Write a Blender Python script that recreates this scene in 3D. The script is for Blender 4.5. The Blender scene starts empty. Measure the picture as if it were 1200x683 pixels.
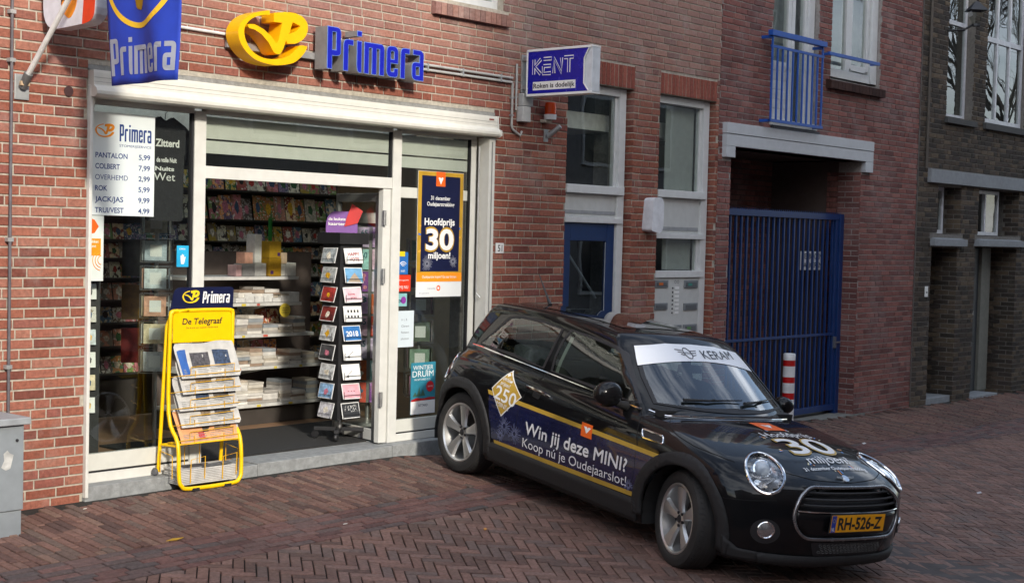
import bpy, bmesh, math, random
import numpy as np
from mathutils import Vector, Matrix
from mathutils.geometry import delaunay_2d_cdt
random.seed(7)
rad = math.radians
SC = bpy.context.scene
COL = SC.collection

# ------------------------------------------------------------------ camera
CAM = np.array([-6.23625, -8.35003, 1.70636])
YAW, PITCH, ROLL, FPX = 0.85397, 0.039, 0.02477, 1690.0
def cam_axes():
    F = np.array([math.sin(YAW)*math.cos(PITCH), math.cos(YAW)*math.cos(PITCH), -math.sin(PITCH)])
    R0 = np.array([math.cos(YAW), -math.sin(YAW), 0]); U0 = np.cross(R0, F)
    return math.cos(ROLL)*R0+math.sin(ROLL)*U0, -math.sin(ROLL)*R0+math.cos(ROLL)*U0, F
cR, cU, cF = cam_axes()
cd = bpy.data.cameras.new('camera'); cam = bpy.data.objects.new('camera', cd); COL.objects.link(cam)
cam.matrix_world = Matrix(((cR[0], cU[0], -cF[0], CAM[0]), (cR[1], cU[1], -cF[1], CAM[1]), (cR[2], cU[2], -cF[2], CAM[2]), (0, 0, 0, 1)))
cd.sensor_width = 36.0; cd.lens = FPX/1200*36.0; cd.clip_start = 0.1; cd.clip_end = 500
SC.camera = cam

# ------------------------------------------------------------------ light
SUN_DIR = Vector((.36, .845, -.41)).normalized()      # the way the light travels
elev = math.asin(-SUN_DIR.z)
w = bpy.data.worlds.new('World'); SC.world = w; w.use_nodes = True
nt = w.node_tree; nt.nodes.clear()
sky = nt.nodes.new('ShaderNodeTexSky'); sky.sky_type = 'NISHITA'; sky.sun_disc = False
sky.sun_elevation = elev; sky.sun_rotation = math.atan2(-SUN_DIR.x, -SUN_DIR.y)
sky.air_density = 1.0; sky.dust_density = 1.5; sky.ozone_density = 1.0
hs = nt.nodes.new('ShaderNodeHueSaturation'); hs.inputs['Saturation'].default_value = .85
tc = nt.nodes.new('ShaderNodeTexCoord'); mp = nt.nodes.new('ShaderNodeMapping'); mp.inputs['Scale'].default_value = (1, 1, 2.6)
cn = nt.nodes.new('ShaderNodeTexNoise'); cn.inputs['Scale'].default_value = 2.2; cn.inputs['Detail'].default_value = 7; cn.inputs['Roughness'].default_value = .58
cr = nt.nodes.new('ShaderNodeValToRGB'); cr.color_ramp.elements[0].position = .47; cr.color_ramp.elements[1].position = .66
mixc = nt.nodes.new('ShaderNodeMixRGB'); mixc.inputs[2].default_value = (9.0, 9.4, 10.0, 1)
mlt = nt.nodes.new('ShaderNodeMath'); mlt.operation = 'MULTIPLY'; mlt.inputs[1].default_value = .75
bg = nt.nodes.new('ShaderNodeBackground'); bg.inputs[1].default_value = .15
wo = nt.nodes.new('ShaderNodeOutputWorld')
L = nt.links.new
L(sky.outputs[0], hs.inputs['Color']); L(tc.outputs['Generated'], mp.inputs[0]); L(mp.outputs[0], cn.inputs['Vector']); L(cn.outputs['Fac'], cr.inputs[0])
L(cr.outputs[0], mlt.inputs[0]); L(mlt.outputs[0], mixc.inputs[0]); L(hs.outputs[0], mixc.inputs[1]); L(mixc.outputs[0], bg.inputs[0]); L(bg.outputs[0], wo.inputs[0])
sd = bpy.data.lights.new('sun', 'SUN'); sd.energy = 2.0; sd.angle = rad(4); sd.color = (1, .93, .82)
sun = bpy.data.objects.new('sun', sd); COL.objects.link(sun)
sun.rotation_euler = SUN_DIR.to_track_quat('-Z', 'Y').to_euler(); sun.location = (-6, -12, 12)
SC.view_settings.view_transform = 'Standard'; SC.view_settings.look = 'None'; SC.view_settings.gamma = 1.0
SC.view_settings.exposure = 1.0; SC.view_settings.use_curve_mapping = False
SC.cycles.max_bounces = 8; SC.cycles.transparent_max_bounces = 24; SC.cycles.caustics_reflective = False; SC.cycles.caustics_refractive = False

# ------------------------------------------------------------------ materials
MATS = {}
def srgb(h):
    h = h.lstrip('#'); c = [int(h[i:i+2], 16)/255 for i in (0, 2, 4)]
    return tuple(((x/12.92) if x <= .04045 else ((x+.055)/1.055)**2.4) for x in c)
def mat(name, col, rough=.5, metal=0.0, var=.12, scale=14.0, bump=.0, bscale=60.0, coat=0.0, spec=.5, dirt=0.0, dirtcol=(.12, .11, .1)):
    """plain painted/solid surface with procedural mottling, fine relief and dirt"""
    if name in MATS: return MATS[name]
    if isinstance(col, str): col = srgb(col)
    m = bpy.data.materials.new(name); m.use_nodes = True; n = m.node_tree.nodes; l = m.node_tree.links.new
    b = n['Principled BSDF']; b.inputs['Roughness'].default_value = rough; b.inputs['Metallic'].default_value = metal
    b.inputs['Specular IOR Level'].default_value = spec
    if coat: b.inputs['Coat Weight'].default_value = coat; b.inputs['Coat Roughness'].default_value = .03
    g = n.new('ShaderNodeNewGeometry'); no = n.new('ShaderNodeTexNoise'); no.inputs['Scale'].default_value = scale; no.inputs['Detail'].default_value = 5
    l(g.outputs['Position'], no.inputs['Vector'])
    mr = n.new('ShaderNodeMapRange'); mr.inputs['To Min'].default_value = 1-var; mr.inputs['To Max'].default_value = 1+var; mr.inputs['From Min'].default_value = .3; mr.inputs['From Max'].default_value = .7
    l(no.outputs['Fac'], mr.inputs['Value'])
    mx = n.new('ShaderNodeVectorMath'); mx.operation = 'SCALE'; mx.inputs[0].default_value = col; l(mr.outputs[0], mx.inputs['Scale'])
    out = mx.outputs[0]
    if dirt:
        d = n.new('ShaderNodeTexNoise'); d.inputs['Scale'].default_value = 3.1; d.inputs['Detail'].default_value = 8; d.inputs['Roughness'].default_value = .7; l(g.outputs['Position'], d.inputs['Vector'])
        r = n.new('ShaderNodeMapRange'); r.inputs['From Min'].default_value = .5; r.inputs['From Max'].default_value = .75; r.inputs['To Max'].default_value = dirt; l(d.outputs['Fac'], r.inputs['Value'])
        mm = n.new('ShaderNodeMixRGB'); l(r.outputs[0], mm.inputs[0]); l(out, mm.inputs[1]); mm.inputs[2].default_value = (*dirtcol, 1); out = mm.outputs[0]
    l(out, b.inputs['Base Color'])
    if bump:
        n2 = n.new('ShaderNodeTexNoise'); n2.inputs['Scale'].default_value = bscale; n2.inputs['Detail'].default_value = 4; l(g.outputs['Position'], n2.inputs['Vector'])
        bp = n.new('ShaderNodeBump'); bp.inputs['Strength'].default_value = bump; bp.inputs['Distance'].default_value = .01; l(n2.outputs['Fac'], bp.inputs['Height']); l(bp.outputs[0], b.inputs['Normal'])
    rr = n.new('ShaderNodeMapRange'); rr.inputs['To Min'].default_value = max(0, rough-.06); rr.inputs['To Max'].default_value = min(1, rough+.08); l(no.outputs['Fac'], rr.inputs['Value'])
    if rough > .15: l(rr.outputs[0], b.inputs['Roughness'])
    MATS[name] = m; return m
def brickmat(name, cols, stain=None, stain_pos=(.55, .8), rough=.88, grime=None, bump=.5, band=None):
    """fired clay: per-brick tone from the mesh attribute 'rnd', grain, pits and stains in world space"""
    m = bpy.data.materials.new(name); m.use_nodes = True; n = m.node_tree.nodes; l = m.node_tree.links.new
    b = n['Principled BSDF']; b.inputs['Specular IOR Level'].default_value = .25
    at = n.new('ShaderNodeAttribute'); at.attribute_name = 'rnd'
    cr = n.new('ShaderNodeValToRGB'); cr.color_ramp.interpolation = 'LINEAR'
    e = cr.color_ramp.elements
    while len(e) < len(cols): e.new(.5)
    for i, c in enumerate(cols): e[i].position = i/(len(cols)-1); e[i].color = (*(srgb(c) if isinstance(c, str) else c), 1)
    l(at.outputs['Fac'], cr.inputs[0])
    g = n.new('ShaderNodeNewGeometry')
    no = n.new('ShaderNodeTexNoise'); no.inputs['Scale'].default_value = 38; no.inputs['Detail'].default_value = 6; no.inputs['Roughness'].default_value = .65; l(g.outputs['Position'], no.inputs['Vector'])
    mr = n.new('ShaderNodeMapRange'); mr.inputs['From Min'].default_value = .3; mr.inputs['From Max'].default_value = .72; mr.inputs['To Min'].default_value = .68; mr.inputs['To Max'].default_value = 1.3; l(no.outputs['Fac'], mr.inputs['Value'])
    v = n.new('ShaderNodeVectorMath'); v.operation = 'SCALE'; l(cr.outputs[0], v.inputs[0]); l(mr.outputs[0], v.inputs['Scale'])
    out = v.outputs[0]
    if stain:
        s = n.new('ShaderNodeTexNoise'); s.inputs['Scale'].default_value = 1.6; s.inputs['Detail'].default_value = 9; s.inputs['Roughness'].default_value = .72; l(g.outputs['Position'], s.inputs['Vector'])
        r = n.new('ShaderNodeMapRange'); r.inputs['From Min'].default_value = stain_pos[0]; r.inputs['From Max'].default_value = stain_pos[1]; r.inputs['To Max'].default_value = .6; l(s.outputs['Fac'], r.inputs['Value'])
        fac = r.outputs[0]
        if band:   # weathering that sits in a height range of the wall
            sp = n.new('ShaderNodeSeparateXYZ'); l(g.outputs['Position'], sp.inputs[0])
            q = n.new('ShaderNodeMapRange'); q.inputs['From Min'].default_value = band[0]; q.inputs['From Max'].default_value = band[1]; q.inputs['To Min'].default_value = 0; q.inputs['To Max'].default_value = band[2]; l(sp.outputs['Z'], q.inputs['Value'])
            s2 = n.new('ShaderNodeMath'); s2.operation = 'MULTIPLY'; l(q.outputs[0], s2.inputs[0]); l(no.outputs['Fac'], s2.inputs[1])
            ad = n.new('ShaderNodeMath'); ad.operation = 'ADD'; ad.use_clamp = True; l(fac, ad.inputs[0]); l(s2.outputs[0], ad.inputs[1]); fac = ad.outputs[0]
        mm = n.new('ShaderNodeMixRGB'); l(fac, mm.inputs[0]); l(out, mm.inputs[1]); mm.inputs[2].default_value = (*stain, 1); out = mm.outputs[0]
    if grime:
        s = n.new('ShaderNodeTexNoise'); s.inputs['Scale'].default_value = .9; s.inputs['Detail'].default_value = 7; l(g.outputs['Position'], s.inputs['Vector'])
        r = n.new('ShaderNodeMapRange'); r.inputs['From Min'].default_value = .45; r.inputs['From Max'].default_value = .7; r.inputs['To Max'].default_value = .55; l(s.outputs['Fac'], r.inputs['Value'])
        mm = n.new('ShaderNodeMixRGB'); mm.blend_type = 'MULTIPLY'; l(r.outputs[0], mm.inputs[0]); l(out, mm.inputs[1]); mm.inputs[2].default_value = (*grime, 1); out = mm.outputs[0]
    l(out, b.inputs['Base Color']); b.inputs['Roughness'].default_value = rough
    n2 = n.new('ShaderNodeTexNoise'); n2.inputs['Scale'].default_value = 130; n2.inputs['Detail'].default_value = 5; l(g.outputs['Position'], n2.inputs['Vector'])
    bp = n.new('ShaderNodeBump'); bp.inputs['Strength'].default_value = bump; bp.inputs['Distance'].default_value = .006; l(n2.outputs['Fac'], bp.inputs['Height']); l(bp.outputs[0], b.inputs['Normal'])
    return m
def glass(name, tint=(.85, .9, .88), dark=0.0, rough=0.0, ior=1.5):
    """thin pane: clear transmission plus a Fresnel mirror"""
    m = bpy.data.materials.new(name); m.use_nodes = True; n = m.node_tree.nodes; n.clear(); l = m.node_tree.links.new
    o = n.new('ShaderNodeOutputMaterial'); t = n.new('ShaderNodeBsdfTransparent'); g = n.new('ShaderNodeBsdfGlossy'); mx = n.new('ShaderNodeMixShader')
    fr = n.new('ShaderNodeFresnel'); fr.inputs[0].default_value = ior
    t.inputs[0].default_value = (*[c*(1-dark) for c in tint], 1); g.inputs['Roughness'].default_value = rough; g.inputs[0].default_value = (.95, .97, 1, 1)
    geo = n.new('ShaderNodeNewGeometry'); no = n.new('ShaderNodeTexNoise'); no.inputs['Scale'].default_value = 1.3; l(geo.outputs['Position'], no.inputs['Vector'])
    bp = n.new('ShaderNodeBump'); bp.inputs['Strength'].default_value = .06; bp.inputs['Distance'].default_value = .02; l(no.outputs['Fac'], bp.inputs['Height']); l(bp.outputs[0], g.inputs['Normal'])
    mu = n.new('ShaderNodeMath'); mu.operation = 'MULTIPLY'; mu.inputs[1].default_value = 1.6; mu.use_clamp = True
    bf = n.new('ShaderNodeMath'); bf.operation = 'SUBTRACT'; bf.inputs[0].default_value = 1; l(geo.outputs['Backfacing'], bf.inputs[1]); m3 = n.new('ShaderNodeMath'); m3.operation = 'MULTIPLY'
    l(fr.outputs[0], mu.inputs[0]); l(mu.outputs[0], m3.inputs[0]); l(bf.outputs[0], m3.inputs[1]); l(m3.outputs[0], mx.inputs[0]); l(t.outputs[0], mx.inputs[1]); l(g.outputs[0], mx.inputs[2]); l(mx.outputs[0], o.inputs[0])
    return m

# ------------------------------------------------------------------ objects
WM = {}                                                    # world matrices of things, by object name
def tag(o, label=None, cat=None, group=None, kind=None):
    if label: o['label'] = label
    if cat: o['category'] = cat
    if group: o['group'] = group
    if kind: o['kind'] = kind
    return o
def wm(o):
    return WM.get(o.name, Matrix.Identity(4)) if o else Matrix.Identity(4)
def thing(name, label, cat, loc=(0, 0, 0), rot=None, group=None):
    o = bpy.data.objects.new(name, None); COL.objects.link(o); o.empty_display_size = .1
    M = Matrix.Translation(loc)
    if rot is not None: M = M @ (rot.to_4x4() if isinstance(rot, Matrix) else Matrix.Rotation(rot, 4, 'Z'))
    o.matrix_world = M; WM[o.name] = M
    return tag(o, label, cat, group)
class MB:
    """collects shapes in world coordinates, links them as one mesh object"""
    def __init__(s): s.v = []; s.f = []; s.r = []; s.cur = 0.0
    def add(s, vs, fs):
        k = len(s.v); s.v.extend([tuple(p) for p in vs]); s.f.extend([tuple(i+k for i in f) for f in fs]); s.r.extend([s.cur]*len(fs)); return s
    def box(s, x0, x1, y0, y1, z0, z1, M=None):
        vs = [(x0, y0, z0), (x1, y0, z0), (x1, y1, z0), (x0, y1, z0), (x0, y0, z1), (x1, y0, z1), (x1, y1, z1), (x0, y1, z1)]
        if M is not None: vs = [M @ Vector(p) for p in vs]
        return s.add(vs, [(0, 3, 2, 1), (4, 5, 6, 7), (0, 1, 5, 4), (1, 2, 6, 5), (2, 3, 7, 6), (3, 0, 4, 7)])
    def prism(s, pts, a, b, axis='y', M=None):
        """2D outline extruded between a and b along axis"""
        n = len(pts)
        def P(p, t): return (p[0], t, p[1]) if axis == 'y' else ((t, p[0], p[1]) if axis == 'x' else (p[0], p[1], t))
        vs = [P(p, a) for p in pts]+[P(p, b) for p in pts]
        if M is not None: vs = [M @ Vector(p) for p in vs]
        fs = [tuple(range(n))[::-1], tuple(range(n, 2*n))]+[(i, (i+1) % n, (i+1) % n+n, i+n) for i in range(n)]
        return s.add(vs, fs)
    def tube(s, pts, r, n=8, closed=False, caps=True):
        pts = [Vector(p) for p in pts]; N = len(pts); rr = r if isinstance(r, (list, tuple)) else [r]*N
        vs = []; up = None
        for i, p in enumerate(pts):
            if closed: d = (pts[(i+1) % N]-pts[i-1])
            else: d = (pts[min(i+1, N-1)]-pts[max(i-1, 0)])
            d.normalize()
            if up is None: up = Vector((0, 0, 1)) if abs(d.z) < .9 else Vector((1, 0, 0))
            a = d.cross(up)
            if a.length < 1e-5: a = d.cross(Vector((.3, .9, .1)))
            a.normalize(); up = a.cross(d).normalized()
            for k in range(n):
                t = 2*math.pi*k/n; vs.append(p+a*math.cos(t)*rr[i]+up*math.sin(t)*rr[i])
        fs = []
        for i in range(N if closed else N-1):
            for k in range(n):
                k2 = (k+1) % n; j = (i+1) % N; fs.append((i*n+k, i*n+k2, j*n+k2, j*n+k))
        if caps and not closed: fs += [tuple(range(n))[::-1], tuple((N-1)*n+k for k in range(n))]
        return s.add(vs, fs)
    def lathe(s, prof, axis_o, axis_d, n=24, cap=False):
        """prof: list of (radius, height along axis)"""
        o = Vector(axis_o); d = Vector(axis_d).normalized(); a = d.cross(Vector((0, 0, 1)))
        if a.length < 1e-3: a = d.cross(Vector((1, 0, 0)))
        a.normalize(); b = d.cross(a)
        vs = []
        for (r, h) in prof:
            for k in range(n):
                t = 2*math.pi*k/n; vs.append(o+d*h+(a*math.cos(t)+b*math.sin(t))*r)
        fs = [(i*n+k, i*n+(k+1) % n, (i+1)*n+(k+1) % n, (i+1)*n+k) for i in range(len(prof)-1) for k in range(n)]
        if cap: fs += [tuple(range(n))[::-1], tuple((len(prof)-1)*n+k for k in range(n))]
        return s.add(vs, fs)
    def mesh(s, name, mt, M=None):
        me = bpy.data.meshes.new(name)
        vs = s.v
        if M is not None:
            A = np.array(M.inverted()); V = np.array(vs, dtype=float).reshape(-1, 3); vs = (V @ A[:3, :3].T+A[:3, 3]).tolist()
        me.from_pydata(vs, [], s.f)
        if mt: me.materials.append(mt)
        if any(s.r) or 'brick' in name or 'paver' in name:
            at = me.attributes.new('rnd', 'FLOAT', 'FACE'); at.data.foreach_set('value', s.r)
        return me
    def build(s, name, mt, parent=None, bevel=0, smooth=False, recalc=False, kind=None, seg=2):
        M = wm(parent); me = s.mesh(name, mt, M)
        if recalc:
            bm = bmesh.new(); bm.from_mesh(me); bmesh.ops.recalc_face_normals(bm, faces=bm.faces); bm.to_mesh(me); bm.free()
        o = bpy.data.objects.new(name, me); COL.objects.link(o)
        if parent: o.parent = parent; WM[o.name] = M.copy()
        if bevel:
            b = o.modifiers.new('bevel', 'BEVEL'); b.width = bevel; b.segments = seg; b.limit_method = 'ANGLE'; b.angle_limit = rad(40); b.harden_normals = False
        if smooth: smooth_mesh(me)
        if kind: o['kind'] = kind
        return o
def smooth_mesh(me, ang=38):
    me.polygons.foreach_set('use_smooth', [True]*len(me.polygons))
    try: me.set_sharp_from_angle(angle=rad(ang))
    except Exception: pass
def box(name, mt, x0, x1, y0, y1, z0, z1, parent=None, bevel=.003, kind=None):
    return MB().box(x0, x1, y0, y1, z0, z1).build(name, mt, parent, bevel=bevel, kind=kind)
def copy_tree(root, loc=None, label=None, rot=None):
    r = root.copy(); COL.objects.link(r)
    if label: r['label'] = label
    if loc is not None: r.location = loc
    for ch in list(root.children):
        c = ch.copy(); COL.objects.link(c); c.parent = r
        for g in list(ch.children): d = g.copy(); COL.objects.link(d); d.parent = c
    return r
# text -> verts, tris in a unit frame, cached
_TX = {}
def text_geo(s, bold=0.0, shear=0.0, spacing=1.0, ext=0.0):
    if 'M' in s or 'W' in s: bold = 0.0
    key = (s, bold, shear, spacing, ext)
    if key in _TX: return _TX[key]
    cu = bpy.data.curves.new('t', 'FONT'); cu.body = s; cu.size = 1; cu.offset = bold; cu.shear = shear; cu.space_character = spacing; cu.extrude = ext; cu.resolution_u = 4
    o = bpy.data.objects.new('t', cu); COL.objects.link(o)
    dg = bpy.context.evaluated_depsgraph_get(); me = bpy.data.meshes.new_from_object(o.evaluated_get(dg))
    V = np.array([v.co[:] for v in me.vertices]).reshape(-1, 3); Fc = [tuple(p.vertices) for p in me.polygons]
    bpy.data.objects.remove(o); bpy.data.curves.remove(cu); bpy.data.meshes.remove(me)
    _TX[key] = (V, Fc); return _TX[key]
def text(name, s, mt, O, u, v, wdt, hgt, parent=None, bold=0.0, shear=0.0, spacing=1.0, thick=.0006, fit=True, mapf=None):
    """lettering with its box's lower left corner at O, width wdt along u and cap height hgt along v"""
    V, Fc = text_geo(s, bold, shear, spacing, 0.0)
    u = Vector(u).normalized(); v = Vector(v).normalized(); nrm = u.cross(v); O = Vector(O)
    x0, x1 = V[:, 0].min(), V[:, 0].max()
    H = .69
    sx = wdt/(x1-x0) if wdt else hgt/H
    sy = hgt/H
    P = [O+u*((p[0]-x0)*sx)+v*(p[1]*sy)+nrm*thick for p in V]
    if mapf: P = [mapf(p) for p in P]
    b = MB(); b.add(P, Fc)
    return b.build(name, mt, parent)
def pic(name, mt, O, u, v, wdt, hgt, parent=None, thick=.0004):
    u = Vector(u).normalized(); v = Vector(v).normalized(); nn = u.cross(v); O = Vector(O)+nn*thick
    return MB().add([O, O+u*wdt, O+u*wdt+v*hgt, O+v*hgt], [(0, 1, 2, 3)]).build(name, mt, parent)
XU, ZU = (1, 0, 0), (0, 0, 1)
# ------------------------------------------------------------------ brickwork
GL = .065; ST = .22; JT = .0125
def project(P):
    P = np.asarray(P, float)-CAM; dz = P @ cF
    return 600+FPX*(P @ cR)/dz, 341.5-FPX*(P @ cU)/dz, dz
def brick_faces(mb, o, u, v, n, a0, a1, b0, b1, depth, ch, rnd, tilt=0.0):
    """one brick: chamfered front, four sides; o + u*a + v*b, n points out of the wall"""
    mb.cur = rnd
    t1, t2, t3, t4 = [depth+random.uniform(-1, 1)*tilt for _ in range(4)]
    j = lambda: random.uniform(-.0012, .0012)
    P = []
    for (a, b) in ((a0+j(), b0+j()), (a1+j(), b0+j()), (a1+j(), b1+j()), (a0+j(), b1+j())): P.append(o+u*a+v*b+n*(-.012))
    for (a, b), t in zip(((a0, b0), (a1, b0), (a1, b1), (a0, b1)), (t1, t2, t3, t4)): P.append(o+u*a+v*b+n*(t-ch))
    for (a, b), t in zip(((a0+ch, b0+ch), (a1-ch, b0+ch), (a1-ch, b1-ch), (a0+ch, b1-ch)), (t1, t2, t3, t4)): P.append(o+u*a+v*b+n*t)
    q = [(8, 9, 10, 11)]+[(4+i, 4+(i+1) % 4, 8+(i+1) % 4, 8+i) for i in range(4)]+[(i, (i+1) % 4, 4+(i+1) % 4, 4+i) for i in range(4)]
    mb.add(P, q)
def wild_row(a0, a1, rng, heads=.16):
    x = a0-rng.uniform(0, ST); out = []
    while x < a1:
        L_ = (ST/2 if rng.random() < heads else ST)
        s, e = max(x, a0), min(x+L_-JT, a1)
        if e-s > .02: out.append((s, e))
        x += L_
    return out
BRK = {}                                                   # shared meshes of single bricks
def lay(parent, cells, o, u, v, n, mt, single=300, name='brick', ch=.002, depth=.007, tilt=.0014, seed=1, prefer=None, hcol=lambda c, r: r):
    """cells: (a0,a1,b0,b1). The largest in view become parts of their own, the rest one joined part"""
    rng = random.Random(seed); o = Vector(o); u = Vector(u); v = Vector(v); n = Vector(n)
    C = np.array([o+u*((c[0]+c[1])/2)+v*((c[2]+c[3])/2) for c in cells])
    px, py, dz = project(C)
    ok = (px > 4) & (px < 1196) & (py > 4) & (py < 679) & (dz > 1)
    if prefer is not None: ok &= np.array([prefer(*p) for p in zip(px, py)])
    ar = np.array([(c[1]-c[0])*(c[3]-c[2]) for c in cells])/dz**2
    order = np.argsort(-np.where(ok, ar, 0))[:single]
    pick = set(int(i) for i in order if ok[i])
    mb = MB(); M = wm(parent); Mi = M.inverted()
    R = Matrix((u, v, n)).transposed().to_4x4()
    for i, c in enumerate(cells):
        r = hcol(c, rng.random())
        dd = depth+rng.uniform(-.0015, .0015)
        if i in pick:
            w_, h_ = c[1]-c[0], c[3]-c[2]; key = (name, mt.name, round(w_, 3), round(h_, 3), int(r*10), round(ch, 4))
            if key not in BRK:
                b = MB(); random.seed(hash((round(w_, 3), int(r*10))) % 999)
                brick_faces(b, Vector(), Vector((1, 0, 0)), Vector((0, 1, 0)), Vector((0, 0, 1)), -w_/2, w_/2, -h_/2, h_/2, 0, ch, int(r*10)/10+.05, tilt)
                BRK[key] = b.mesh(name, mt)
            ob = bpy.data.objects.new(name, BRK[key]); COL.objects.link(ob)
            W_ = Matrix.Translation(o+u*((c[0]+c[1])/2)+v*((c[2]+c[3])/2)+n*dd) @ R
            ob.parent = parent; ob.matrix_local = Mi @ W_
        else:
            brick_faces(mb, o, u, v, n, c[0], c[1], c[2], c[3], dd, ch, r, tilt)
    if mb.f: mb.build('brickwork' if name == 'brick' else 'paving', mt, parent, kind='stuff')
def wall_cells(a0, a1, b0, b1, holes, seed=3, heads=.16, gl=GL, row0=0.0):
    rng = random.Random(seed); out = []
    k = math.floor((b0-row0)/gl)
    while row0+k*gl < b1:
        z0 = row0+k*gl; z1 = z0+gl-.0125; k += 1
        if z0 < b0-1e-6: z0 = b0
        z1 = min(z1, b1)
        if z1-z0 < .02: continue
        zc = (z0+z1)/2
        spans = [(a0, a1)]
        for (h0, h1, k0, k1) in holes:
            if k0 < zc < k1:
                ns = []
                for (s, e) in spans:
                    if h1 <= s or h0 >= e: ns.append((s, e)); continue
                    if h0 > s: ns.append((s, h0))
                    if h1 < e: ns.append((h1, e))
                spans = ns
        for (s, e) in spans:
            for (p, q) in wild_row(s, e, rng, heads): out.append((p, q, z0, z1))
    return out
def soldiers(a0, a1, b0, b1, n):
    w_ = (a1-a0)/n
    return [(a0+i*w_+.0065, a0+(i+1)*w_-.0065, b0, b1) for i in range(n)]
RED = brickmat('red brick', ['#70423a', '#875041', '#925a49', '#9c6452', '#855048', '#a2705e'], stain=(.46, .38, .34), stain_pos=(.52, .8), band=(2.8, 3.9, .75), grime=(.8, .74, .74))
RED2 = brickmat('dull red brick', ['#684542', '#784e49', '#865750', '#916058', '#72504d', '#9b6a60'], stain=(.38, .31, .30), stain_pos=(.5, .78), grime=(.65, .6, .6))
SOLD = brickmat('orange red soldier brick', ['#85493d', '#935346', '#9c5d4e', '#8a4d43'], grime=(.8, .75, .75))
DARK = brickmat('brown grey brick', ['#3a3632', '#4a423a', '#5a4e44', '#6a5d4d', '#463e3a', '#3c3733'], stain=(.2, .19, .15), stain_pos=(.6, .9), grime=(.6, .6, .55))
MORT = mat('mortar', (.44, .40, .33), .95, var=.2, scale=30, bump=.6, bscale=120, dirt=.4, dirtcol=(.16, .15, .13))
MORT2 = mat('grey mortar', (.34, .31, .29), .95, var=.2, scale=30, bump=.6, bscale=120, dirt=.5, dirtcol=(.1, .095, .085))
MORTD = mat('dark mortar', (.19, .175, .155), .95, var=.2, scale=30, bump=.6, bscale=120, dirt=.4, dirtcol=(.07, .065, .06))
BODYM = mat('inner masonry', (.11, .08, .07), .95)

def wall_panel(mb, x0, x1, z0, z1, holes, yf=0.0, depth=.3, uo=None):
    """mortar face with openings: grid cells over x and z breaks, each a box of full depth"""
    xs = sorted({x0, x1, *[h for H in holes for h in H[:2] if x0 < h < x1]}); zs = sorted({z0, z1, *[h for H in holes for h in H[2:] if z0 < h < z1]})
    for i in range(len(xs)-1):
        j = 0
        while j < len(zs)-1:
            xc = (xs[i]+xs[i+1])/2
            def free(jj): zc = (zs[jj]+zs[jj+1])/2; return not any(H[0] < xc < H[1] and H[2] < zc < H[3] for H in holes)
            if free(j):
                k = j
                while k+1 < len(zs)-1 and free(k+1): k += 1
                mb.box(xs[i], xs[i+1], yf, yf+depth, zs[j], zs[k+1]); j = k+1
            else: j += 1
def reveal(parent, x, y0, y1, z0, z1, mt, side, seed):
    """brick reveal at the side of an opening: side=-1 faces -X"""
    cells = []; k = math.floor(z0/GL); rng = random.Random(seed)
    while k*GL < z1:
        a, b = max(k*GL, z0), min(k*GL+GL-.01, z1)
        if b-a > .02:
            if y1-y0 < .16: cells.append((y0+.0, y1, a, b))
            else:
                t = y0
                off = .0 if k % 2 else .105
                edges = [y0]+[e for e in np.arange(y0+off+(.0 if off else .21), y1, .21) if e > y0+.03]+[y1]
                for p, q in zip(edges[:-1], edges[1:]):
                    if q-p > .03: cells.append((p, q-(.01 if q < y1 else 0), a, b))
        k += 1
    if side < 0: lay(parent, cells, (x, 0, 0), (0, 1, 0), (0, 0, 1), (-1, 0, 0), mt, single=60, depth=.004, seed=seed)
    else: lay(parent, cells, (x, 0, 0), (0, 1, 0), (0, 0, 1), (1, 0, 0), mt, single=0, depth=.004, seed=seed)

Y0 = .007     # mortar plane sits 9 mm behind the brick faces at y = 0
# --- the red house with the shop
HOLES = [(-.93, 3.065, -.5, 2.757), (2.27, 3.16, 3.64, 6.2),          # shopfront, upper window
         (4.06, 5.085, -.5, 3.14), (5.51, 6.53, -.5, 3.145)]           # two tall bays
HX0, HX1, HZ0, HZ1 = -6.0, 6.575, -.5, 5.6
house = thing('brick_shop_house', 'red brick house front with a white framed shop on the ground floor', 'house', (0, 0, -.12))
mb = MB(); wall_panel(mb, HX0, HX1, HZ0, HZ1, HOLES+[(-.93, 3.065, 2.68, 2.757)], Y0, .3)
mb.build('wall', MORT, house)
sold_h = [(4.46-.44, 5.085, 3.14, 3.36), (5.51, 6.53, 3.145, 3.35), (2.27-.02, 3.2, 3.49, 3.64)]
cells = wall_cells(HX0, HX1, -.3, HZ1, HOLES+sold_h, seed=5)
def sunny(px, py): return not (px > 680 and py > 250)
lay(house, cells, (0, Y0, 0), (1, 0, 0), (0, 0, 1), (0, -1, 0), RED, single=300, seed=11)
lay(house, soldiers(4.03, 5.085, 3.145, 3.355, 16)+soldiers(5.515, 6.53, 3.148, 3.35, 16), (0, Y0, 0), (1, 0, 0), (0, 0, 1), (0, -1, 0), SOLD, single=32, name='soldier_brick', seed=12)
for k, (x, y1, z0, z1) in enumerate([(3.065, .12, -.05, 2.75), (5.085, .09, -.2, 3.14), (6.53, .09, -.2, 3.14)]): reveal(house, x, .0+Y0, y1+.05, z0, z1, RED, -1, 30+k)
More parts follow.
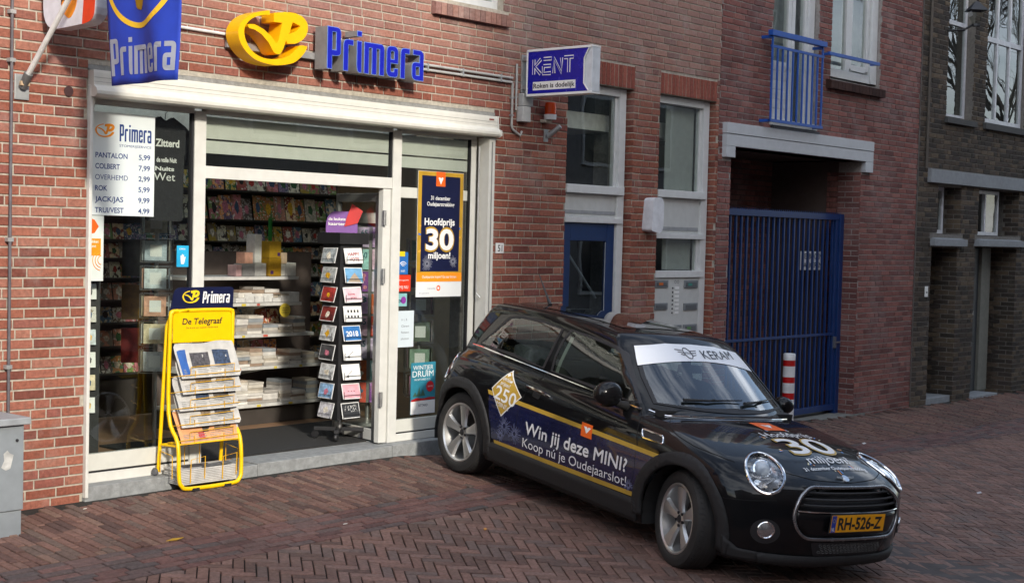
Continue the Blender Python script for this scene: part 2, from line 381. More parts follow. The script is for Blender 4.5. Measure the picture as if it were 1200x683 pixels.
# --- the house over the passage
PX0, PX1 = 6.585, 11.25
HP = [(6.83, 9.74, -.8, 2.7), (7.60, 8.62, 2.97, 6.2), (8.90, 10.14, 3.62, 6.2)]
ph = thing('brick_passage_house', 'dull red brick house over a gated passage with a blue juliet balcony', 'house', (8, 0, -.3))
mb = MB(); wall_panel(mb, PX0, PX1, -.8, 5.6, HP, Y0, .3); mb.build('wall', MORT2, ph)
cells = wall_cells(PX0, PX1, -.7, 5.6, HP+[(6.65, 9.93, 2.69, 2.94), (6.65, 6.83, 2.58, 2.7), (9.74, 9.93, 2.58, 2.7), (8.8, 10.12, 3.5, 3.62)], seed=9, row0=.02)
lay(ph, cells, (0, Y0, 0), (1, 0, 0), (0, 0, 1), (0, -1, 0), RED2, single=300, seed=13)
reveal(ph, 9.74, Y0, .46, -.6, 2.57, RED2, -1, 41)
# inner walls of the passage, back wall in brick
PD = 1.25
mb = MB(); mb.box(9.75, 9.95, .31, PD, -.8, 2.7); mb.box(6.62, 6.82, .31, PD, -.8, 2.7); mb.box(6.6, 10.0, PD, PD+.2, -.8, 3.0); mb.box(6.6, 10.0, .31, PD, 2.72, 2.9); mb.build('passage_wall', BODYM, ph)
cells = wall_cells(6.83, 9.74, -.5, 2.7, [], seed=19)
lay(ph, cells, (0, PD, 0), (1, 0, 0), (0, 0, 1), (0, -1, 0), RED2, single=0, seed=14)
# --- dark house at the right
DX0, DX1 = 11.262, 24.0
HD = [(11.75, 12.56, -.8, 1.68), (13.14, 14.6, -.8, 1.70), (11.9, 12.63, 1.86, 2.50), (13.2, 14.64, 1.86, 2.52), (12.05, 12.9, 3.42, 6.5), (13.30, 14.72, 3.44, 6.2),
      (15.6, 17.0, 3.44, 6.2), (15.6, 17.0, -.8, 1.7)]
dh = thing('dark_brick_house', 'dark brown brick house with stone lintels and recessed doors at the far right', 'house', (14, 0, -.35))
mb = MB(); wall_panel(mb, DX0, DX1, -.9, 6.6, HD, Y0, .25); mb.build('wall', MORTD, dh)
cells = wall_cells(DX0, 17.5, -.8, 6.6, HD+[(11.56, 17.5, 2.53, 2.71), (11.7, 12.72, 1.70, 1.86), (13.1, 14.75, 1.71, 1.86)], seed=21, heads=.3)
lay(dh, cells, (0, Y0, 0), (1, 0, 0), (0, 0, 1), (0, -1, 0), DARK, single=300, seed=15)

# roofs, rear and side walls that close the row of houses; masonry behind the niche sides
b = MB(); b.box(-6, -1.0, .30, 8.0, 5.61, 5.75); b.box(4.6, 24, .30, 8.0, 5.61, 5.75); b.box(-1.0, 4.6, .30, 1.0, 5.61, 5.75); b.box(-1.0, 4.6, 5.4, 8.0, 5.61, 5.75); b.box(-6, 24, 8.0, 8.2, -1, 5.6); b.box(-6.2, -6.01, .0, 8.2, -1, 5.75); b.box(24.01, 24.2, 0, 8.2, -1, 5.75); o = b.build('row_shell', BODYM); o['kind'] = 'structure'  # gap in the roof is made up, lets daylight down into the shop
b = MB(); b.box(11.40, 11.74, .262, .60, -.9, 1.74); b.box(12.57, 13.13, .262, .60, -.9, 1.74); b.box(14.612, 15.2, .262, .60, -.9, 1.74); b.box(12.645, 13.1, .262, .5, 1.84, 2.54); b.box(14.655, 15.1, .262, .5, 1.84, 2.54); b.box(9.76, 10.0, .312, .55, -.8, 2.56)
b.box(3.08, 4.04, .312, .5, -.5, 3.3); b.box(5.10, 5.49, .312, .5, -.5, 3.3); b.box(11.3, 17.4, .3, .6, 1.75, 1.82); b.build('pier_core', MORTD, dh)
# ------------------------------------------------------------------ ground: pavement, gutter band, herringbone road
def zw(x): return float(np.interp(x, [-6, -1, 1.9, 3.3, 9.8, 40], [-.14, -.105, -.08, -.19, -.38, -.6]))
def G(x, y): return zw(x)-.1*min(max(-y, 0), 4.0)
PAVM = brickmat('paving brick', ['#584743', '#6a5049', '#765a51', '#7f6157', '#625650', '#876b5e'], stain=(.12, .11, .09), stain_pos=(.55, .8), rough=.82, grime=(.6, .58, .58), bump=.6)
GUTM = brickmat('gutter brick', ['#5a4644', '#6c504c', '#775954', '#6a5855', '#575151', '#7d605a'], stain=(.12, .11, .10), stain_pos=(.55, .8), rough=.8, grime=(.65, .6, .6), bump=.6)
ROADM = brickmat('road brick', ['#66524b', '#765d54', '#83665c', '#8b6e64', '#6e605b', '#7e6358'], stain=(.1, .09, .085), stain_pos=(.5, .8), rough=.78, grime=(.6, .58, .6), bump=.6)
SAND = mat('joint sand', (.02, .018, .015), .95, var=.35, scale=25, bump=.6, bscale=90)
def gsheet(name, x0, x1, y0, y1, nx, ny, mt, dz=0.0, label=None):
    b = MB(); xs = np.linspace(x0, x1, nx+1); ys = np.linspace(y0, y1, ny+1)
    b.add([(x, y, G(x, y)+dz) for y in ys for x in xs], [(j*(nx+1)+i, j*(nx+1)+i+1, (j+1)*(nx+1)+i+1, (j+1)*(nx+1)+i) for j in range(ny) for i in range(nx)])
    o = b.build(name, mt); o['kind'] = 'structure'; return o
far = MB()
xs = [-120, -30, -6, -1, 2.6, 9.8, 24, 40, 150]; ys = [-150, -40, -9, -4, 0, .05, 150]
far.add([(x, y, G(x, y)-.03) for y in ys for x in xs], [(j*9+i, j*9+i+1, (j+1)*9+i+1, (j+1)*9+i) for j in range(6) for i in range(8)])
ground = far.build('ground', mat('far paving', (.075, .065, .063), .9, var=.3, scale=6, bump=.5, bscale=30)); ground['kind'] = 'structure'
YB0, YB1 = -1.07, -1.53
pavement = gsheet('pavement', -6, 24, YB0, .05, 60, 6, SAND, -.016)
gutter = gsheet('gutter', -6, 24, YB1, YB0, 60, 3, SAND, -.0165)
road = gsheet('road', -6, 24, -9, YB1, 60, 24, SAND, -.017)
def paver(mb, P4, r, ch=.003, dz=0.0):
    """P4: corner points in xy; tops follow the ground"""
    mb.cur = r; c = np.mean(P4, axis=0); h = [random.uniform(-.0015, .0015)+dz for _ in range(4)]
    V = [(p[0], p[1], G(*p)-.025) for p in P4]+[(p[0], p[1], G(*p)-ch+h[i]) for i, p in enumerate(P4)]
    for i, p in enumerate(P4):
        d = c-p; d = d/np.linalg.norm(d); q = p+d*ch*1.6; V.append((q[0], q[1], G(*q)+h[i]))
    mb.add(V, [(8, 9, 10, 11)]+[(4+i, 4+(i+1) % 4, 8+(i+1) % 4, 8+i) for i in range(4)]+[(i, (i+1) % 4, 4+(i+1) % 4, 4+i) for i in range(4)])
PVM = {}
def lay_pavers(parent, rects, mt, seed, single=300):
    """rects: centre x, y, half length, half width, angle"""
    rng = random.Random(seed); A = np.array([(r[0], r[1], G(r[0], r[1])) for r in rects]); px, py, dz = project(A)
    ok = (px > 0) & (px < 1200) & (py > 0) & (py < 683) & (dz > 1)
    # nothing is gained by singling out bricks that the car hides
    ok &= ~((px > 520) & (px < 1040) & (py > 500+.19*(px-520)) & (py < 600+.15*(px-520)) )
    sel = set(int(i) for i in np.argsort(np.where(ok, dz, 1e9))[:single] if ok[i])
    mb = MB()
    for i, (x, y, hl, hw, an) in enumerate(rects):
        ca, sa = math.cos(an), math.sin(an); r = rng.random()
        dzv = rng.uniform(-.0025, .0025); ja = rng.uniform(-.012, .012)
        if i in sel:
            k = (mt.name, round(hl, 3), round(hw, 3), int(r*10))
            if k not in PVM:
                b = MB(); b.cur = int(r*10)/10+.05; ch = .004
                V = [(sx*hl, sy*hw, z) for z in (-.025, -ch) for sx, sy in ((-1, -1), (1, -1), (1, 1), (-1, 1))]+[(sx*(hl-ch), sy*(hw-ch), 0) for sx, sy in ((-1, -1), (1, -1), (1, 1), (-1, 1))]
                b.add(V, [(8, 9, 10, 11)]+[(4+i, 4+(i+1) % 4, 8+(i+1) % 4, 8+i) for i in range(4)]+[(i, (i+1) % 4, 4+(i+1) % 4, 4+i) for i in range(4)])
                PVM[k] = b.mesh('paver', mt)
            o = bpy.data.objects.new('brick', PVM[k]); COL.objects.link(o); o.parent = parent
            e = .05; gx = (G(x+e, y)-G(x-e, y))/(2*e); gy = (G(x, y+e)-G(x, y-e))/(2*e)
            nrm = Vector((-gx, -gy, 1)).normalized(); q = Vector((0, 0, 1)).rotation_difference(nrm)
            o.matrix_local = Matrix.Translation((x, y, G(x, y)+dzv)) @ q.to_matrix().to_4x4() @ Matrix.Rotation(an+ja, 4, 'Z') @ Matrix.Rotation(rng.uniform(-.01, .01), 4, 'X')
        else:
            ca, sa = math.cos(an+ja), math.sin(an+ja)
            P4 = [np.array((x+ca*a-sa*b, y+sa*a+ca*b)) for a, b in ((-hl, -hw), (hl, -hw), (hl, hw), (-hl, hw))]
            paver(mb, P4, r, dz=dzv)
    mb.build('paving', mt, parent, kind='stuff')
rr_ = random.Random(4)
rects = []
x = -3.4; i = 0
while x < 15.5:                                              # apron: bricks at right angles to the wall
    y = .03-rr_.uniform(0, .2)
    lim = .0 if not (-.95 < x < 3.1) else -.10
    while y > YB0-.02:
        y1 = max(y-.2, YB0+.003)
        ya = min(y, lim)
        if ya-y1 > .03: rects.append((x, (ya+y1)/2, (ya-y1)/2-.0045, .0262, math.pi/2))
        y = y1-.004
        if y1 <= YB0+.004: break
    x += .0625
lay_pavers(pavement, rects, PAVM, 51)
rects = []
for k in range(7):                                           # gutter: seven stretcher rows along the wall
    yc = YB0-.033-k*.0655; x = -3.6-rr_.uniform(0, .2)
    while x < 15.5: rects.append((x+.1, yc, .0960, .0278, rr_.uniform(-.006, .006))); x += .203
lay_pavers(gutter, rects, GUTM, 52)
rects = []; edge = []
W2 = .0675                                                   # herringbone at 45 degrees, bricks three widths long
an0 = rad(-38); ca, sa = math.cos(an0), math.sin(an0)
for q in range(-260, 260):
    for r0, vert in ((0, False), (3, True)):
        for p in range(-260+((-q+r0+260) % 6), 260, 6):
            cx, cy = ((p+.5)*W2, (q+1.5)*W2) if vert else ((p+1.5)*W2, (q+.5)*W2)
            X = 5.5+ca*cx-sa*cy; Y = -4.0+sa*cx+ca*cy
            if -2.6 < X < 16 and YB1-.03 <= Y < YB1+.16: edge.append((X, Y, 1.5*W2-.0038, .5*W2-.0038, an0+(math.pi/2 if vert else 0)))
            if -2.6 < X < 16 and -6.4 < Y < YB1-.03 and Y < YB1-.03 and not (X > 9 and Y < -5.2-.0) and not (X < .2 and Y < -3.6):
                rects.append((X, Y, 1.5*W2-.0038, .5*W2-.0038, an0+(math.pi/2 if vert else 0)))
# bricks cut along the gutter
for r_ in [q for q in rects if q[1] > YB1-.16]: edge.append(r_)
rects = [q for q in rects if q[1] <= YB1-.16]
cutb = MB(); rce = random.Random(9)
for (X, Y, hl, hw, an) in edge:
    c_, s_ = math.cos(an), math.sin(an); pl_ = [(X+c_*a-s_*b, Y+s_*a+c_*b) for a, b in ((-hl, -hw), (hl, -hw), (hl, hw), (-hl, hw))]
    out = []; lim = YB1-.004
    for i in range(4):
        p, q = pl_[i], pl_[(i+1) % 4]
        if p[1] <= lim: out.append(p)
        if (p[1] <= lim) != (q[1] <= lim): t = (lim-p[1])/(q[1]-p[1]); out.append((p[0]+(q[0]-p[0])*t, lim))
    if len(out) < 3: continue
    area = abs(sum(out[i-1][0]*out[i][1]-out[i][0]*out[i-1][1] for i in range(len(out))))/2
    if area < .0006: continue
    cutb.cur = rce.random(); n_ = len(out); c0 = np.mean(np.array(out), axis=0); dz_ = rce.uniform(-.002, .002); V = [(p[0], p[1], G(*p)-.025) for p in out]+[(p[0], p[1], G(*p)-.003+dz_) for p in out]
    for p in out: d = c0-np.array(p); d = d/np.linalg.norm(d); e_ = np.array(p)+d*.005; V.append((e_[0], e_[1], G(*e_)+dz_))
    cutb.add(V, [tuple(range(2*n_, 3*n_))]+[(n_+i, n_+(i+1) % n_, 2*n_+(i+1) % n_, 2*n_+i) for i in range(n_)]+[(i, (i+1) % n_, n_+(i+1) % n_, n_+i) for i in range(n_)])
cutb.build('cut_brick', ROADM, road, kind='stuff')
lay_pavers(road, rects, ROADM, 53)
# ------------------------------------------------------------------ the other side of the street, behind the camera
OPM = brickmat('opposite brick', ['#5a3028', '#6b3a30', '#7a463a'], grime=(.6, .6, .6))
def opposite(name, x0, x1, y, h, label, cols, wc):
    t = thing(name, label, 'house', ((x0+x1)/2, y, -.5))
    m = mat(name+' wall', cols, .9, var=.2, scale=8)
    box('wall', m, x0, x1, y-6, y, -.6, h, t, 0)
    rf = MB(); rf.prism([(x0-.1, h+.002), (x1+.1, h+.002), (x1+.1, h+.25), (x0-.1, h+.25)], y-6.1, y+.3, 'y'); rf.build('roof', mat('roof edge', (.6, .6, .58), .6), t)
    n = int((x1-x0)/2.2)
    for i in range(n):
        for z in np.arange(.4, h-1.6, 2.9):
            xa = x0+(i+.5)*(x1-x0)/n-.55
            f = box('window', mat('opposite frame', (.75, .75, .72), .5), xa, xa+1.1, y+.002, y+.06, z, z+1.6, t, 0)
            box('pane', mat('wp', (.03, .035, .04), .08), xa+.08, xa+1.02, y+.062, y+.07, z+.08, z+1.52, f, 0)
opposite('low_house', -16, -3.2, -14, 5.7, 'low pale house across the street with a flat roof', (.42, .38, .33), None)
opposite('tall_house', -3.15, 9, -14.2, 12, 'tall brown brick house across the street', (.2, .12, .095), None)
opposite('far_left_house', -34, -16.1, -13, 11, 'tall house across the street at its left end', (.16, .13, .11), None)
opposite('corner_house', 9.1, 30, -11.5, 12, 'grey rendered house across the street further down', (.3, .29, .28), None)

nb_ = thing('neighbour_house', 'dark brick neighbour house continuing the row to the left', 'house', (-14, 1, -.2)); box('wall', mat('neighbour wall', (.16, .09, .07), .9, var=.2), -26, -6.21, .3, 8, -.6, 9, nb_, 0)
for i in range(6): f = box('window', MATS['opposite frame'], -24+3*i, -22.7+3*i, .24, .298, .5, 2.3, nb_, 0); box('pane', MATS['wp'], -23.9+3*i, -22.8+3*i, .23, .238, .6, 2.2, f, 0)
opposite('end_house', -42, -27, 4, 10, 'brick house closing the left end of the street', (.18, .11, .09), None)

# bare winter trees standing further down the street
BARK = mat('bark', (.06, .05, .04), .95, var=.3, scale=20, bump=.6)
def bare_tree(name, label, x, y, h, seed):
    t = thing(name, label, 'tree', (x, y, -.5)); r_ = random.Random(seed)
    trunk = MB(); trunk.tube([(x, y, -.5), (x+.05, y, h*.2), (x, y+.05, h*.38)], [.16, .13, .10], 10); trunk.build('trunk', BARK, t, smooth=True)
    b = MB()
    def grow(p, d, L_, r, k):
        q = p+d*L_*.5+Vector((r_.uniform(-.05, .05), r_.uniform(-.05, .05), .02))*L_; e = q+(d+Vector((r_.uniform(-.25, .25), r_.uniform(-.25, .25), r_.uniform(-.05, .2)))).normalized()*L_*.5
        b.tube([p, q, e], [r, r*.8, r*.6], 5 if k > 2 else 4, caps=False)
        if k:
            for _ in range(3 if k > 1 else 4):
                dd = (d+Vector((r_.uniform(-.8, .8), r_.uniform(-.8, .8), r_.uniform(-.2, .6)))).normalized(); grow(e if r_.random() < .6 else q, dd, L_*r_.uniform(.6, .8), r*.58, k-1)
    for i in range(6): a = i*1.05; grow(Vector((x, y, h*(.30+.03*i))), Vector((math.cos(a)*.7, math.sin(a)*.7, .8)).normalized(), h*.2, .048, 4)
    b.build('crown', BARK, t)
bare_tree('bare_tree', 'leafless street tree further down the street near the tall houses', 27, -5.6, 11, 3)
bare_tree('bare_tree', 'second leafless street tree standing beyond the first one', 34, -8.0, 12, 8)
# ------------------------------------------------------------------ materials of the shop
ALU = mat('cream aluminium', (.66, .655, .61), .42, var=.05, dirt=.12, dirtcol=(.4, .38, .33))
ALU2 = mat('ivory roller box', (.67, .655, .59), .38, var=.05, dirt=.15, dirtcol=(.42, .39, .33))
PANELM = mat('pale green panel', (.62, .62, .565), .5, var=.04)
GASK = mat('rubber gasket', (.015, .015, .018), .6)
STONE = mat('grey stone', (.27, .28, .28), .75, var=.2, scale=22, bump=.5, dirt=.4, dirtcol=(.16, .155, .15))
STONE2 = mat('sill stone', (.25, .25, .235), .8, var=.2, scale=22, bump=.5, dirt=.3)
BLACKM = mat('black plastic', (.02, .02, .022), .45)
STEEL = mat('brushed steel', (.45, .45, .44), .35, metal=.8)
GALV = mat('galvanised steel', (.42, .43, .43), .45, metal=.5, var=.15)
PIPEG = mat('grey pvc pipe', (.42, .42, .40), .5)
PGLASS = glass('shop glass', (.90, .925, .905))
DGLASS = glass('dim glass', (.75, .8, .82))
NAVY = mat('navy print', '#141c48', .35)
NAVYD = mat('dark navy print', '#10163a', .4)
WHITEP = mat('white print', (.82, .82, .80), .5, var=.03)
GOLD = mat('gold print', '#b8902c', .4, var=.15, scale=8)
ORANGE = mat('orange print', '#e8641c', .4, var=.06)
ORANGEY = mat('yellow orange print', '#f0941e', .4, var=.06)
TXTB = mat('blue lettering', '#1c3a78', .5)
PAPER = mat('newsprint', (.50, .49, .465), .85, var=.14, scale=16)
def rpoly(pts, n=5):
    """pts: (x, y) or (x, y, r): corner radius"""
    out = []; N = len(pts)
    for i, p in enumerate(pts):
        if len(p) < 3: out.append((p[0], p[1])); continue
        a = Vector(pts[i-1][:2]); b = Vector(p[:2]); c = Vector(pts[(i+1) % N][:2]); u = (a-b).normalized(); v = (c-b).normalized()
        r = min(p[2], (a-b).length*.5, (c-b).length*.5); P0 = b+u*r; P1 = b+v*r
        for k in range(n+1):
            t = k/n; q = P0*(1-t)**2+b*2*t*(1-t)+P1*t*t; out.append((q.x, q.y))
    return out
def catmull(pts, n=4, closed=True):
    out = []; N = len(pts)
    for i in range(N if closed else N-1):
        p0, p1, p2, p3 = [np.array(pts[(i+k) % N] if closed else pts[min(max(i+k, 0), N-1)], float) for k in (-1, 0, 1, 2)]
        for k in range(n):
            t = k/n; out.append(tuple(.5*((2*p1)+(-p0+p2)*t+(2*p0-5*p1+4*p2-p3)*t*t+(-p0+3*p1-3*p2+p3)*t**3)))
    if not closed: out.append(tuple(pts[-1]))
    return out
_S2 = {}
def shape_geo(loops, ext):
    cu = bpy.data.curves.new('s', 'CURVE'); cu.dimensions = '2D'; cu.fill_mode = 'BOTH'; cu.extrude = ext/2
    for lp in loops:
        sp = cu.splines.new('POLY'); sp.points.add(len(lp)-1)
        for i, p in enumerate(lp): sp.points[i].co = (p[0], p[1], 0, 1)
        sp.use_cyclic_u = True
    o = bpy.data.objects.new('s', cu); COL.objects.link(o)
    me = bpy.data.meshes.new_from_object(o.evaluated_get(bpy.context.evaluated_depsgraph_get()))
    V = [v.co.copy() for v in me.vertices]; Fc = [tuple(p.vertices) for p in me.polygons]
    bpy.data.objects.remove(o); bpy.data.curves.remove(cu); bpy.data.meshes.remove(me); return V, Fc
def shape(name, loops, mt, O, u, v, ext, parent=None, smooth=False, mapf=None, back=False, bevel=0):
    """flat outline with holes, thickness ext, standing in the plane O,u,v with its back on that plane"""
    V, Fc = shape_geo(loops, ext); u = Vector(u).normalized(); v = Vector(v).normalized(); n = u.cross(v); O = Vector(O)
    P = [O+u*p.x+v*p.y+n*(p.z+ext/2) for p in V]
    if mapf: P = [mapf(p) for p in P]
    return MB().add(P, Fc).build(name, mt, parent, smooth=smooth, bevel=bevel)
GLY = {   # stroke 4.6, cap 31.5, x-height 24
 'P': (13.5, [[(0, 0), (5, 0), (5, 10), (9, 10), (13.5, 11, 3), (13.5, 31.5, 4.5), (0, 31.5)], [(5, 14.5), (8.6, 14.5), (8.6, 27.6), (5, 27.6)]]),
 'r': (10, [[(0, 0), (5, 0), (5, 19.6), (10, 19.6), (10, 24), (0, 24, 4.5)]]),
 'i': (6, [[(6, 0), (6, 24), (1, 24), (1, 4, 3), (2.2, 0, 2)], [(1, 27.3), (6, 27.3), (6, 31.5), (1, 31.5)]]),
 'm': (21, [[(0, 0), (5, 0), (5, 19.8), (8, 19.8), (8, 0), (13, 0), (13, 19.8), (16, 19.8), (16, 0), (21, 0), (21, 24, 4), (0, 24)]]),
 'e': (12.4, [[(12.4, 10.6), (12.4, 24, 5), (0, 24, 5), (0, 0, 5), (12.4, 0, 5), (12.4, 7.2), (8, 7.2), (8, 4.2, 1), (4.6, 4.2, 1), (4.6, 10.6)], [(4.6, 14), (8, 14), (8, 20, 1), (4.6, 20, 1)]]),
 'a': (13, [[(1, 19.8), (1, 24), (13, 24, 5), (13, 0), (0, 0, 5), (0, 14.4, 4), (8.3, 14.4), (8.3, 19.8)], [(4.6, 4.2), (8.3, 4.2), (8.3, 10.6), (4.6, 10.6)]])}
def word(s, mt, O, u, v, wdt, hgt, ext, parent, name='letter', gap=2.5, side=None, italic=0.0, mapf=None, rim=None):
    tot = sum(GLY[c][0] for c in s)+gap*(len(s)-1); sx = wdt/tot; sy = hgt/31.5; x = 0
    u = Vector(u).normalized(); v = Vector(v).normalized()
    for c in s:
        w_, loops = GLY[c]
        LP = [[((x+p[0]+italic*p[1])*sx, p[1]*sy) for p in rpoly(l)] for l in loops]
        o = shape(name, LP, side or mt, O, u, v, ext, parent, mapf=mapf)
        if side:
            n = u.cross(v)
            if rim: shape('letter_rim', LP, rim, Vector(O)+n*(ext+.0006), u, v, .0015, o)
            cx = sum(p[0] for p in LP[0])/len(LP[0]); 
            def shr(lp, hole):
                P = [Vector((p[0], p[1])) for p in lp]; Q = []; A = sum(P[i-1].x*P[i].y-P[i].x*P[i-1].y for i in range(len(P)))
                sg = 1 if A > 0 else -1
                if hole: sg = -sg
                for i in range(len(P)):
                    a, b, c_ = P[i-1], P[i], P[(i+1) % len(P)]
                    d1 = (b-a); d2 = (c_-b)
                    d1 = d1.normalized() if d1.length > 1e-6 else d2.normalized(); d2 = d2.normalized() if d2.length > 1e-6 else d1
                    nn = Vector((-d1.y-d2.y, d1.x+d2.x)); nn = nn.normalized()/max(.5, (1+d1.dot(d2))/2)**.5
                    Q.append(tuple(b+nn*sg*.0045))
                return Q
            shape('letter_face', [shr(l, k > 0 and c != 'i') for k, l in enumerate(LP)], mt, Vector(O)+n*(ext+(.0024 if rim else .0006)), u, v, .002, o)
        x += w_+gap
RING = [[0.417, 3.267], [0.327, 3.246], [0.255, 3.219], [0.195, 3.18], [0.157, 3.136], [0.14, 3.086], [0.149, 3.035], [0.177, 2.986], [0.228, 2.939], [0.301, 2.903], [0.392, 2.886], [0.495, 2.884], [0.587, 2.9], [0.657, 2.923], [0.715, 2.966], [0.756, 3.011], [0.773, 3.05]]
RINGI = [[0.735, 3.053], [0.701, 3.047], [0.672, 3.02], [0.632, 2.984], [0.586, 2.956], [0.517, 2.934], [0.448, 2.923], [0.38, 2.922], [0.312, 2.937], [0.255, 2.969], [0.215, 3.017], [0.195, 3.067], [0.196, 3.115], [0.223, 3.158], [0.272, 3.195], [0.339, 3.221], [0.418, 3.235]]
VP = [(0.223, 3.145, .02), (0.284, 3.152, .02), (0.364, 3.126), (0.433, 3.086), (0.485, 3.035, .015), (0.502, 3.059), (0.518, 3.119), (0.533, 3.192), (0.457, 3.189), (0.455, 3.254), (0.555, 3.273), (0.648, 3.279, .03), (0.726, 3.262, .03), (0.777, 3.218, .04), (0.776, 3.150, .04), (0.736, 3.096, .03), (0.666, 3.056, .03), (0.584, 3.049), (0.572, 3.072), (0.55, 3.011), (0.520, 2.962, .02), (0.466, 2.966, .02), (0.411, 3.039), (0.347, 3.089), (0.285, 3.113), (0.229, 3.119, .02)]
VPH = [[0.632, 3.209], [0.704, 3.190], [0.669, 3.150], [0.598, 3.119]]
def logo(O, u, v, wdt, mt, ext, parent, name='emblem', mapf=None):
    k = wdt/(.777-.14)
    f = lambda lp: [((p[0]-.14)*k, (p[1]-2.885)*k, *([p[2]*k] if len(p) > 2 else [])) for p in lp]
    a = shape(name+'_ring', [catmull(f(RING), 3, False)+catmull(f(RINGI), 3, False)], mt, O, u, v, ext, parent, mapf=mapf)
    b = shape(name+'_initials', [rpoly(f(VP)), f(VPH)], mt, O, u, v, ext, parent, mapf=mapf)
    return a, b
# ------------------------------------------------------------------ shopfront
FY = .10
sf = thing('shopfront', 'white aluminium shopfront with a big pane, open doorway and narrow side pane', 'shopfront', (1.07, FY, -.03))
st_ = MB(); st_.box(-.93, 3.065, .0, .1, 2.724, 2.755); st_.build('lintel_strip', STONE2, sf)
box('threshold_stone', STONE, -.925, .52, -.018, .30, -.3, -.028, sf, .004)
box('threshold_stone', STONE, .524, 1.90, -.018, .30, -.3, -.020, sf, .004)
box('threshold_stone', STONE, 1.904, 3.06, -.018, .30, -.3, -.014, sf, .004)
def frame(b, x0, x1, z0, z1, w_=.045, y0=FY, y1=FY+.06):
    b.box(x0, x0+w_, y0, y1, z0, z1); b.box(x1-w_, x1, y0, y1, z0, z1); b.box(x0+w_, x1-w_, y0+.001, y1-.001, z0, z0+w_); b.box(x0+w_, x1-w_, y0+.001, y1-.001, z1-w_, z1)
def strip(name, x0, x1, z0, z1, m=ALU, y0=FY, y1=FY+.06, bv=.003, par=sf): return box(name, m, x0, x1, y0, y1, z0, z1, par, bv)
# left bay
strip('bottom_rail', -.868, -.004, -.029, .036); strip('gasket', -.866, -.006, .037, .050, GASK, FY+.012, FY+.05, 0)
strip('kick_panel', -.862, -.008, .051, .165, PANELM, FY+.004, FY+.05); 
strip('mullion', -.003, .095, -.03, 2.53, ALU, FY-.006); strip('mullion', 1.952, 2.046, -.012, 2.53, ALU, FY-.006)
strip('head_rail', -.868, -.004, 2.511, 2.56); strip('head_rail', .096, 1.951, 2.516, 2.56); strip('head_rail', 2.047, 2.95, 2.516, 2.56)
strip('side_rail', 2.889, 2.955, -.012, 2.515); strip('side_rail', -.895, -.869, -.03, 2.55)
strip('gasket', -.022, -.004, .166, 2.51, GASK, FY+.006, FY+.04, 0); strip('gasket', 2.876, 2.888, .16, 2.515, GASK, FY+.006, FY+.04, 0); strip('gasket', 1.938, 1.951, 2.147, 2.515, GASK, FY+.006, FY+.04, 0)
for x0, x1, z0, z1 in ((-.868, -.022, .166, 2.511), (.097, 1.938, 2.147, 2.515), (2.047, 2.876, .166, 1.985), (2.047, 2.876, 2.08, 2.515)): strip('glass_pane', x0, x1, z0, z1, PGLASS, FY+.02, FY+.026, 0)
strip('transom', .096, 1.951, 2.058, 2.146); strip('transom', 2.047, 2.888, 1.99, 2.078, PANELM, FY+.03, FY+.08)
# right bay
strip('bottom_rail', 2.047, 2.888, -.012, .050); strip('gasket', 2.05, 2.886, .051, .062, GASK, FY+.012, FY+.05, 0); strip('kick_panel', 2.05, 2.884, .063, .165, PANELM, FY+.004, FY+.05)
# pale boards behind the upper lights
strip('light_board', .10, 1.93, 2.343, 2.50, PANELM, FY+.03, FY+.04); strip('light_board', .10, 1.93, 2.238, 2.330, PANELM, FY+.03, FY+.04)
strip('light_board', 2.05, 2.87, 2.343, 2.50, PANELM, FY+.03, FY+.04); strip('light_board', 2.05, 2.87, 2.238, 2.330, PANELM, FY+.03, FY+.04)
# roller shutter box with half-round lip
prof = [(FY, 2.718), (-.055, 2.718), (-.058, 2.70), (-.062, 2.62), (-.070, 2.612), (-.088, 2.600), (-.098, 2.583), (-.098, 2.562), (-.086, 2.546), (-.066, 2.541), (-.03, 2.543), (FY, 2.545)]
b = MB(); b.prism(prof, -.925, 3.035, 'x'); b.build('shutter_box', ALU2, sf, bevel=.002)
b = MB()
for z in (2.668, 2.640): b.box(-.92, 3.03, -.0618, -.056, z, z+.0022)
b.build('shutter_seam', mat('seam', (.3, .29, .27), .7), sf)
b = MB(); b.prism([(FY, 2.722), (-.06, 2.722), (-.066, 2.61), (-.104, 2.598), (-.106, 2.552), (-.068, 2.536), (FY, 2.536)], 3.036, 3.05, 'x'); b.build('end_cap', ALU, sf, bevel=.002)
box('shutter_label', mat('red label', (.25, .05, .04), .5), 2.93, 2.985, -.0625, -.057, 2.682, 2.695, sf, 0)
b = MB(); b.lathe([(.0, -.02), (.042, -.02), (.042, .03), (0, .03)], (-.865, -.02, 2.60), (1, 0, 0), 16); b.build('shutter_bearing', BLACKM, sf, smooth=True)
# guide rails
for x0, x1 in ((-.928, -.905), (2.972, 3.048)):
    b = MB(); b.box(x0, x1, -.03, .1, -.10 if x0 < 0 else -.01, 2.62 if x0 < 0 else 2.535); g_ = b.build('guide_rail', ALU, sf, bevel=.004)
b = MB(); b.box(3.0, 3.012, -.034, -.031, 0, 2.5); b.build('guide_slot', mat('slot', (.25, .25, .24), .7), sf)
b = MB(); b.tube([(-.885, -.03, 2.60), (-.89, .0, 2.50), (-.9, .03, 2.36)], .012, 6); b.build('awning_arm', ALU, sf, smooth=True)
b = MB(); b.tube([(2.93, .05, 2.46), (2.93, .05, 1.2)], .008, 6); b.tube([(2.93, .05, 1.2), (2.95, .02, 1.16)], .008, 6); b.build('shutter_crank', GALV, sf, smooth=True)
box('rating_plate', mat('grey plate', (.35, .36, .36), .5), 2.62, 2.74, FY+.096, FY+.099, 2.255, 2.285, sf, 0)
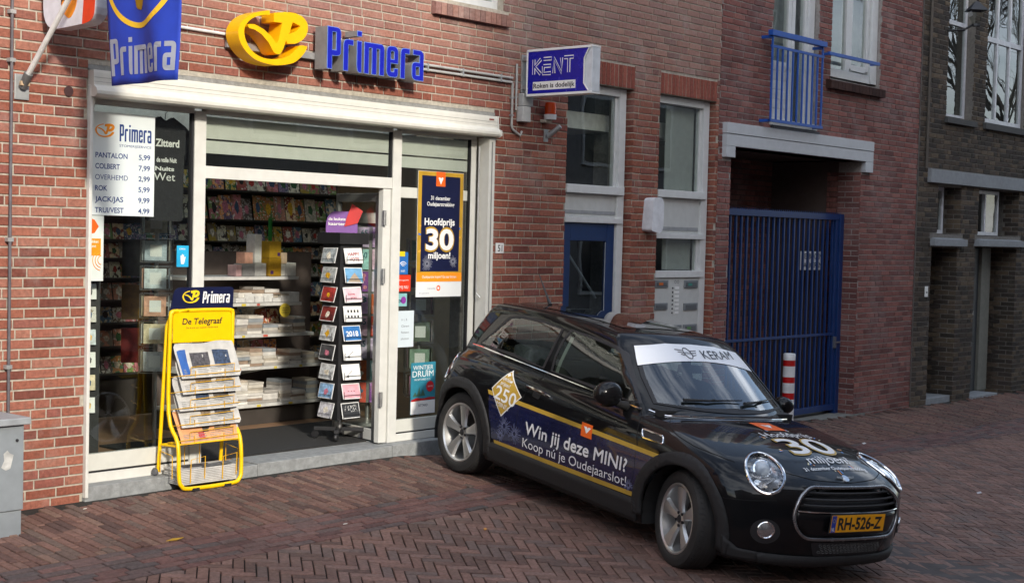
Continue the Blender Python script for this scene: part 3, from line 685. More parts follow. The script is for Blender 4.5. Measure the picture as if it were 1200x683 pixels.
# open folding leaf of the door
leaf = thing('door_leaf', 'open glass door leaf with white edge and steel hinges in the shop doorway', 'door', (1.88, .12, 0))
box('hinge_stile', ALU, 1.862, 1.945, .108, .165, -.008, 2.055, leaf, .004)
b = MB()
for z in (.35, 1.35, 1.82): b.lathe([(0, -.06), (.014, -.06), (.014, .06), (0, .06)], (1.862, .09, z), (0, 0, 1), 10)
b.build('hinge', STEEL, leaf, smooth=True)
dk = mat('shaded aluminium', (.22, .22, .21), .4, metal=.4)  # darker than the frame aluminium: its indoor shade is put into the colour
LM = Matrix.Translation((1.90, .17, 0)) @ Matrix.Rotation(rad(80), 4, 'Z')
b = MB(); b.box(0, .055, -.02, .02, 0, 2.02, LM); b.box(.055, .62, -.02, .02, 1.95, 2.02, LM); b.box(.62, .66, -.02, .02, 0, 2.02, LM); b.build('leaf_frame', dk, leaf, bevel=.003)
b = MB(); b.box(.055, .62, -.02, .02, .0, .09, LM); b.build('leaf_rail', ALU, leaf, bevel=.003)
b = MB(); b.box(.055, .62, -.003, .003, .09, 1.95, LM); b.build('leaf_glass', PGLASS, leaf)
b = MB(); b.tube([LM @ Vector((.60, -.03, 2.0)), LM @ Vector((.60, -.07, 2.0))], .028, 14); b.build('door_closer_knob', BLACKM, leaf, smooth=True)
# ------------------------------------------------------------------ shop room
FLW = mat('brown floor', (.28, .17, .10), .5, var=.2, scale=5)
MATM = mat('black entrance mat', (.022, .022, .022), .95, var=.4, scale=80, bump=.8, bscale=200)
BEIGE = mat('beige wall', (.55, .46, .34), .8, var=.06)
fl = box('shop_floor', FLW, -1.6, 6.3, .302, 6.0, -.25, -.021, None, 0); fl['kind'] = 'structure'
b = MB(); b.box(-1.75, -1.6, .31, 6, -.25, 2.9); b.box(6.3, 6.4, 1.5, 6, -.25, 2.9); b.box(3.9, 6.4, 1.4, 1.5, -.25, 2.9); b.box(3.62, 3.74, .51, 1.5, -.25, 2.9); b.box(-1.75, 6.4, 6.0, 6.15, -.25, 2.9); ro = b.build('shop_wall', BEIGE); ro['kind'] = 'structure'
CEM = mat('shop ceiling', (.8, .79, .75), .8)
b = MB(); b.box(-1.6, -1.0, .31, 6, 2.74, 2.9); b.box(4.6, 6.3, .31, 6, 2.74, 2.9); b.box(-1.0, 4.6, .31, 1.0, 2.74, 2.9); b.box(-1.0, 4.6, 5.4, 6, 2.74, 2.9)
b.box(-1.15, -1.0, 1.0, 5.4, 2.9, 5.6); b.box(4.6, 4.75, 1.0, 5.4, 2.9, 5.6); b.box(-1.15, 4.75, .85, 1.0, 2.9, 5.6); b.box(-1.15, 4.75, 5.4, 5.55, 2.9, 5.6); ce = b.build('shop_ceiling', CEM); ce['kind'] = 'structure'  # open ceiling and shaft walls added to bring daylight into the shop
rl2 = box('added_rooflight', PGLASS, -1.02, 4.62, .98, 5.42, 5.76, 5.77, None, 0); tag(rl2, 'added roof glass, made up to bring daylight into the shop', 'added_rooflight')  # unseen roof glass, added over the shaft that brightens the shop
em = box('entrance_mat', MATM, .10, 2.7, .302, 1.40, -.0205, -.006, None, 0); tag(em, 'black ribbed entrance mat inside the shop doorway', 'door mat')
# ------------------------------------------------------------------ wall of greeting cards
def printmat(name, c1, c2, sc):
    """printed card: two inks in soft irregular shapes on a tinted ground"""
    m = mat(name, c1, .45, var=.2, scale=40); n = m.node_tree.nodes; l = m.node_tree.links.new; b = n['Principled BSDF']; src = b.inputs['Base Color'].links[0].from_socket
    g = n.new('ShaderNodeNewGeometry'); v = n.new('ShaderNodeTexNoise'); v.inputs['Scale'].default_value = sc; v.inputs['Detail'].default_value = 3; l(g.outputs['Position'], v.inputs['Vector'])
    r = n.new('ShaderNodeValToRGB'); r.color_ramp.elements[0].position = .50; r.color_ramp.elements[1].position = .56; l(v.outputs['Fac'], r.inputs[0])
    x = n.new('ShaderNodeMixRGB'); l(r.outputs[0], x.inputs[0]); l(src, x.inputs[1]); x.inputs[2].default_value = (*c2, 1)
    v2 = n.new('ShaderNodeTexNoise'); v2.inputs['Scale'].default_value = sc*2.1; l(g.outputs['Position'], v2.inputs['Vector']); r2 = n.new('ShaderNodeValToRGB'); r2.color_ramp.elements[0].position = .60; r2.color_ramp.elements[1].position = .64; l(v2.outputs['Fac'], r2.inputs[0])
    y = n.new('ShaderNodeMixRGB'); l(r2.outputs[0], y.inputs[0]); l(x.outputs[0], y.inputs[1]); y.inputs[2].default_value = (.75, .72, .66, 1); l(y.outputs[0], b.inputs['Base Color']); return m
CPAL = ['#7a6a55', '#8d3b32', '#3c6a46', '#b59a3c', '#6c5a78', '#a8705a', '#c7b08a', '#385b74', '#9a5f2f', '#a7a29a', '#b4686f', '#5f7b3a', '#8c8577', '#c8874a', '#4a3a34', '#d0c4ae']
CMAT = [printmat('card tint %s' % c, tuple(min(.85, v*1.4+.03) for v in srgb(c)), srgb(CPAL[(i*5+3) % 16]), 16+3*(i % 5)) for i, c in enumerate(CPAL)]
rk = thing('card_wall_rack', 'wall rack with dark tiers full of greeting cards at the back of the shop', 'rack', (2.4, 2.7, 0))
dkw = mat('dark rack', (.05, .042, .036), .6)
box('back_panel', dkw, .3, 3.75, 2.76, 2.80, 0, 2.6, rk, 0)
CW = {}
CNAM = ['taupe', 'brick red', 'dark green', 'mustard', 'mauve', 'terracotta', 'sand', 'slate blue', 'rust', 'pale grey', 'rose', 'olive', 'stone grey', 'orange', 'dark brown', 'cream']
INAM = ['an ivory', 'a red', 'a green', 'a yellow', 'a navy', 'a pink', 'a black', 'a white']
rc = random.Random(12)
def card(name, w_, h_, mt, M, parent=None):
    k = (name, round(w_, 3), round(h_, 3), mt.name)
    if k not in CW:
        b = MB(); b.box(-w_/2, w_/2, -.002, .002, 0, h_); CW[k] = b.mesh(name, mt)
    o = bpy.data.objects.new(name, CW[k]); COL.objects.link(o); o.matrix_world = M; return o
INK = [mat('ink %d' % i, c, .5, var=.4, scale=60) for i, c in enumerate(['#d8cdb8', '#b03028', '#2f5b35', '#d9a51f', '#39506e', '#c8768a', '#201c1a', '#e8e0d0'])]
tiers = [(2.07, .17, .13, 0), (1.79, .24, .135, 1), (1.585, .16, .115, 2), (1.42, .13, .11, 3), (1.245, .14, .11, 4), (1.05, .15, .12, 5), (.85, .15, .12, 6), (.64, .15, .12, 7), (.40, .15, .12, 8)]
tn = ['topmost', 'second', 'third', 'fourth', 'fifth', 'sixth', 'seventh', 'eighth', 'lowest']
for z, h_, w_, t in tiers:
    box('tier', dkw, .3, 3.75, 2.64, 2.76, z-.018, z-.004, rk, 0)
    x = .45
    while x < 3.6:
        ww = w_*rc.uniform(.82, 1.08); hh = h_*rc.uniform(.85, 1.05)
        M = Matrix.Translation((x+ww/2, 2.66+rc.uniform(0, .02), z)) @ Matrix.Rotation(rad(-12+rc.uniform(-2, 2)), 4, 'X') @ Matrix.Rotation(rc.uniform(-.03, .03), 4, 'Y')
        ci = rc.randrange(len(CMAT)); mi_ = rc.randrange(len(INK)); pos = ['far left', 'left', 'middle', 'right', 'far right'][min(4, int((x-.45)/.64))]
        o = card('greeting_card', round(ww, 2), round(hh, 2), CMAT[ci], M); WM[o.name] = M
        tag(o, '%s card with %s motif, %s tier of the card wall, %s' % (CNAM[ci], INAM[mi_], tn[t], pos), 'card', 'greeting cards in the %s tier of the card wall' % tn[t])
        a = rc.uniform(.2, .32); mk = INK[mi_]
        kk = ('print', round(ww, 2), round(hh, 2), mk.name, int(a*20))
        if kk not in CW:
            bb = MB(); n_ = rc.choice([5, 8, 14]); s_ = rc.uniform(.5, 1)
            pts = [(math.cos(q*2*math.pi/n_)*ww*a*rc.uniform(.7, 1.1), hh*.5+math.sin(q*2*math.pi/n_)*hh*a*rc.uniform(.7, 1.15)) for q in range(n_)]
            bb.prism(pts, -.0032, -.0022, 'y'); CW[kk] = bb.mesh('motif', mk)
        p = bpy.data.objects.new('motif', CW[kk]); COL.objects.link(p); p.parent = o
        x += ww+.006
# ------------------------------------------------------------------ bookcase with books, boxes and stacks of paper
sh = thing('bookcase', 'white metal bookcase with stacked books and gift boxes left of the card wall', 'bookcase', (2.0, 1.9, 0))
SHM = mat('white shelf', (.62, .62, .60), .45)
SY0, SY1 = 1.62, 2.05
shz = [(1.29, 2.28, 1.0), (1.06, 2.32, 1), (.785, 2.47, 1), (.50, 2.72, 1), (.17, 2.80, 1)]
for z, xr, _ in shz:
    box('shelf', SHM, 1.05, xr, SY0, SY1, z-.03, z-.002, sh, .003)
box('back_panel', mat('shelf back', (.12, .09, .08), .7), 1.05, 2.8, SY1+.002, SY1+.02, 0, 1.5, sh, 0)
box('plinth', dkw, 1.05, 2.78, SY0+.06, SY1, -.02, .13, sh, 0)
for z, xr, _ in shz[1:4]:
    b = MB(); b.prism([(SY0+.02, z-.031), (SY1, z-.031), (SY1, z-.12)], 1.93, 1.94, 'x'); b.build('bracket', SHM, sh)
BKM = [mat('book %s' % c, c, .55, var=.16, scale=14) for c in ('#cfccc6', '#bdb8ae', '#a09c96', '#d8d5ce', '#aaa294', '#b8ac9c', '#93806f', '#cac4b8', '#8e9498')]
rb = random.Random(5)
BN = ['pale', 'beige', 'grey beige', 'ivory', 'khaki', 'tan', 'brown', 'cream', 'blue grey']
ORD = ['bottom', 'second', 'third', 'fourth', 'fifth', 'sixth', 'seventh', 'eighth', 'ninth', 'tenth']
def stack(z, x, w_, n, cols, where, h=(.018, .034), dpt=.16, si=0):
    zz = z
    for i in range(n):
        hh = rb.uniform(*h); dx = rb.uniform(-.008, .008); mi = rb.randrange(len(cols)); m = cols[mi]
        o = box('book', m, x+dx, x+w_+dx, SY0+.01+rb.uniform(0, .02), SY0+.01+dpt, zz, zz+hh-.001, None, .002)
        tag(o, '%s book, %s in the %s stack from the left on the %s bookcase shelf' % (BN[mi], ORD[i], ['first', 'second', 'third', 'fourth', 'fifth', 'sixth', 'seventh', 'eighth', 'ninth', 'tenth'][si], where), 'book', 'books lying on the %s shelf of the bookcase' % where)
        zz += hh
for z, xr, nm, x0, ns in ((1.06, 2.30, 'second', 1.62, (3, 5)), (.785, 2.44, 'third', 1.60, (3, 6)), (.50, 2.68, 'fourth', 1.45, (3, 6)), (.17, 2.74, 'lowest', 1.45, (3, 9))):
    x = x0; si = 0
    while x < xr-.14:
        w_ = rb.uniform(.12, .17); stack(z, x, w_, rb.randint(*ns), BKM, nm, dpt=.2, si=si); si += 1; x += w_+rb.uniform(.004, .012)
def gbox(lab, col, x0, x1, z0, z1, yo=.03, dep=.12, cat='box', nm='gift_box'):
    o = box(nm, mat('box %s' % col, col, .5, var=.12, scale=30), x0, x1, SY0+yo, SY0+yo+dep, z0, z1, None, .002); WM[o.name] = Matrix.Identity(4); return tag(o, lab, cat)
gbox('small white and pink box at the left end of the top shelf', '#c9a5a5', 1.60, 1.66, 1.292, 1.39)
g1 = gbox('grey box with an oval window on the top shelf', '#8d8d8d', 1.665, 1.80, 1.292, 1.40)
gbox('pale grey carton beside the oval window box on the top shelf', '#b9b9b7', 1.805, 1.93, 1.292, 1.405)
gbox('tall white carton with a pointed flap standing on the pale carton', '#dcdad6', 1.80, 1.875, 1.407, 1.66)
gbox('small floral box sitting on the oval window box', '#d3a08c', 1.69, 1.78, 1.402, 1.50)
g2 = gbox('lower gold box in the pair of gold boxes on the top shelf', '#a8821c', 1.94, 2.075, 1.292, 1.45, 0)
g3 = gbox('upper gold box stacked on the lower gold box', '#b18c22', 1.94, 2.07, 1.452, 1.60, 0)
gbox('small box with a red portrait print beside the gold boxes', '#cdb59a', 2.08, 2.165, 1.40, 1.50)
gbox('white box under the portrait box on the top shelf', '#d4d2ca', 2.08, 2.15, 1.292, 1.398)
gbox('white box at the right end of the top shelf', '#d8d6d0', 2.155, 2.27, 1.292, 1.41)
gl_ = gbox('slim green and red toy figure standing behind the gold boxes', '#2f8a3a', 2.10, 2.13, 1.52, 1.80, .2, .02, 'toy', 'toy_figure')
box('red_head', mat('toy red', '#b02420', .4), 2.07, 2.16, SY0+.19, SY0+.21, 1.50, 1.56, gl_, .01)
box('seal', mat('purple seal', '#4a2a6a', .5), 2.03, 2.06, SY0-.002, SY0, 1.47, 1.50, g3, 0); box('seal', mat('purple seal', '#4a2a6a', .5), 1.955, 1.985, SY0-.002, SY0, 1.31, 1.34, g2, 0)
for i in range(7):
    x = 1.58+i*.1
    o = gbox('white paper packet, %s from the left among the packets under the top shelf' % ORD[i].replace('bottom', 'first'), '#cfcfcc', x, x+.11, 1.062, 1.10+rb.uniform(.0, .05), .0, .15); o.name = 'paper_packet'; o['group'] = 'white paper packets on the second shelf'
b = MB(); b.lathe([(0, 0), (.062, 0), (.062, .003), (0, .003)], (2.10, SY0-.03, .99), (0, -1, 0), 24); o = b.build('price_disc', mat('yellow disc', '#c9b440', .5)); tag(o, 'round pale yellow sign hanging on the shelf edge with tiny print', 'sign')
WM[o.name] = Matrix.Identity(4)
for i, zz in enumerate((1.005, .985, .965)): text('lettering', ['GRATIS', 'VERPAKT', 'CADEAU'][i], GASK, (2.06, SY0-.034, zz), XU, ZU, .08, .010, o, .01)
for z, xr, _ in shz[1:]:
    pstr = MB(); pstr.box(1.45, xr-.02, SY0-.004, SY0-.001, z-.028, z-.004); ps_ = pstr.build('price_strip', mat('price strip', (.55, .55, .52), .5), sh)
    x = 1.5
    while x < xr-.08:
        c_ = rb.choice(['#c8b440', '#c8c8c4', '#c05a4a', '#d0d0cc']); box('price_label', mat('label '+c_, c_, .5), x, x+rb.uniform(.03, .05), SY0-.006, SY0-.0045, z-.026, z-.006, ps_, 0); x += rb.uniform(.09, .2)
# magazines leaning on the upper shelves of the bookcase
for i in range(5):
    ci = (i*3+1) % 16; M = Matrix.Translation((1.58+.15*i, SY0+.24, .50+.002)) @ Matrix.Rotation(rad(-8), 4, 'X'); o = card('magazine', .14, .21, CMAT[ci], M); tag(o, '%s magazine leaning at the back of the fourth bookcase shelf' % CNAM[ci], 'magazine', 'magazines leaning in the bookcase')
    ci = (i*5+2) % 16; M = Matrix.Translation((1.66+.14*i, SY0+.26, .785+.002)) @ Matrix.Rotation(rad(-8), 4, 'X'); o = card('magazine', .13, .20, CMAT[ci], M); tag(o, '%s magazine leaning at the back of the third bookcase shelf' % CNAM[ci], 'magazine', 'magazines leaning in the bookcase')
# ------------------------------------------------------------------ card spinners
def card_print(o, w_, h_, lines, mt, bgm=None, y=-.0025):
    """print on the front of a card whose local frame is x across, z up, front at -y"""
    M = wm(o)
    if bgm: pic('print', bgm, M @ Vector((-w_/2+.006, y, .006)), M.to_3x3() @ Vector(XU), M.to_3x3() @ Vector(ZU), w_-.012, h_-.012, o)
    for (s, x, z, ww, hh) in lines: text('lettering', s, mt, M @ Vector((x, y-.0006, z)), M.to_3x3() @ Vector(XU), M.to_3x3() @ Vector(ZU), ww, hh, o, .02)
SPX, SPY = 1.79, .50
sp = thing('card_spinner', 'black card spinner on castors standing in the shop doorway', 'card spinner', (SPX, SPY, 0))
b = MB(); b.tube([(SPX, SPY, .08), (SPX, SPY, 1.6)], .018, 10); b.build('pole', STEEL, sp, smooth=True)
phi0 = math.atan2(SPY-CAM[1], SPX-CAM[0])+math.pi     # faces the way the camera looks at it; edge of the box towards the street
eangle = rad(227)
hw = .135
# square column turned by 45 degrees against the line of sight
Rs = Matrix.Rotation(rad(-1.5), 4, 'Z')
SPM = Matrix.Translation((SPX, SPY, 0)) @ Matrix.Rotation(rad(-4), 4, 'Z')
b = MB(); b.box(-.115, .115, -.115, .115, .165, 1.60, SPM); b.box(-.15, .15, -.15, .15, 1.601, 1.69, SPM); b.build('column', BLACKM, sp)
b = MB()
for a in (0, 90):
    R_ = SPM @ Matrix.Rotation(rad(a+45), 4, 'Z'); b.box(-.21, .21, -.02, .02, .06, .09, R_)
b.build('base', BLACKM, sp, bevel=.003)
b = MB()
for a in (45, 135, 225, 315):
    p = SPM @ Matrix.Rotation(rad(a), 4, 'Z') @ Vector((.2, 0, .027)); b.lathe([(0, -.012), (.028, -.012), (.033, 0), (.028, .012), (0, .012)], p, (math.cos(rad(a+70)), math.sin(rad(a+70)), 0), 14)
b.build('castor', BLACKM, sp, smooth=True)
b = MB()
FACES = [('left', -90), ('right', 0)]    # face normals -X (left in view) and -Y (right in view)
tier_names = ['top', 'second', 'third', 'fourth', 'fifth', 'sixth', 'seventh', 'bottom']
specL_ = [('#a8b0b4', 'pale grey'), ('#b4b8b8', 'grey'), ('#a83a34', 'red and cream'), ('#7d2d28', 'red round motif'), ('#c2c4c4', 'white grey dog'), ('#c8caca', 'black and white'), ('#8fb4d8', 'light blue'), ('#c8c6cc', 'white sketch')]
specR_ = [('#e6e4e0', 'white HAPPY VOTE'), ('#6fa4cc', 'blue mountain'), ('#e3c3cc', 'pink lettered'), ('#e4e4e2', 'white with black squares'), ('#2f6fb0', 'blue 2018'), ('#e6e6e2', 'white pen drawing'), ('#e2a3ae', 'pink'), ('#303236', 'black speckled')]
zs0 = [1.435, 1.275, 1.115, .955, .795, .635, .475, .315]
zt = [1.475-.158*i for i in range(9)]
specL = specL_[:5]+[('#4a4a4c', 'black star')]+specL_[5:]; specR = specR_[:5]+[('#dcd8d0', 'cream winter')]+specR_[5:]
tier_names = ['top', 'second', 'third', 'fourth', 'fifth', 'sixth', 'seventh', 'eighth', 'bottom']
for fi, (fn, ang) in enumerate(FACES):
    FM = SPM @ Matrix.Rotation(rad(ang), 4, 'Z')
    for i, z in enumerate(zt):
        tname = tier_names[i]
        for xx in (-.085, .085): b.tube([FM @ Vector((xx, -.118, z-.03)), FM @ Vector((xx, -.165, z-.03)), FM @ Vector((xx, -.165, z+.03))], .0022, 5)
        b.tube([FM @ Vector((-.085, -.165, z+.0)), FM @ Vector((.085, -.165, z+.0))], .0022, 5)
        col, dsc = (specL if fi == 0 else specR)[i]
        if i > 5: i -= 1; shifted = True
        M = FM @ Matrix.Translation((rc.uniform(-.006, .006), -.128-.03, z-.032)) @ Matrix.Rotation(rad(-14+rc.uniform(-3, 3)), 4, 'X') @ Matrix.Rotation(rc.uniform(-.03, .03), 4, 'Y')
        o = card('postcard', .185, .128, WHITEP, M); WM[o.name] = M
        tag(o, '%s postcard, %s tier, %s face of the black spinner' % (dsc, tname, fn), 'postcard', 'postcards on the black spinner')
        if fi == 1:
            if i == 0: card_print(o, .185, .128, [('HAPPY', -.06, .065, .12, .026), ('VOTE', -.05, .022, .10, .026)], mat('berry ink', '#a03a4a', .5))
            elif i == 4: card_print(o, .185, .128, [('2018', -.062, .04, .125, .042)], WHITEP, mat('c'+col, col, .5, var=.2))
            elif i == 3:
                bb = MB()
                for q in range(8):
                    px_, pz_ = -.055+.033*(q % 4), .03+.045*(q//4)
                    bb.box(px_, px_+.016, -.0032, -.0022, pz_, pz_+.022, M)
                bb.build('print', GASK, o)
            elif i == 5:
                bb = MB(); bb.box(-.045, .05, -.0032, -.0022, .052, .0555, M @ Matrix.Rotation(rad(-35), 4, 'Y')); bb.box(-.05, -.03, -.0034, -.0022, .02, .035, M); bb.build('print', GASK, o)
            elif i == 2: card_print(o, .185, .128, [('love', -.05, .06, .07, .02), ('you', -.03, .03, .06, .02)], mat('c pinkink', '#b0586a', .5), mat('c'+col, col, .5, var=.2))
            elif i == 1:
                card_print(o, .185, .128, [], WHITEP, mat('c'+col, col, .5, var=.15)); bb = MB(); bb.prism([(-.071, .007), (.07, .007), (.01, .085), (-.02, .06)], -.0040, -.0030, 'y', M); bb.build('print', mat('rock', '#a89884', .7), o)
            elif i == 7:
                card_print(o, .185, .128, [], WHITEP, mat('c'+col, col, .5, var=.15)); bb = MB()
                for q in range(60): x_, z_ = rc.uniform(-.065, .065), rc.uniform(.05, .105); bb.box(x_, x_+.004, -.0042, -.0032, z_, z_+.004, M)
                bb.build('print', WHITEP, o)
            else: card_print(o, .185, .128, [('x x x', -.04, .06, .08, .012)], GASK, mat('c'+col, col, .5, var=.2))
        else:
            card_print(o, .185, .128, [], GASK, mat('c'+col, col, .5, var=.5, scale=30))
            bb = MB(); n_ = rc.randint(5, 9); bb.prism([(math.cos(q*6.283/n_)*.035*rc.uniform(.5, 1.2), .058+math.sin(q*6.283/n_)*.032*rc.uniform(.5, 1.2)) for q in range(n_)], -.0042, -.0032, 'y', M); bb.build('motif', rc.choice(INK), o)
b.build('wire_pocket', BLACKM, sp)
# bottom row: one more card per face
for fi, (fn, ang) in enumerate(FACES):
    M = SPM @ Matrix.Rotation(rad(ang), 4, 'Z') @ Matrix.Translation((0, -.150, .10))
# purple header sign with red flap behind the spinner top
hd = thing('promo_header', 'purple round topped promotion sign with a red envelope on top of the spinner', 'sign', (SPX, SPY+.05, 1.69))
LPm = [(-.13, 0), (.13, 0), (.13, .10, .06), (.09, .175, .06), (-.09, .175, .06), (-.13, .10, .06)]
HM = Matrix.Translation((SPX+.0, SPY+.02, 1.692)) @ Matrix.Rotation(rad(-35), 4, 'Z')
hu, hv = HM.to_3x3() @ Vector(XU), Vector(ZU)
shape('board', [rpoly(LPm)], mat('purple card', '#7a4a9a', .5, var=.1), HM @ Vector((0, 0, 0)), hu, hv, .004, hd)
for i, s_ in enumerate(('de leukste', 'kaarten')): text('lettering', s_, WHITEP, HM @ Vector((-.11, -.005, .10-.04*i)), hu, hv, .14, .024, hd, .02)
shape('envelope', [[(0, 0), (.11, .03), (.15, .13), (.06, .19), (.02, .08)]], mat('red envelope', '#c81e1e', .4), HM @ Vector((.02, -.008, .05)), hu, hv, .006, hd)
# silver spinner behind the door leaf
s2 = thing('silver_spinner', 'tall spinner with a brushed drum top and birthday cards behind the door leaf', 'card spinner', (2.57, 1.0, 0))
b = MB(); b.lathe([(0, 1.78), (.17, 1.78), (.17, 1.87), (0, 1.87)], (2.57, 1.0, 0), (0, 0, 1), 32); b.build('drum', STEEL, s2, smooth=True)
S2M = Matrix.Translation((2.57, 1.0, 0)) @ Matrix.Rotation(rad(-42), 4, 'Z')
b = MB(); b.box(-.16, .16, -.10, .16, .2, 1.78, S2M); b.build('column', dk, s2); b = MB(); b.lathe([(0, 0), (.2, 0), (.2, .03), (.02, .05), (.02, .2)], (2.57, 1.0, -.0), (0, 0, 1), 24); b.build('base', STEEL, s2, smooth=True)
cc = [('#cdb7d8', '65'), ('#9ed4d0', '60'), ('#7d3a8e', ''), ('#caa6d6', '8'), ('#d7b0c8', '65'), ('#d6c8e0', '65'), ('#c05a20', ''), ('#c8442a', '')]
for k in range(2):
    for i in range(8):
        M = S2M @ Matrix.Translation((-.078+.156*k, -.118, 1.57-.195*i)) @ Matrix.Rotation(rad(-5), 4, 'X')
        col, s_ = cc[(i+3*k) % 8]
        o = card('birthday_card', .125, .175, mat('bd %s' % col, col, .5, var=.3, scale=30), M); WM[o.name] = M
        tag(o, 'tall birthday card in the %s row of the %s column of the silver topped spinner' % (tier_names[i], ['left', 'right'][k]), 'card', 'birthday cards on the silver topped spinner')
        if s_: card_print(o, .125, .175, [(s_, -.01, .10, .06, .05)], mat('teal ink', '#2c6a78', .5))
        else:
            bb = MB()
            for q in range(5): bb.lathe([(0, 0), (.018, 0), (.018, .001), (0, .001)], M @ Vector((rc.uniform(-.04, .04), -.0022, rc.uniform(.03, .15))), M.to_3x3() @ Vector((0, -1, 0)), 8)
            bb.build('motif', rc.choice(INK), o)
# wire spinner with clear pockets in the left window
def pocket_tower(name, label, x, y, z0, n, hh, w_, pal, post=True):
    t = thing(name, label, 'card spinner', (x, y, 0)); TM = Matrix.Translation((x, y, 0)) @ Matrix.Rotation(rad(-40), 4, 'Z')
    if post:
        b = MB(); b.tube([(x, y, 0), (x, y, z0+n*hh)], .016, 10); b.build('post', STEEL, t, smooth=True); b = MB(); b.lathe([(0, 0), (.22, 0), (.2, .02), (.03, .04)], (x, y, 0), (0, 0, 1), 20); b.build('foot', GALV, t, smooth=True)
    b = MB(); g = MB()
    for i in range(n):
        z = z0+i*hh
        for a in (0, 90, 180, 270):
            R_ = TM @ Matrix.Rotation(rad(a), 4, 'Z'); q = w_/2
            P = [R_ @ Vector(v_) for v_ in ((-q, -q-.01, z), (q, -q-.01, z), (q, -q-.01, z+hh*.85), (-q, -q-.01, z+hh*.85))]
            b.tube(P, .0025, 4, closed=True)
            g.box(-q, q, -q-.006, -q-.004, z+.005, z+hh*.8, R_)
    b.build('wire_frame', STEEL, t); g.build('clear_pocket', glass('pocket film '+name, (.97, .98, .98), ior=1.3), t)
    for i in range(n):
        for a, an in ((0, 'front'), (-90, 'left'), (90, 'right')):
            M = TM @ Matrix.Rotation(rad(a), 4, 'Z') @ Matrix.Translation((0, -w_/2+.004, z0+i*hh+.012))
            m_ = pal[(i+(a//90)) % len(pal)]
            o = card('greeting_card', w_*.8, hh*.72, m_, M); WM[o.name] = M
            tag(o, 'greeting card on the %s side, row %s from below, of the %s' % (an, ['one', 'two', 'three', 'four', 'five', 'six', 'seven'][i], name.replace('_', ' ')), 'card')
            pic('inset', WHITEP, M @ Vector((-w_*.2, -.003, hh*.15)), M.to_3x3() @ Vector(XU), Vector(ZU), w_*.42, hh*.42, o)
    return t
PALW = [mat('pocket %s' % c, c, .5, var=.35, scale=25) for c in ('#c6c8ca', '#d5c4a4', '#cf9c84', '#c8d0d4', '#b2bec8', '#c8c2b0')]
pocket_tower('window_spinner', 'wire spinner with clear card pockets in the left shop window', .13, .72, .62, 6, .205, .20, PALW)
pocket_tower('side_window_spinner', 'dark card stand seen through the narrow side pane', 2.95, .75, .25, 6, .24, .22, [mat('pocket %s' % c, c, .5, var=.3, scale=25) for c in ('#8a5a6e', '#7f9a86', '#55604a', '#9a8a86')])
# black stand with small cards at the far left of the window
ls_ = thing('black_card_stand', 'black card stand close to the left edge of the shop window', 'card stand', (-.75, .3, 0))
LSM = Matrix.Translation((-.74, .28, 0)) @ Matrix.Rotation(rad(-25), 4, 'Z')
b = MB(); b.box(-.09, .09, 0, .2, .1, 1.36, LSM); b.build('column', BLACKM, ls_); b = MB(); b.box(-.13, .13, -.02, .22, -.01, .02, LSM); b.build('base', BLACKM, ls_)
for i in range(6):
    M = LSM @ Matrix.Translation((.01, -.03, 1.20-.155*i)) @ Matrix.Rotation(rad(-10), 4, 'X')
    o = card('small_card', .10, .105, [WHITEP, CMAT[9], PALW[3], WHITEP, PALW[1], WHITEP][i], M); WM[o.name] = M
    tag(o, 'small card at the window edge, %s from the top of the black stand' % ['first', 'second', 'third', 'fourth', 'fifth', 'lowest'][i], 'card')
    bb = MB(); bb.prism([(-.02, .03), (.02, .03), (.025, .06), (0, .085), (-.025, .06)], -.0040, -.0025, 'y', M); bb.build('motif', [INK[6], INK[4], INK[3]][i % 3], o)
for i, c in enumerate(('#8a1f1c', '#6a4a1a', '#3a3a3a')):
    M = Matrix.Translation((.55, 1.6, .6+.35*i)) @ Matrix.Rotation(rad(-30), 4, 'Z')
    o = card('magazine', .22, .28, mat('mag %s' % c, c, .4, var=.5, scale=14), M); tag(o, ['red magazine low in the dark window display', 'brown magazine midway up the dark window display', 'grey magazine high in the dark window display'][i], 'magazine')
dwr = thing('window_display_rack', 'dark shelving behind the wire spinner in the left window', 'rack', (.2, 2.0, 0)); box('back_panel', dkw, -1.5, .28, 2.1, 2.15, 0, 2.2, dwr, 0)
for i in range(5): box('shelf', dkw, -1.45, .26, 1.85, 2.1, .3+.38*i, .32+.38*i, dwr, 0)
for i in range(5):
    x = -1.4
    while x < .15:
        ww = rc.uniform(.09, .16); hh = rc.uniform(.15, .26)
        cj = rc.randrange(len(CMAT)); o = card('magazine', round(ww, 2), round(hh, 2), CMAT[cj], Matrix.Translation((x+ww/2, 1.93, .322+.38*i)) @ Matrix.Rotation(rad(-10), 4, 'X')); mq = int((x+1.4)/.3); tag(o, '%s magazine on the %s shelf from the floor behind the left window, %s' % (CNAM[cj], ORD[i] if i else 'first', ['far left', 'left', 'centre left', 'centre right', 'right', 'far right'][min(5, mq)]), 'magazine', 'magazines on the dark window shelving'); x += ww+.02
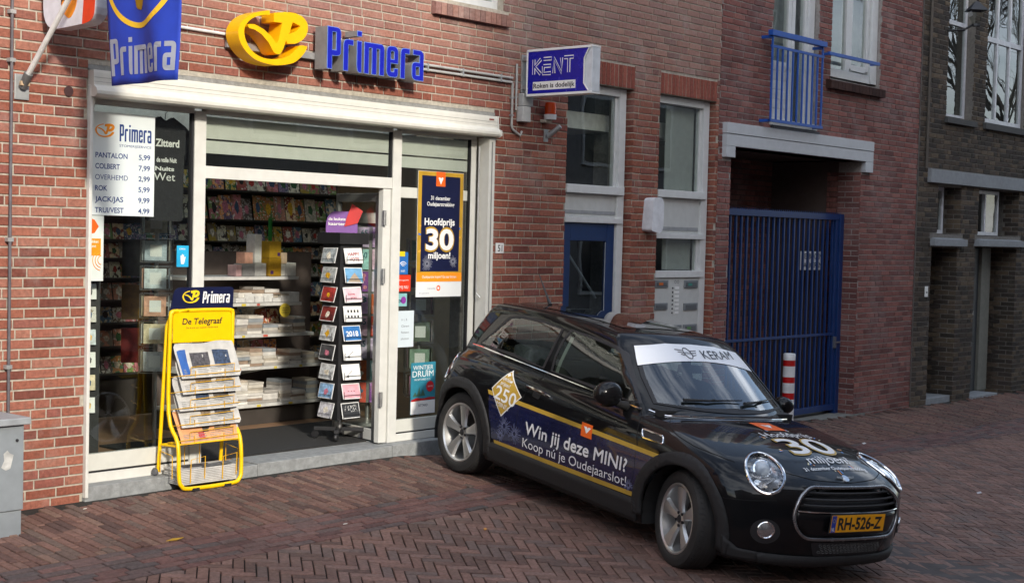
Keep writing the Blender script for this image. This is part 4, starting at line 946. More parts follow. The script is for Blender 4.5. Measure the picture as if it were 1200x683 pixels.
# ------------------------------------------------------------------ things on the glass
GY = FY+.0195
pb = thing('price_board', 'white price board with a list of six cleaning prices in the left window', 'sign', (-.58, GY, 1.77))
box('board', mat('price board white', (.70, .76, .76), .5, var=.02), -.826, -.327, GY-.006, GY, 1.772, 2.462, pb, 0)
PY_ = GY-.0062
logo((-.800, PY_, 2.295), XU, ZU, .15, ORANGEY, .0008, pb)
word('Primera', TXTB, (-.61, PY_, 2.275), XU, ZU, .255, .115, .0008, pb)
text('lettering', 'STOMERIJSERVICE', TXTB, (-.61, PY_, 2.238), XU, ZU, .255, .016, pb, .01)
for i, (a, p) in enumerate((('PANTALON', '5,99'), ('COLBERT', '7,99'), ('OVERHEMD', '2,99'), ('ROK', '5,99'), ('JACK/JAS', '9,99'), ('TRUI/VEST', '4,99'))):
    z = 2.158-.0735*i; wl = {'PANTALON': .25, 'COLBERT': .19, 'OVERHEMD': .255, 'ROK': .095, 'JACK/JAS': .22, 'TRUI/VEST': .225}[a]
    text('lettering', a, TXTB, (-.795, PY_, z), XU, ZU, wl, .034, pb, .018); text('lettering', p, TXTB, (-.455, PY_, z), XU, ZU, .092, .034, pb, .018)
pp = thing('parcel_poster', 'narrow white poster with orange shapes at the left edge of the window', 'poster', (-.78, GY, 1.55))
box('sheet', mat('poster white', (.66, .72, .68), .5, var=.03), -.845, -.722, GY-.004, GY-.002, 1.33, 1.768, pp, 0)
shape('orange_emblem', [[(0, 0), (.05, .012), (.082, .055), (.05, .10), (0, .115)]], ORANGE, (-.843, GY-.0045, 1.64), XU, ZU, .0008, pp)
pic('orange_panel', ORANGEY, (-.843, GY-.0045, 1.50), XU, ZU, .10, .115, pp)
text('lettering', 'pakket', WHITEP, (-.835, GY-.0052, 1.585), XU, ZU, .075, .02, pp, .01); text('lettering', 'punt', WHITEP, (-.835, GY-.0052, 1.555), XU, ZU, .055, .02, pp, .01)
b = MB()
for r_ in (.03, .05, .07): b.tube([(-.735-.0+math.cos(t_)*r_, GY-.005, 1.47+math.sin(t_)*r_) for t_ in np.linspace(rad(100), rad(260), 12)], .003, 4)
b.build('ring_print', ORANGEY, pp)
bh = thing('push_sticker', 'light blue push sticker with a white hand beside the doorway', 'sticker', (-.09, FY, 1.5))
box('sheet', mat('cyan print', '#2aa8d8', .4), -.145, -.045, FY-.0085, FY-.0065+.0, 1.425, 1.575, bh, 0)
shape('hand', [rpoly([(.012, 0), (.035, 0), (.045, .03), (.05, .05), (.042, .052), (.036, .035), (.036, .065), (.029, .065), (.028, .04), (.026, .07), (.019, .07), (.018, .04), (.014, .062), (.007, .06), (.008, .025)])], WHITEP, (-.12, FY-.0088, 1.445), XU, ZU, .0008, bh)
text('lettering', 'OPEN', WHITEP, (-.125, FY-.009, 1.545), XU, ZU, .05, .012, bh, .01)
# hanging shirt
SHT = mat('black cotton', (.022, .022, .025), .85, bump=.4, bscale=40)
ts = thing('black_shirt', 'black t-shirt with white lettering hanging behind the price board', 't-shirt', (-.1, .2, 2.1))
shape('cloth', [rpoly([(0, 0, .03), (.30, 0, .03), (.305, .48), (.33, .40), (.385, .42, .02), (.34, .66, .04), (.21, .735), (.15, .70, .05), (.10, .735), (-.05, .66, .04), (-.10, .42, .02), (-.02, .40), (0, .48)])], SHT, (-.30, .26, 1.745), XU, ZU, .03, ts, bevel=.008)
b = MB(); b.tube([(-.15+.0, .245, 2.46), (-.15, .245, 2.50), (-.13, .245, 2.52)], .003, 5); b.build('hanger_hook', STEEL, ts)
for s_, x, z, ww, hh in (('Zitterd', -.28, 2.27, .20, .05), ('de volle Nuit', -.27, 2.16, .17, .032), ('Nuits', -.28, 2.10, .16, .028), ('Wet', -.29, 2.03, .18, .055)): text('lettering', s_, WHITEP, (x+.04, .229, z), XU, ZU, ww, hh, ts, .03)
# lottery poster on the side pane
lp = thing('lottery_poster', 'tall navy and gold lottery poster with a big 30 on the side pane', 'poster', (2.5, GY, 1.7))
PX, PYy = 2.262, GY-.003
box('sheet', mat('poster paper', (.74, .76, .76), .45, var=.03), PX, 2.812, GY-.0035, GY-.0015, 1.172, 2.222, lp, 0)
box('gold_border', GOLD, PX+.002, 2.810, GY-.0045, GY-.0037, 1.30, 2.220, lp, 0)
box('navy_field', NAVYD, PX+.045, 2.770, GY-.0055, GY-.0047, 1.385, 2.185, lp, 0)
box('orange_band', ORANGEY, PX+.002, 2.810, GY-.0055, GY-.0047, 1.30, 1.375, lp, 0)
box('orange_tag', ORANGE, 2.475, 2.585, GY-.0065, GY-.0057, 2.10, 2.221, lp, 0)
shape('heart_shield', [rpoly([(.0, .055), (.03, 0), (.06, .055), (.045, .062), (.03, .05), (.015, .062)])], WHITEP, (2.50, GY-.0068, 2.115), XU, ZU, .0006, lp)
tz = GY-.0062
for s_, x0, ww, z, hh, bo in (('31 december', 2.415, .235, 1.985, .032, .015), ('Oudejaarstrekking', 2.37, .33, 1.935, .032, .015), ('Hoofdprijs', 2.345, .365, 1.775, .055, .03), ('miljoen!', 2.395, .27, 1.495, .052, .03)): text('lettering', s_, WHITEP, (x0, tz, z), XU, ZU, ww, hh, lp, bo)
text('lettering', '30', GOLD, (2.355, tz, 1.562), XU, ZU, .355, .185, lp, .05); text('lettering', '30', WHITEP, (2.365, tz-.001, 1.572), XU, ZU, .335, .165, lp, .03)
text('lettering', 'Oudejaarslot kopen? Ga naar binnen.', WHITEP, (2.33, tz, 1.33), XU, ZU, .42, .022, lp, .005)
bf = MB()
cols5 = []
for k in range(22):
    a = 2*math.pi*k/22+.1; r0, r1 = .19, rc.uniform(.235, .29); c0 = Vector((2.53, tz+.0008, 1.65)); d = Vector((math.cos(a)*.95, 0, math.sin(a)*.95)); p = Vector((-d.z, 0, d.x)); 
    cols5.append((c0+d*r0+p*.004, c0+d*r0-p*.004, c0+d*r1-p*.009, c0+d*r1+p*.009))
for ci, c in enumerate(('#e0a838', '#4a78c8', '#d86a3a')):
    bf = MB()
    for k, q in enumerate(cols5):
        if k % 3 == ci: bf.add(q, [(0, 1, 2, 3)])
    bf.build('confetti', mat('confetti %d' % ci, c, .5), lp)
bf = MB()
for cx_, cz_, R_ in ((2.385, 1.45, .075), (2.70, 1.47, .055)):
    for k in range(26):
        a = 2*math.pi*k/26; d = Vector((math.cos(a), 0, math.sin(a))); p = Vector((-d.z, 0, d.x))*.0012; c0 = Vector((cx_, tz+.0004, cz_)); r1 = R_*rc.uniform(.6, 1)
        bf.add([c0+d*.012+p, c0+d*.012-p, c0+d*r1-p, c0+d*r1+p], [(0, 1, 2, 3)])
bf.build('firework_print', mat('pale print', (.35, .36, .42), .5), lp)
b = MB(); b.lathe([(.012, 0), (.024, 0)], (2.53, GY-.004, 1.245), (0, -1, 0), 16); b.build('seal', ORANGE, lp)
text('lettering', 'STAATSLOTERIJ', TXTB, (2.40, GY-.004, 1.238), XU, ZU, .09, .008, lp); text('lettering', '18+ speel bewust', TXTB, (2.30, GY-.004, 1.20), XU, ZU, .12, .007, lp)
def sticker(name, label, x0, x1, z0, z1, m, cat='sticker'):
    t = thing(name, label, cat, ((x0+x1)/2, GY, (z0+z1)/2)); box('sheet', m, x0, x1, GY-.004, GY-.002, z0, z1, t, 0); return t
t = sticker('wifi_sticker', 'blue wireless internet sticker with a yellow top strip', 2.052, 2.165, 1.362, 1.545, mat('wifi blue', '#2a6ab0', .4)); pic('strip', mat('y strip', '#e8d020', .4), (2.052, GY-.0045, 1.51), XU, ZU, .075, .04, t)
b = MB()
for r_ in (.015, .03, .045): b.tube([(2.108+math.cos(a)*r_, GY-.0045, 1.42+math.sin(a)*r_) for a in np.linspace(rad(40), rad(140), 10)], .0035, 4)
b.build('wave_print', WHITEP, t); text('lettering', 'WiFi', WHITEP, (2.08, GY-.0045, 1.38), XU, ZU, .05, .018, t, .01)
t = sticker('red_sticker', 'square red sticker with white lettering below the wireless sticker', 2.048, 2.198, 1.222, 1.357, mat('red orange print', '#dc3a1e', .4)); text('lettering', 'MIJ NU', WHITEP, (2.07, GY-.0045, 1.245), XU, ZU, .10, .025, t, .02); text('lettering', 'bezorgservice', WHITEP, (2.065, GY-.0045, 1.31), XU, ZU, .11, .012, t)
t = sticker('colour_sticker', 'small sticker with a pink and teal emblem under the red sticker', 2.05, 2.16, 1.10, 1.205, mat('pale teal', '#8ac0c0', .4)); b = MB(); b.lathe([(0, 0), (.03, 0), (.03, .001), (0, .001)], (2.12, GY-.0045, 1.15), (0, -1, 0), 14); b.build('emblem', mat('violet', '#8a3a9a', .4), t); text('lettering', 'OV', NAVY, (2.06, GY-.0055, 1.13), XU, ZU, .04, .025, t, .03)
t = sticker('paper_note', 'pale sheet with four short printed lines taped to the side pane', 2.046, 2.246, .762, 1.062, mat('note paper', (.62, .70, .74), .6, var=.03), 'notice')
for i, s_ in enumerate(('A. L. B.', 'Geen', 'fietsen', 'plaatsen')): text('lettering', s_, mat('grey ink', (.15, .17, .2), .6), (2.10, GY-.0045, .98-.052*i), XU, ZU, .09 if i else .07, .018, t, .0)
t = sticker('teal_poster', 'teal poster with a red round badge low on the side pane', 2.228, 2.520, .192, .625, mat('teal print', '#2f7f94', .45, var=.25, scale=7), 'poster')
text('lettering', 'WINTJER', WHITEP, (2.25, GY-.0045, .565), XU, ZU, .24, .036, t, .03); text('lettering', 'DRUIM', WHITEP, (2.245, GY-.0045, .505), XU, ZU, .25, .05, t, .03); text('lettering', 'IN SITTARD E.O.', WHITEP, (2.27, GY-.0045, .475), XU, ZU, .19, .015, t)
pic('white_foot', WHITEP, (2.23, GY-.0045, .194), XU, ZU, .288, .11, t)
b = MB(); b.lathe([(0, 0), (.045, 0), (.045, .001), (0, .001)], (2.455, GY-.0048, .42), (0, -1, 0), 20); b.build('badge', mat('badge red', '#c01c28', .4), t)
text('lettering', 'GRATIS', WHITEP, (2.425, GY-.0062, .415), XU, ZU, .06, .012, t)
b = MB(); b.prism([(2.235, .315), (2.30, .33), (2.375, .322), (2.45, .33), (2.515, .325), (2.515, .31), (2.235, .30)], GY-.0052, GY-.0046, 'y'); b.build('cloth_print', mat('ribbon red', '#b02020', .4), t)
text('lettering', 'SITTARD', NAVY, (2.32, GY-.005, .255), XU, ZU, .11, .02, t, .01)
b = MB(); b.prism([(2.25, .34), (2.28, .38), (2.30, .35), (2.33, .42), (2.345, .35), (2.37, .40), (2.40, .345)], GY-.005, GY-.0046, 'y'); b.build('skyline_print', mat('skyline', '#3a5a4a', .5), t)
# ------------------------------------------------------------------ shop signs
YEL = mat('sign yellow', '#f2b705', .35, var=.04, dirt=.06, dirtcol=(.4, .28, .05))
BLUES = mat('sign blue', '#1a22a8', .3, var=.05)
GREYS = mat('sign side grey', (.30, .30, .30), .5, metal=.3, dirt=.3, dirtcol=(.12, .12, .12))
RIMB = mat('pale blue rim', '#6f8fd8', .4)
em_ = thing('emblem_sign', 'yellow three dimensional swoosh emblem sign mounted left of the blue letters', 'sign', (.46, -.12, 3.08))
logo((.14, -.05, 2.885), XU, ZU, .637, YEL, .14, em_, 'emblem')
WBN = thing('letter_sign', 'blue three dimensional shop name letters with grey sides above the shopfront', 'sign', (1.48, -.12, 3.06))
word('Primera', BLUES, (.97, -.05, 2.912), XU, ZU, 1.02, .315, .135, WBN, side=GREYS, rim=RIMB)
rail = thing('sign_rail', 'grey metal rail carrying the emblem and letters on the wall', 'rail', (1.2, -.03, 3.0))
box('bar', GREYS, .16, 2.05, -.045, -.015, 2.985, 3.035, rail, .003)
pw = thing('cable_pipe', 'thin white cable pipe running left from the yellow emblem', 'pipe', (-.1, -.02, 3.08)); MB().tube([(-.60, -.02, 3.085), (.2, -.02, 3.078)], .011, 8).build('pipe', mat('white pipe', (.7, .7, .68), .5), pw, smooth=True)
cp = thing('cable_conduit', 'pair of grey conduits running from the blue letters to the lit cube sign', 'pipe', (2.7, -.02, 3.05))
b = MB(); b.tube([(2.02, -.02, 3.075), (3.262, -.02, 3.072)], .011, 8); b.tube([(2.02, -.02, 3.035), (3.25, -.02, 3.035), (3.262, -.02, 3.02), (3.262, -.02, 2.66), (3.275, -.02, 2.63), (3.38, -.02, 2.58), (3.40, -.02, 2.62)], .011, 8); b.tube([(3.315, -.02, 3.20), (3.315, -.02, 2.80)], .010, 8); b.build('pipe', PIPEG, cp, smooth=True)
for p in ((2.20, 3.055), (2.62, 3.055), (3.1, 3.055)): box('clip', GALV, p[0]-.006, p[0]+.006, -.036, 0, 3.022, 3.09, cp, 0)
for z in (2.9, 2.75): box('clip', GALV, 3.248, 3.278, -.034, 0, z-.006, z+.006, cp, 0)
jb = thing('junction_box', 'two grey plastic junction boxes stacked on the wall under the cube sign', 'junction box', (3.40, -.02, 2.82)); box('upper_box', PIPEG, 3.36, 3.50, -.06, 0, 2.84, 2.95, jb, .006); box('lower_box', mat('pale grey box', (.5, .5, .48), .5), 3.345, 3.455, -.075, 0, 2.70, 2.835, jb, .006)
# projecting cube sign
ks = thing('projecting_sign', 'blue light box sign with white outline lettering projecting from the wall', 'sign', (3.43, -.40, 3.11))
KX0, KX1, KY0, KY1, KZ0, KZ1 = 3.375, 3.49, -.775, -.085, 2.925, 3.315
box('cabinet', mat('light grey cabinet', (.62, .65, .68), .4), KX0+.004, KX1, KY0-.03, KY1, KZ0, KZ1, ks, .006)
b = MB()
for (y0, y1, z0, z1) in ((KY0-.03, KY1, KZ0-.008, KZ0+.012), (KY0-.03, KY1, KZ1-.012, KZ1+.008), (KY1-.012, KY1+.004, KZ0, KZ1)): b.box(KX0-.006, KX1+.003, y0, y1, z0, z1)
b.build('frame', WHITEP, ks, bevel=.002)
KBL = mat('cube sign blue', '#14189a', .25)
b = MB(); b.box(KX0-.002, KX0+.003, KY0+.085, KY1-.014, KZ0+.014, KZ1-.014); b.add([(KX0-.002, KY0+.085, KZ0+.014), (KX0-.002, KY0+.085, KZ1-.014), (KX0+.045, KY0-.0, KZ1-.014), (KX0-.002, KY0+.02, KZ0+.06)][:3], [(0, 1, 2)])
b.build('face', KBL, ks)
b = MB()
P = [(KY0+.084, KZ1-.014), (KY0-.028, KZ1-.014), (KY0-.028, KZ0+.014), (KY0+.084, KZ0+.014)]
b.add([(KX0-.0025, p[0], p[1]) for p in [(KY0+.086, KZ0+.014), (KY0+.086, KZ1-.014), (KY0+.0, KZ1-.014), (KY0+.05, KZ1-.10), (KY0+.05, KZ0+.08), (KY0-.0, KZ0+.014)]], [(0, 1, 2, 3, 4, 5)])
b.build('blue_edge', KBL, ks)
b = MB(); b.tube([(KX0-.006, KY0-.0, KZ1-.015), (KX0-.006, KY0+.05, KZ1-.10), (KX0-.006, KY0+.05, KZ0+.08), (KX0-.006, KY0-.0, KZ0+.015)], .006, 6); b.build('edge_trim', WHITEP, ks)
KU, KV = (0, -1, 0), (0, 0, 1)
def outline_letters(strokes, O, s, mt1, mt2, par):
    for i, st in enumerate(strokes):
        w1 = MB(); w2 = MB()
        P = [Vector(O)+Vector((0, -p[0]*s, p[1]*s)) for p in st]
        w1.tube(P, .0170, 8); w2.tube([p+Vector((-.011, 0, 0)) for p in P], .0085, 8)
        for w_ in (w1,): w_.v = [(KX0-.003-.0*v[0]+(v[0]-O[0])*.06, v[1], v[2]) for v in w_.v]
        w2.v = [(KX0-.0045+(v[0]-O[0])*.03, v[1], v[2]) for v in w2.v]
        w1.build('letter', mt1, par); w2.build('letter_core', mt2, par)
outline_letters([[(0, 0), (0, 1)], [(.62, 1), (.08, .52), (.62, 0)], [(.85, 1), (1.55, 1)], [(.85, .52), (1.5, .52)], [(1.5, .02), (.85, .02), (.85, .52)], [(1.78, 0), (1.78, 1), (2.42, .02), (2.42, 1)], [(2.65, 1), (3.45, 1)], [(3.05, .95), (3.05, 0)]], (KX0, -.165, 3.105), .128, WHITEP, KBL, ks)
pic('white_strip', WHITEP, (KX0-.0022, -.158, 2.968), KU, KV, .475, .072, ks)
text('lettering', 'Roken is dodelijk', GASK, (KX0-.0028, -.165, 2.985), KU, KV, .46, .040, ks, .02)
b = MB(); b.box(3.40, 3.46, -.09, 0, 3.235, 3.27); b.box(3.40, 3.46, -.09, 0, 2.985, 3.02); b.box(3.40, 3.46, -.12, -.085, 2.985, 3.27); b.box(3.39, 3.47, -.012, 0, 2.96, 3.29); b.build('bracket', GALV, ks, bevel=.003)
# alarm lamp and stub bracket
al = thing('alarm_lamp', 'orange alarm beacon on a small white base beside the cube sign', 'lamp', (3.70, -.06, 2.75))
b = MB(); b.lathe([(0, 2.79), (.05, 2.79), (.052, 2.86), (.045, 2.895), (0, 2.9)], (3.72, -.075, 0), (0, 0, 1), 20); b.build('lens', mat('orange lens', '#d8480c', .2), al, smooth=True)
b = MB(); b.lathe([(0, 2.745), (.055, 2.745), (.057, 2.79), (0, 2.79)], (3.72, -.075, 0), (0, 0, 1), 20); b.build('base', WHITEP, al, smooth=True)
box('wall_bracket', mat('cream bracket', (.55, .5, .4), .6), 3.665, 3.76, -.07, 0, 2.715, 2.744, al, .005)
sb = thing('pole_socket', 'short grey flagpole socket on the wall under the alarm lamp', 'bracket', (3.76, -.03, 2.62)); b = MB(); b.tube([(3.76, -.02, 2.60), (3.80, -.13, 2.69)], .022, 12); b.build('tube', GALV, sb, smooth=True); box('plate', GALV, 3.72, 3.775, -.012, 0, 2.55, 2.66, sb, .002)
np_ = thing('house_number', 'white enamel plate with black number 51 on the brick pier', 'number plate', (3.145, -.01, 1.59)); box('plate', mat('enamel', (.8, .8, .78), .2), 3.105, 3.21, -.012, -.003, 1.545, 1.635, np_, .003)
text('lettering', '51', GASK, (3.13, -.0125, 1.562), XU, ZU, .058, .056, np_, .01)
# lightning pipe at the far left
dp = thing('drain_wire', 'thin dark rusty pipe running down the wall at the left', 'pipe', (-1.49, -.03, 1.5)); b = MB(); b.tube([(-1.495, -.03, 5.4), (-1.488, -.03, -.1)], .010, 8); b.build('pipe', mat('rusty pipe', (.10, .09, .10), .6, var=.3), dp, smooth=True)
for z in (3.02, 2.72, 1.6, .8): box('clip', GALV, -1.51, -1.47, -.04, 0, z-.012, z+.012, dp, 0)
# hanging flag with swoosh and the parcel sign
FLX = -1.41
fp = thing('flag', 'blue shop flag with yellow swoosh hanging from a slanted white pole', 'flag', (FLX, -.5, 2.6))
b = MB(); b.tube([(FLX, -.02, 2.56), (FLX, -.09, 2.64)], .028, 12); b.build('socket', mat('dark socket', (.12, .12, .12), .5), fp, smooth=True)
box('wall_plate', GALV, FLX-.05, FLX+.05, -.014, 0, 2.48, 2.64, fp, .003); box('tape', mat('tape', (.5, .36, .22), .5), FLX-.03, FLX+.03, -.06, -.03, 2.565, 2.595, fp, .004)
b = MB(); b.tube([(FLX, -.08, 2.63), (FLX, -1.75, 4.22)], .0175, 12); b.build('pole', mat('white pole', (.72, .72, .70), .4), fp, smooth=True)
def flagx(p):
    """cloth ripple across the flag"""
    t = -p.y; return Vector((p.x+.018*math.sin(t*9+p.z*1.5)+.012*math.sin(t*17+p.z*4), p.y, p.z))
FB = mat('flag blue', '#1b3aa8', .7, var=.12, scale=9); FW = mat('flag white', '#c9ced8', .7, var=.06); FYL = mat('flag yellow', '#e2b628', .7, var=.06)
b = MB(); ny, nz = 28, 30; y0, y1, z0, z1 = -.985, -1.645, 2.52, 3.95
def tilt(y, z): return y+.11*(z-2.52)*(1 if y > -1.3 else .05)
b.add([flagx(Vector((FLX, y0+(y1-y0)*i/ny+(.12*(1-i/ny))*(z0+(z1-z0)*j/nz-z0), z0+(z1-z0)*j/nz))) for j in range(nz+1) for i in range(ny+1)], [(j*(ny+1)+i, j*(ny+1)+i+1, (j+1)*(ny+1)+i+1, (j+1)*(ny+1)+i) for j in range(nz) for i in range(ny)])
fl_ = b.build('cloth', FB, fp, smooth=True); sm = fl_.modifiers.new('thick', 'SOLIDIFY'); sm.thickness = .003; sm.offset = 0
def fmap(p):
    f = (p.y-y0)/(y1-y0); q = Vector((FLX, p.y+(.12*(1-f))*(p.z-z0), p.z)); q = flagx(q); return Vector((q.x-.004, q.y, q.z))
def dense(loop, n=6):
    out = []
    for i, p in enumerate(loop):
        q = loop[(i+1) % len(loop)]; out += [(p[0]+(q[0]-p[0])*k/n, p[1]+(q[1]-p[1])*k/n) for k in range(n)]
    return out
word('Primera', FW, (FLX, -.995, 2.575), KU, KV, .63, .215, .001, fp, name='print_letter', mapf=lambda p: fmap(p))
ea = []
EL = [(-1.30+.315*math.cos(t), 3.15+.315*math.sin(t)) for t in np.linspace(rad(160), rad(395), 40)]
b = MB()
for k in range(39):
    w0 = .028; (ya, za), (yb, zb) = EL[k], EL[k+1]
    def sc(y, z, f): return ((y+1.30)*f-1.30, (z-3.15)*f+3.15)
    q = [sc(ya, za, 1), sc(yb, zb, 1), sc(yb, zb, .90), sc(ya, za, .90)]
    b.add([fmap(Vector((FLX, y, z))) for y, z in q], [(0, 1, 2, 3)])
b.build('swoosh_print', FYL, fp)
shape('initial_print', [dense(rpoly([(.20, .55), (.26, .22), (.30, .05, .02), (.365, .03, .03), (.40, .10), (.43, .55)]), 3)], FYL, (FLX, -.955, 2.90), KU, KV, .001, fp, mapf=lambda p: fmap(p))
b = MB(); b.tube([(FLX, -.95, 3.95), (FLX, -1.68, 3.95)], .012, 8); b.build('crossbar', mat('white pole', 0, 0), fp)
ps = thing('parcel_sign', 'white and orange parcel shop light box hanging above the flagpole foot', 'sign', (-1.25, -.4, 3.3))
LB = rpoly([(.03, 0, .16), (.60, .02, .14), (.64, .9, .15), (.0, .9, .15)])
shape('cabinet', [LB], mat('parcel white', (.70, .72, .78), .35), (-1.20, -.04, 2.915), KU, KV, .10, ps, bevel=.012)
shape('orange_tip', [rpoly([(.225, .22), (.245, .11, .03), (.33, .045, .05), (.40, .12, .03), (.43, .26), (.43, .5), (.22, .5)])], ORANGEY, (-1.3005, -.04, 2.915), KU, KV, .002, ps)
shape('red_corner', [rpoly([(.47, .012), (.60, .03, .10), (.63, .45), (.53, .45), (.49, .2)])], mat('parcel red', '#d8401a', .35), (-1.3005, -.04, 2.915), KU, KV, .002, ps)
text('lettering', 'post', GASK, (-1.303, -.275, 3.085), KU, KV, .10, .05, ps, .02)
text('lettering', 'nl', WHITEP, (-1.303, -.385, 3.085), KU, KV, .05, .05, ps, .02)
b = MB(); b.box(-1.29, -1.21, -.05, 0, 3.15, 3.55); b.build('bracket', GALV, ps)
# small things on the wall
b = MB(); b.lathe([(0, -.008), (.032, -.004), (.034, .004), (0, .006)], (-1.075, -.004, 2.565), (0, -1, 0), 12); o = b.build('wall_plug', mat('dark plug', (.05, .02, .02), .6)); tag(o, 'small dark red plug in the bricks left of the roller box', 'plug')
# ------------------------------------------------------------------ upper window over the shop
WFR = mat('white window paint', (.66, .67, .66), .45, var=.05, dirt=.12, dirtcol=(.35, .34, .32))
GREYW = mat('off white paint', (.56, .57, .55), .5, var=.05, dirt=.2, dirtcol=(.3, .3, .27))
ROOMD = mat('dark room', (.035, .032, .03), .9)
CURT = mat('grey curtain', (.32, .33, .31), .9, var=.1)
def brick_sill(parent, x0, x1, z0, z1, n, m, over=.035):
    """row of tilted header bricks forming a sill"""
    w_ = (x1-x0)/n
    for i in range(n):
        a = x0+i*w_+.003; c = a+w_-.006
        b = MB(); b.cur = rc.random(); b.prism([(.12, z1), (-over, z1-.045), (-over, z0), (.12, z0)], a, c, 'x'); b.build('sill_brick', m, parent)
w0 = thing('upper_window', 'white upper window over the shop with a brick sill, cut by the frame top', 'window', (2.7, .08, 3.66))
b = MB(); frame(b, 2.275, 3.155, 3.645, 5.5, .07, .08, .14); b.build('frame', WFR, w0, bevel=.004); box('glass', PGLASS, 2.345, 3.085, .10, .106, 3.715, 5.43, w0, 0)
brick_sill(w0, 2.255, 3.20, 3.50, 3.64, 14, RED, .05)
b = MB(); b.box(2.2, 3.25, .30, .305, 3.6, 5.6); b.build('room_back', CURT, w0)
# ------------------------------------------------------------------ bay with the blue door, bay with the mailboxes
def bay_frame(t, x0, x1, zt):
    b = MB(); y0, y1 = .07, .15
    b.box(x1-.10, x1, y0, y1, -.3, zt); b.box(x1-.135, x1-.101, y0+.03, y1, -.3, zt-.05)
    b.box(x0, x0+.07, y0, y1, -.3, zt)
    b.box(x0+.07, x1-.101, y0+.001, y1, zt-.075, zt); return b
b1 = thing('door_bay', 'tall white framed bay with a dark window above a blue door', 'entrance', (4.57, .07, -.1))
b = bay_frame(b1, 4.065, 5.045, 3.135); b.build('frame', WFR, b1, bevel=.003)
box('window_sill', WFR, 4.136, 5.02, .045, .15, 2.115, 2.195, b1, .004); box('lower_rail', WFR, 4.136, 5.02, .055, .15, 1.84, 1.895, b1, .004); box('upper_panel', GREYW, 4.136, 4.942, .095, .12, 1.897, 2.113, b1, .002)
b = MB(); b.box(4.136, 4.93, .088, .094, 1.925, 1.955); b.build('vent_strip', mat('vent grey', (.3, .31, .32), .5), b1)
box('glass_pane', PGLASS, 4.137, 4.91, .11, .116, 2.20, 3.06, b1, 0)
BLUED = mat('door blue', '#12305e', .4, var=.08, dirt=.12, dirtcol=(.02, .03, .05))
dr = thing('blue_door', 'dark blue front door with a large glass pane behind the car', 'door', (4.52, .1, -.15))
b = MB(); x0, x1 = 4.137, 4.925
b.box(x0, x0+.115, .085, .13, -.15, 1.838); b.box(x1-.115, x1, .085, .13, -.15, 1.838); b.box(x0+.115, x1-.115, .086, .129, 1.67, 1.838); b.box(x0+.115, x1-.115, .086, .129, -.15, .25); b.build('door_frame', BLUED, dr, bevel=.004)
box('door_glass', DGLASS, x0+.116, x1-.116, .105, .111, .25, 1.668, dr, 0)
b = MB(); b.tube([(x0+.13, .20, 1.64), (x1-.12, .20, 1.12)], .012, 8); b.build('brace', mat('pale rail', (.35, .36, .36), .5), dr, smooth=True); b = MB(); b.box(x1-.125, x1-.117, .095, .10, .25, 1.66); b.build('glazing_bead', mat('bead', (.35, .38, .42), .5), dr)
b = MB(); b.tube([(x1-.06, .085, .85), (x1-.06, .04, .85), (x1-.14, .04, .85)], .009, 8); b.build('handle', STEEL, dr)
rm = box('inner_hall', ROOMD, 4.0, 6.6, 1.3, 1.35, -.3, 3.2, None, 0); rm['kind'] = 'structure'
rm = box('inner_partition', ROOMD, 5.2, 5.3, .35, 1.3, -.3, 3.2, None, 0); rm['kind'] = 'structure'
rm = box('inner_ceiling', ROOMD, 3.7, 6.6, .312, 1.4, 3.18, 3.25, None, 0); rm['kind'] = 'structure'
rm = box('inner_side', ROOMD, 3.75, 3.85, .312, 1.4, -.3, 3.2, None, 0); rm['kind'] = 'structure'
b2 = thing('mailbox_bay', 'tall white framed bay with two windows above a panel of mailboxes', 'entrance', (6.02, .07, -.1))
b = bay_frame(b2, 5.515, 6.50, 3.14); b.build('frame', WFR, b2, bevel=.003)
for z0, z1, nm in ((2.125, 2.20, 'window_sill'), (1.71, 1.765, 'lower_rail'), (1.315, 1.385, 'sill_rail')): box(nm, WFR, 5.586, 6.45, .045 if z0 > 2 else .055, .15, z0, z1, b2, .004)
box('upper_panel', GREYW, 5.586, 6.385, .095, .12, 1.767, 2.123, b2, .002); b = MB(); b.box(5.60, 6.37, .088, .094, 1.795, 1.83); b.build('vent_strip', MATS['vent grey'], b2)
for z0, z1 in ((2.202, 3.06), (1.387, 1.708)): box('glass_pane', PGLASS, 5.587, 6.36, .11, .116, z0, z1, b2, 0)
box('blind', mat('roller blind', (.42, .43, .40), .8, var=.06), 5.86, 6.36, .17, .18, 1.39, 3.06, b2, 0)
box('mailbox_panel', GREYW, 5.586, 6.40, .075, .14, .0, 1.313, b2, .003)
GMB = mat('mail flap grey', (.22, .235, .25), .4, metal=.3)
for i, (x0, x1, z0, z1) in enumerate(((5.60, 5.83, 1.215, 1.29), (6.12, 6.37, 1.205, 1.285), (5.60, 5.83, .99, 1.06), (6.12, 6.37, .975, 1.05), (5.60, 5.83, .76, .83), (5.86, 6.09, .76, .83), (6.12, 6.37, .755, .83))):
    f = box('mail_slot', GMB, x0, x1, .063, .074, z0, z1, b2, .003)
    box('flap', mat('mail flap dark', (.10, .11, .12), .35), x0+.03, x1-.03, .058, .0625, z0+.015, z1-.018, f, .002)
    if i in (0, 1, 6): pic('name_label', mat(['n orange', 'n teal', '', '', '', '', 'n green'][i], ['#d06a20', '#3a8a80', '', '', '', '', '#5a8a50'][i], .5), (x0+.06, .057, z0+.025), XU, ZU, .07, .025, f)
ic = MB()
for k in range(7): ic.box(5.955, 6.03, .067, .074, 1.195-.042*k, 1.222-.042*k)
ic.build('name_strip', WHITEP, b2); ic = MB()
for k in range(7): ic.lathe([(0, 0), (.009, 0), (.009, .006), (0, .008)], (5.92, .074, 1.208-.042*k), (0, -1, 0), 8)
ic.build('bell_button', GASK, b2); ic = MB()
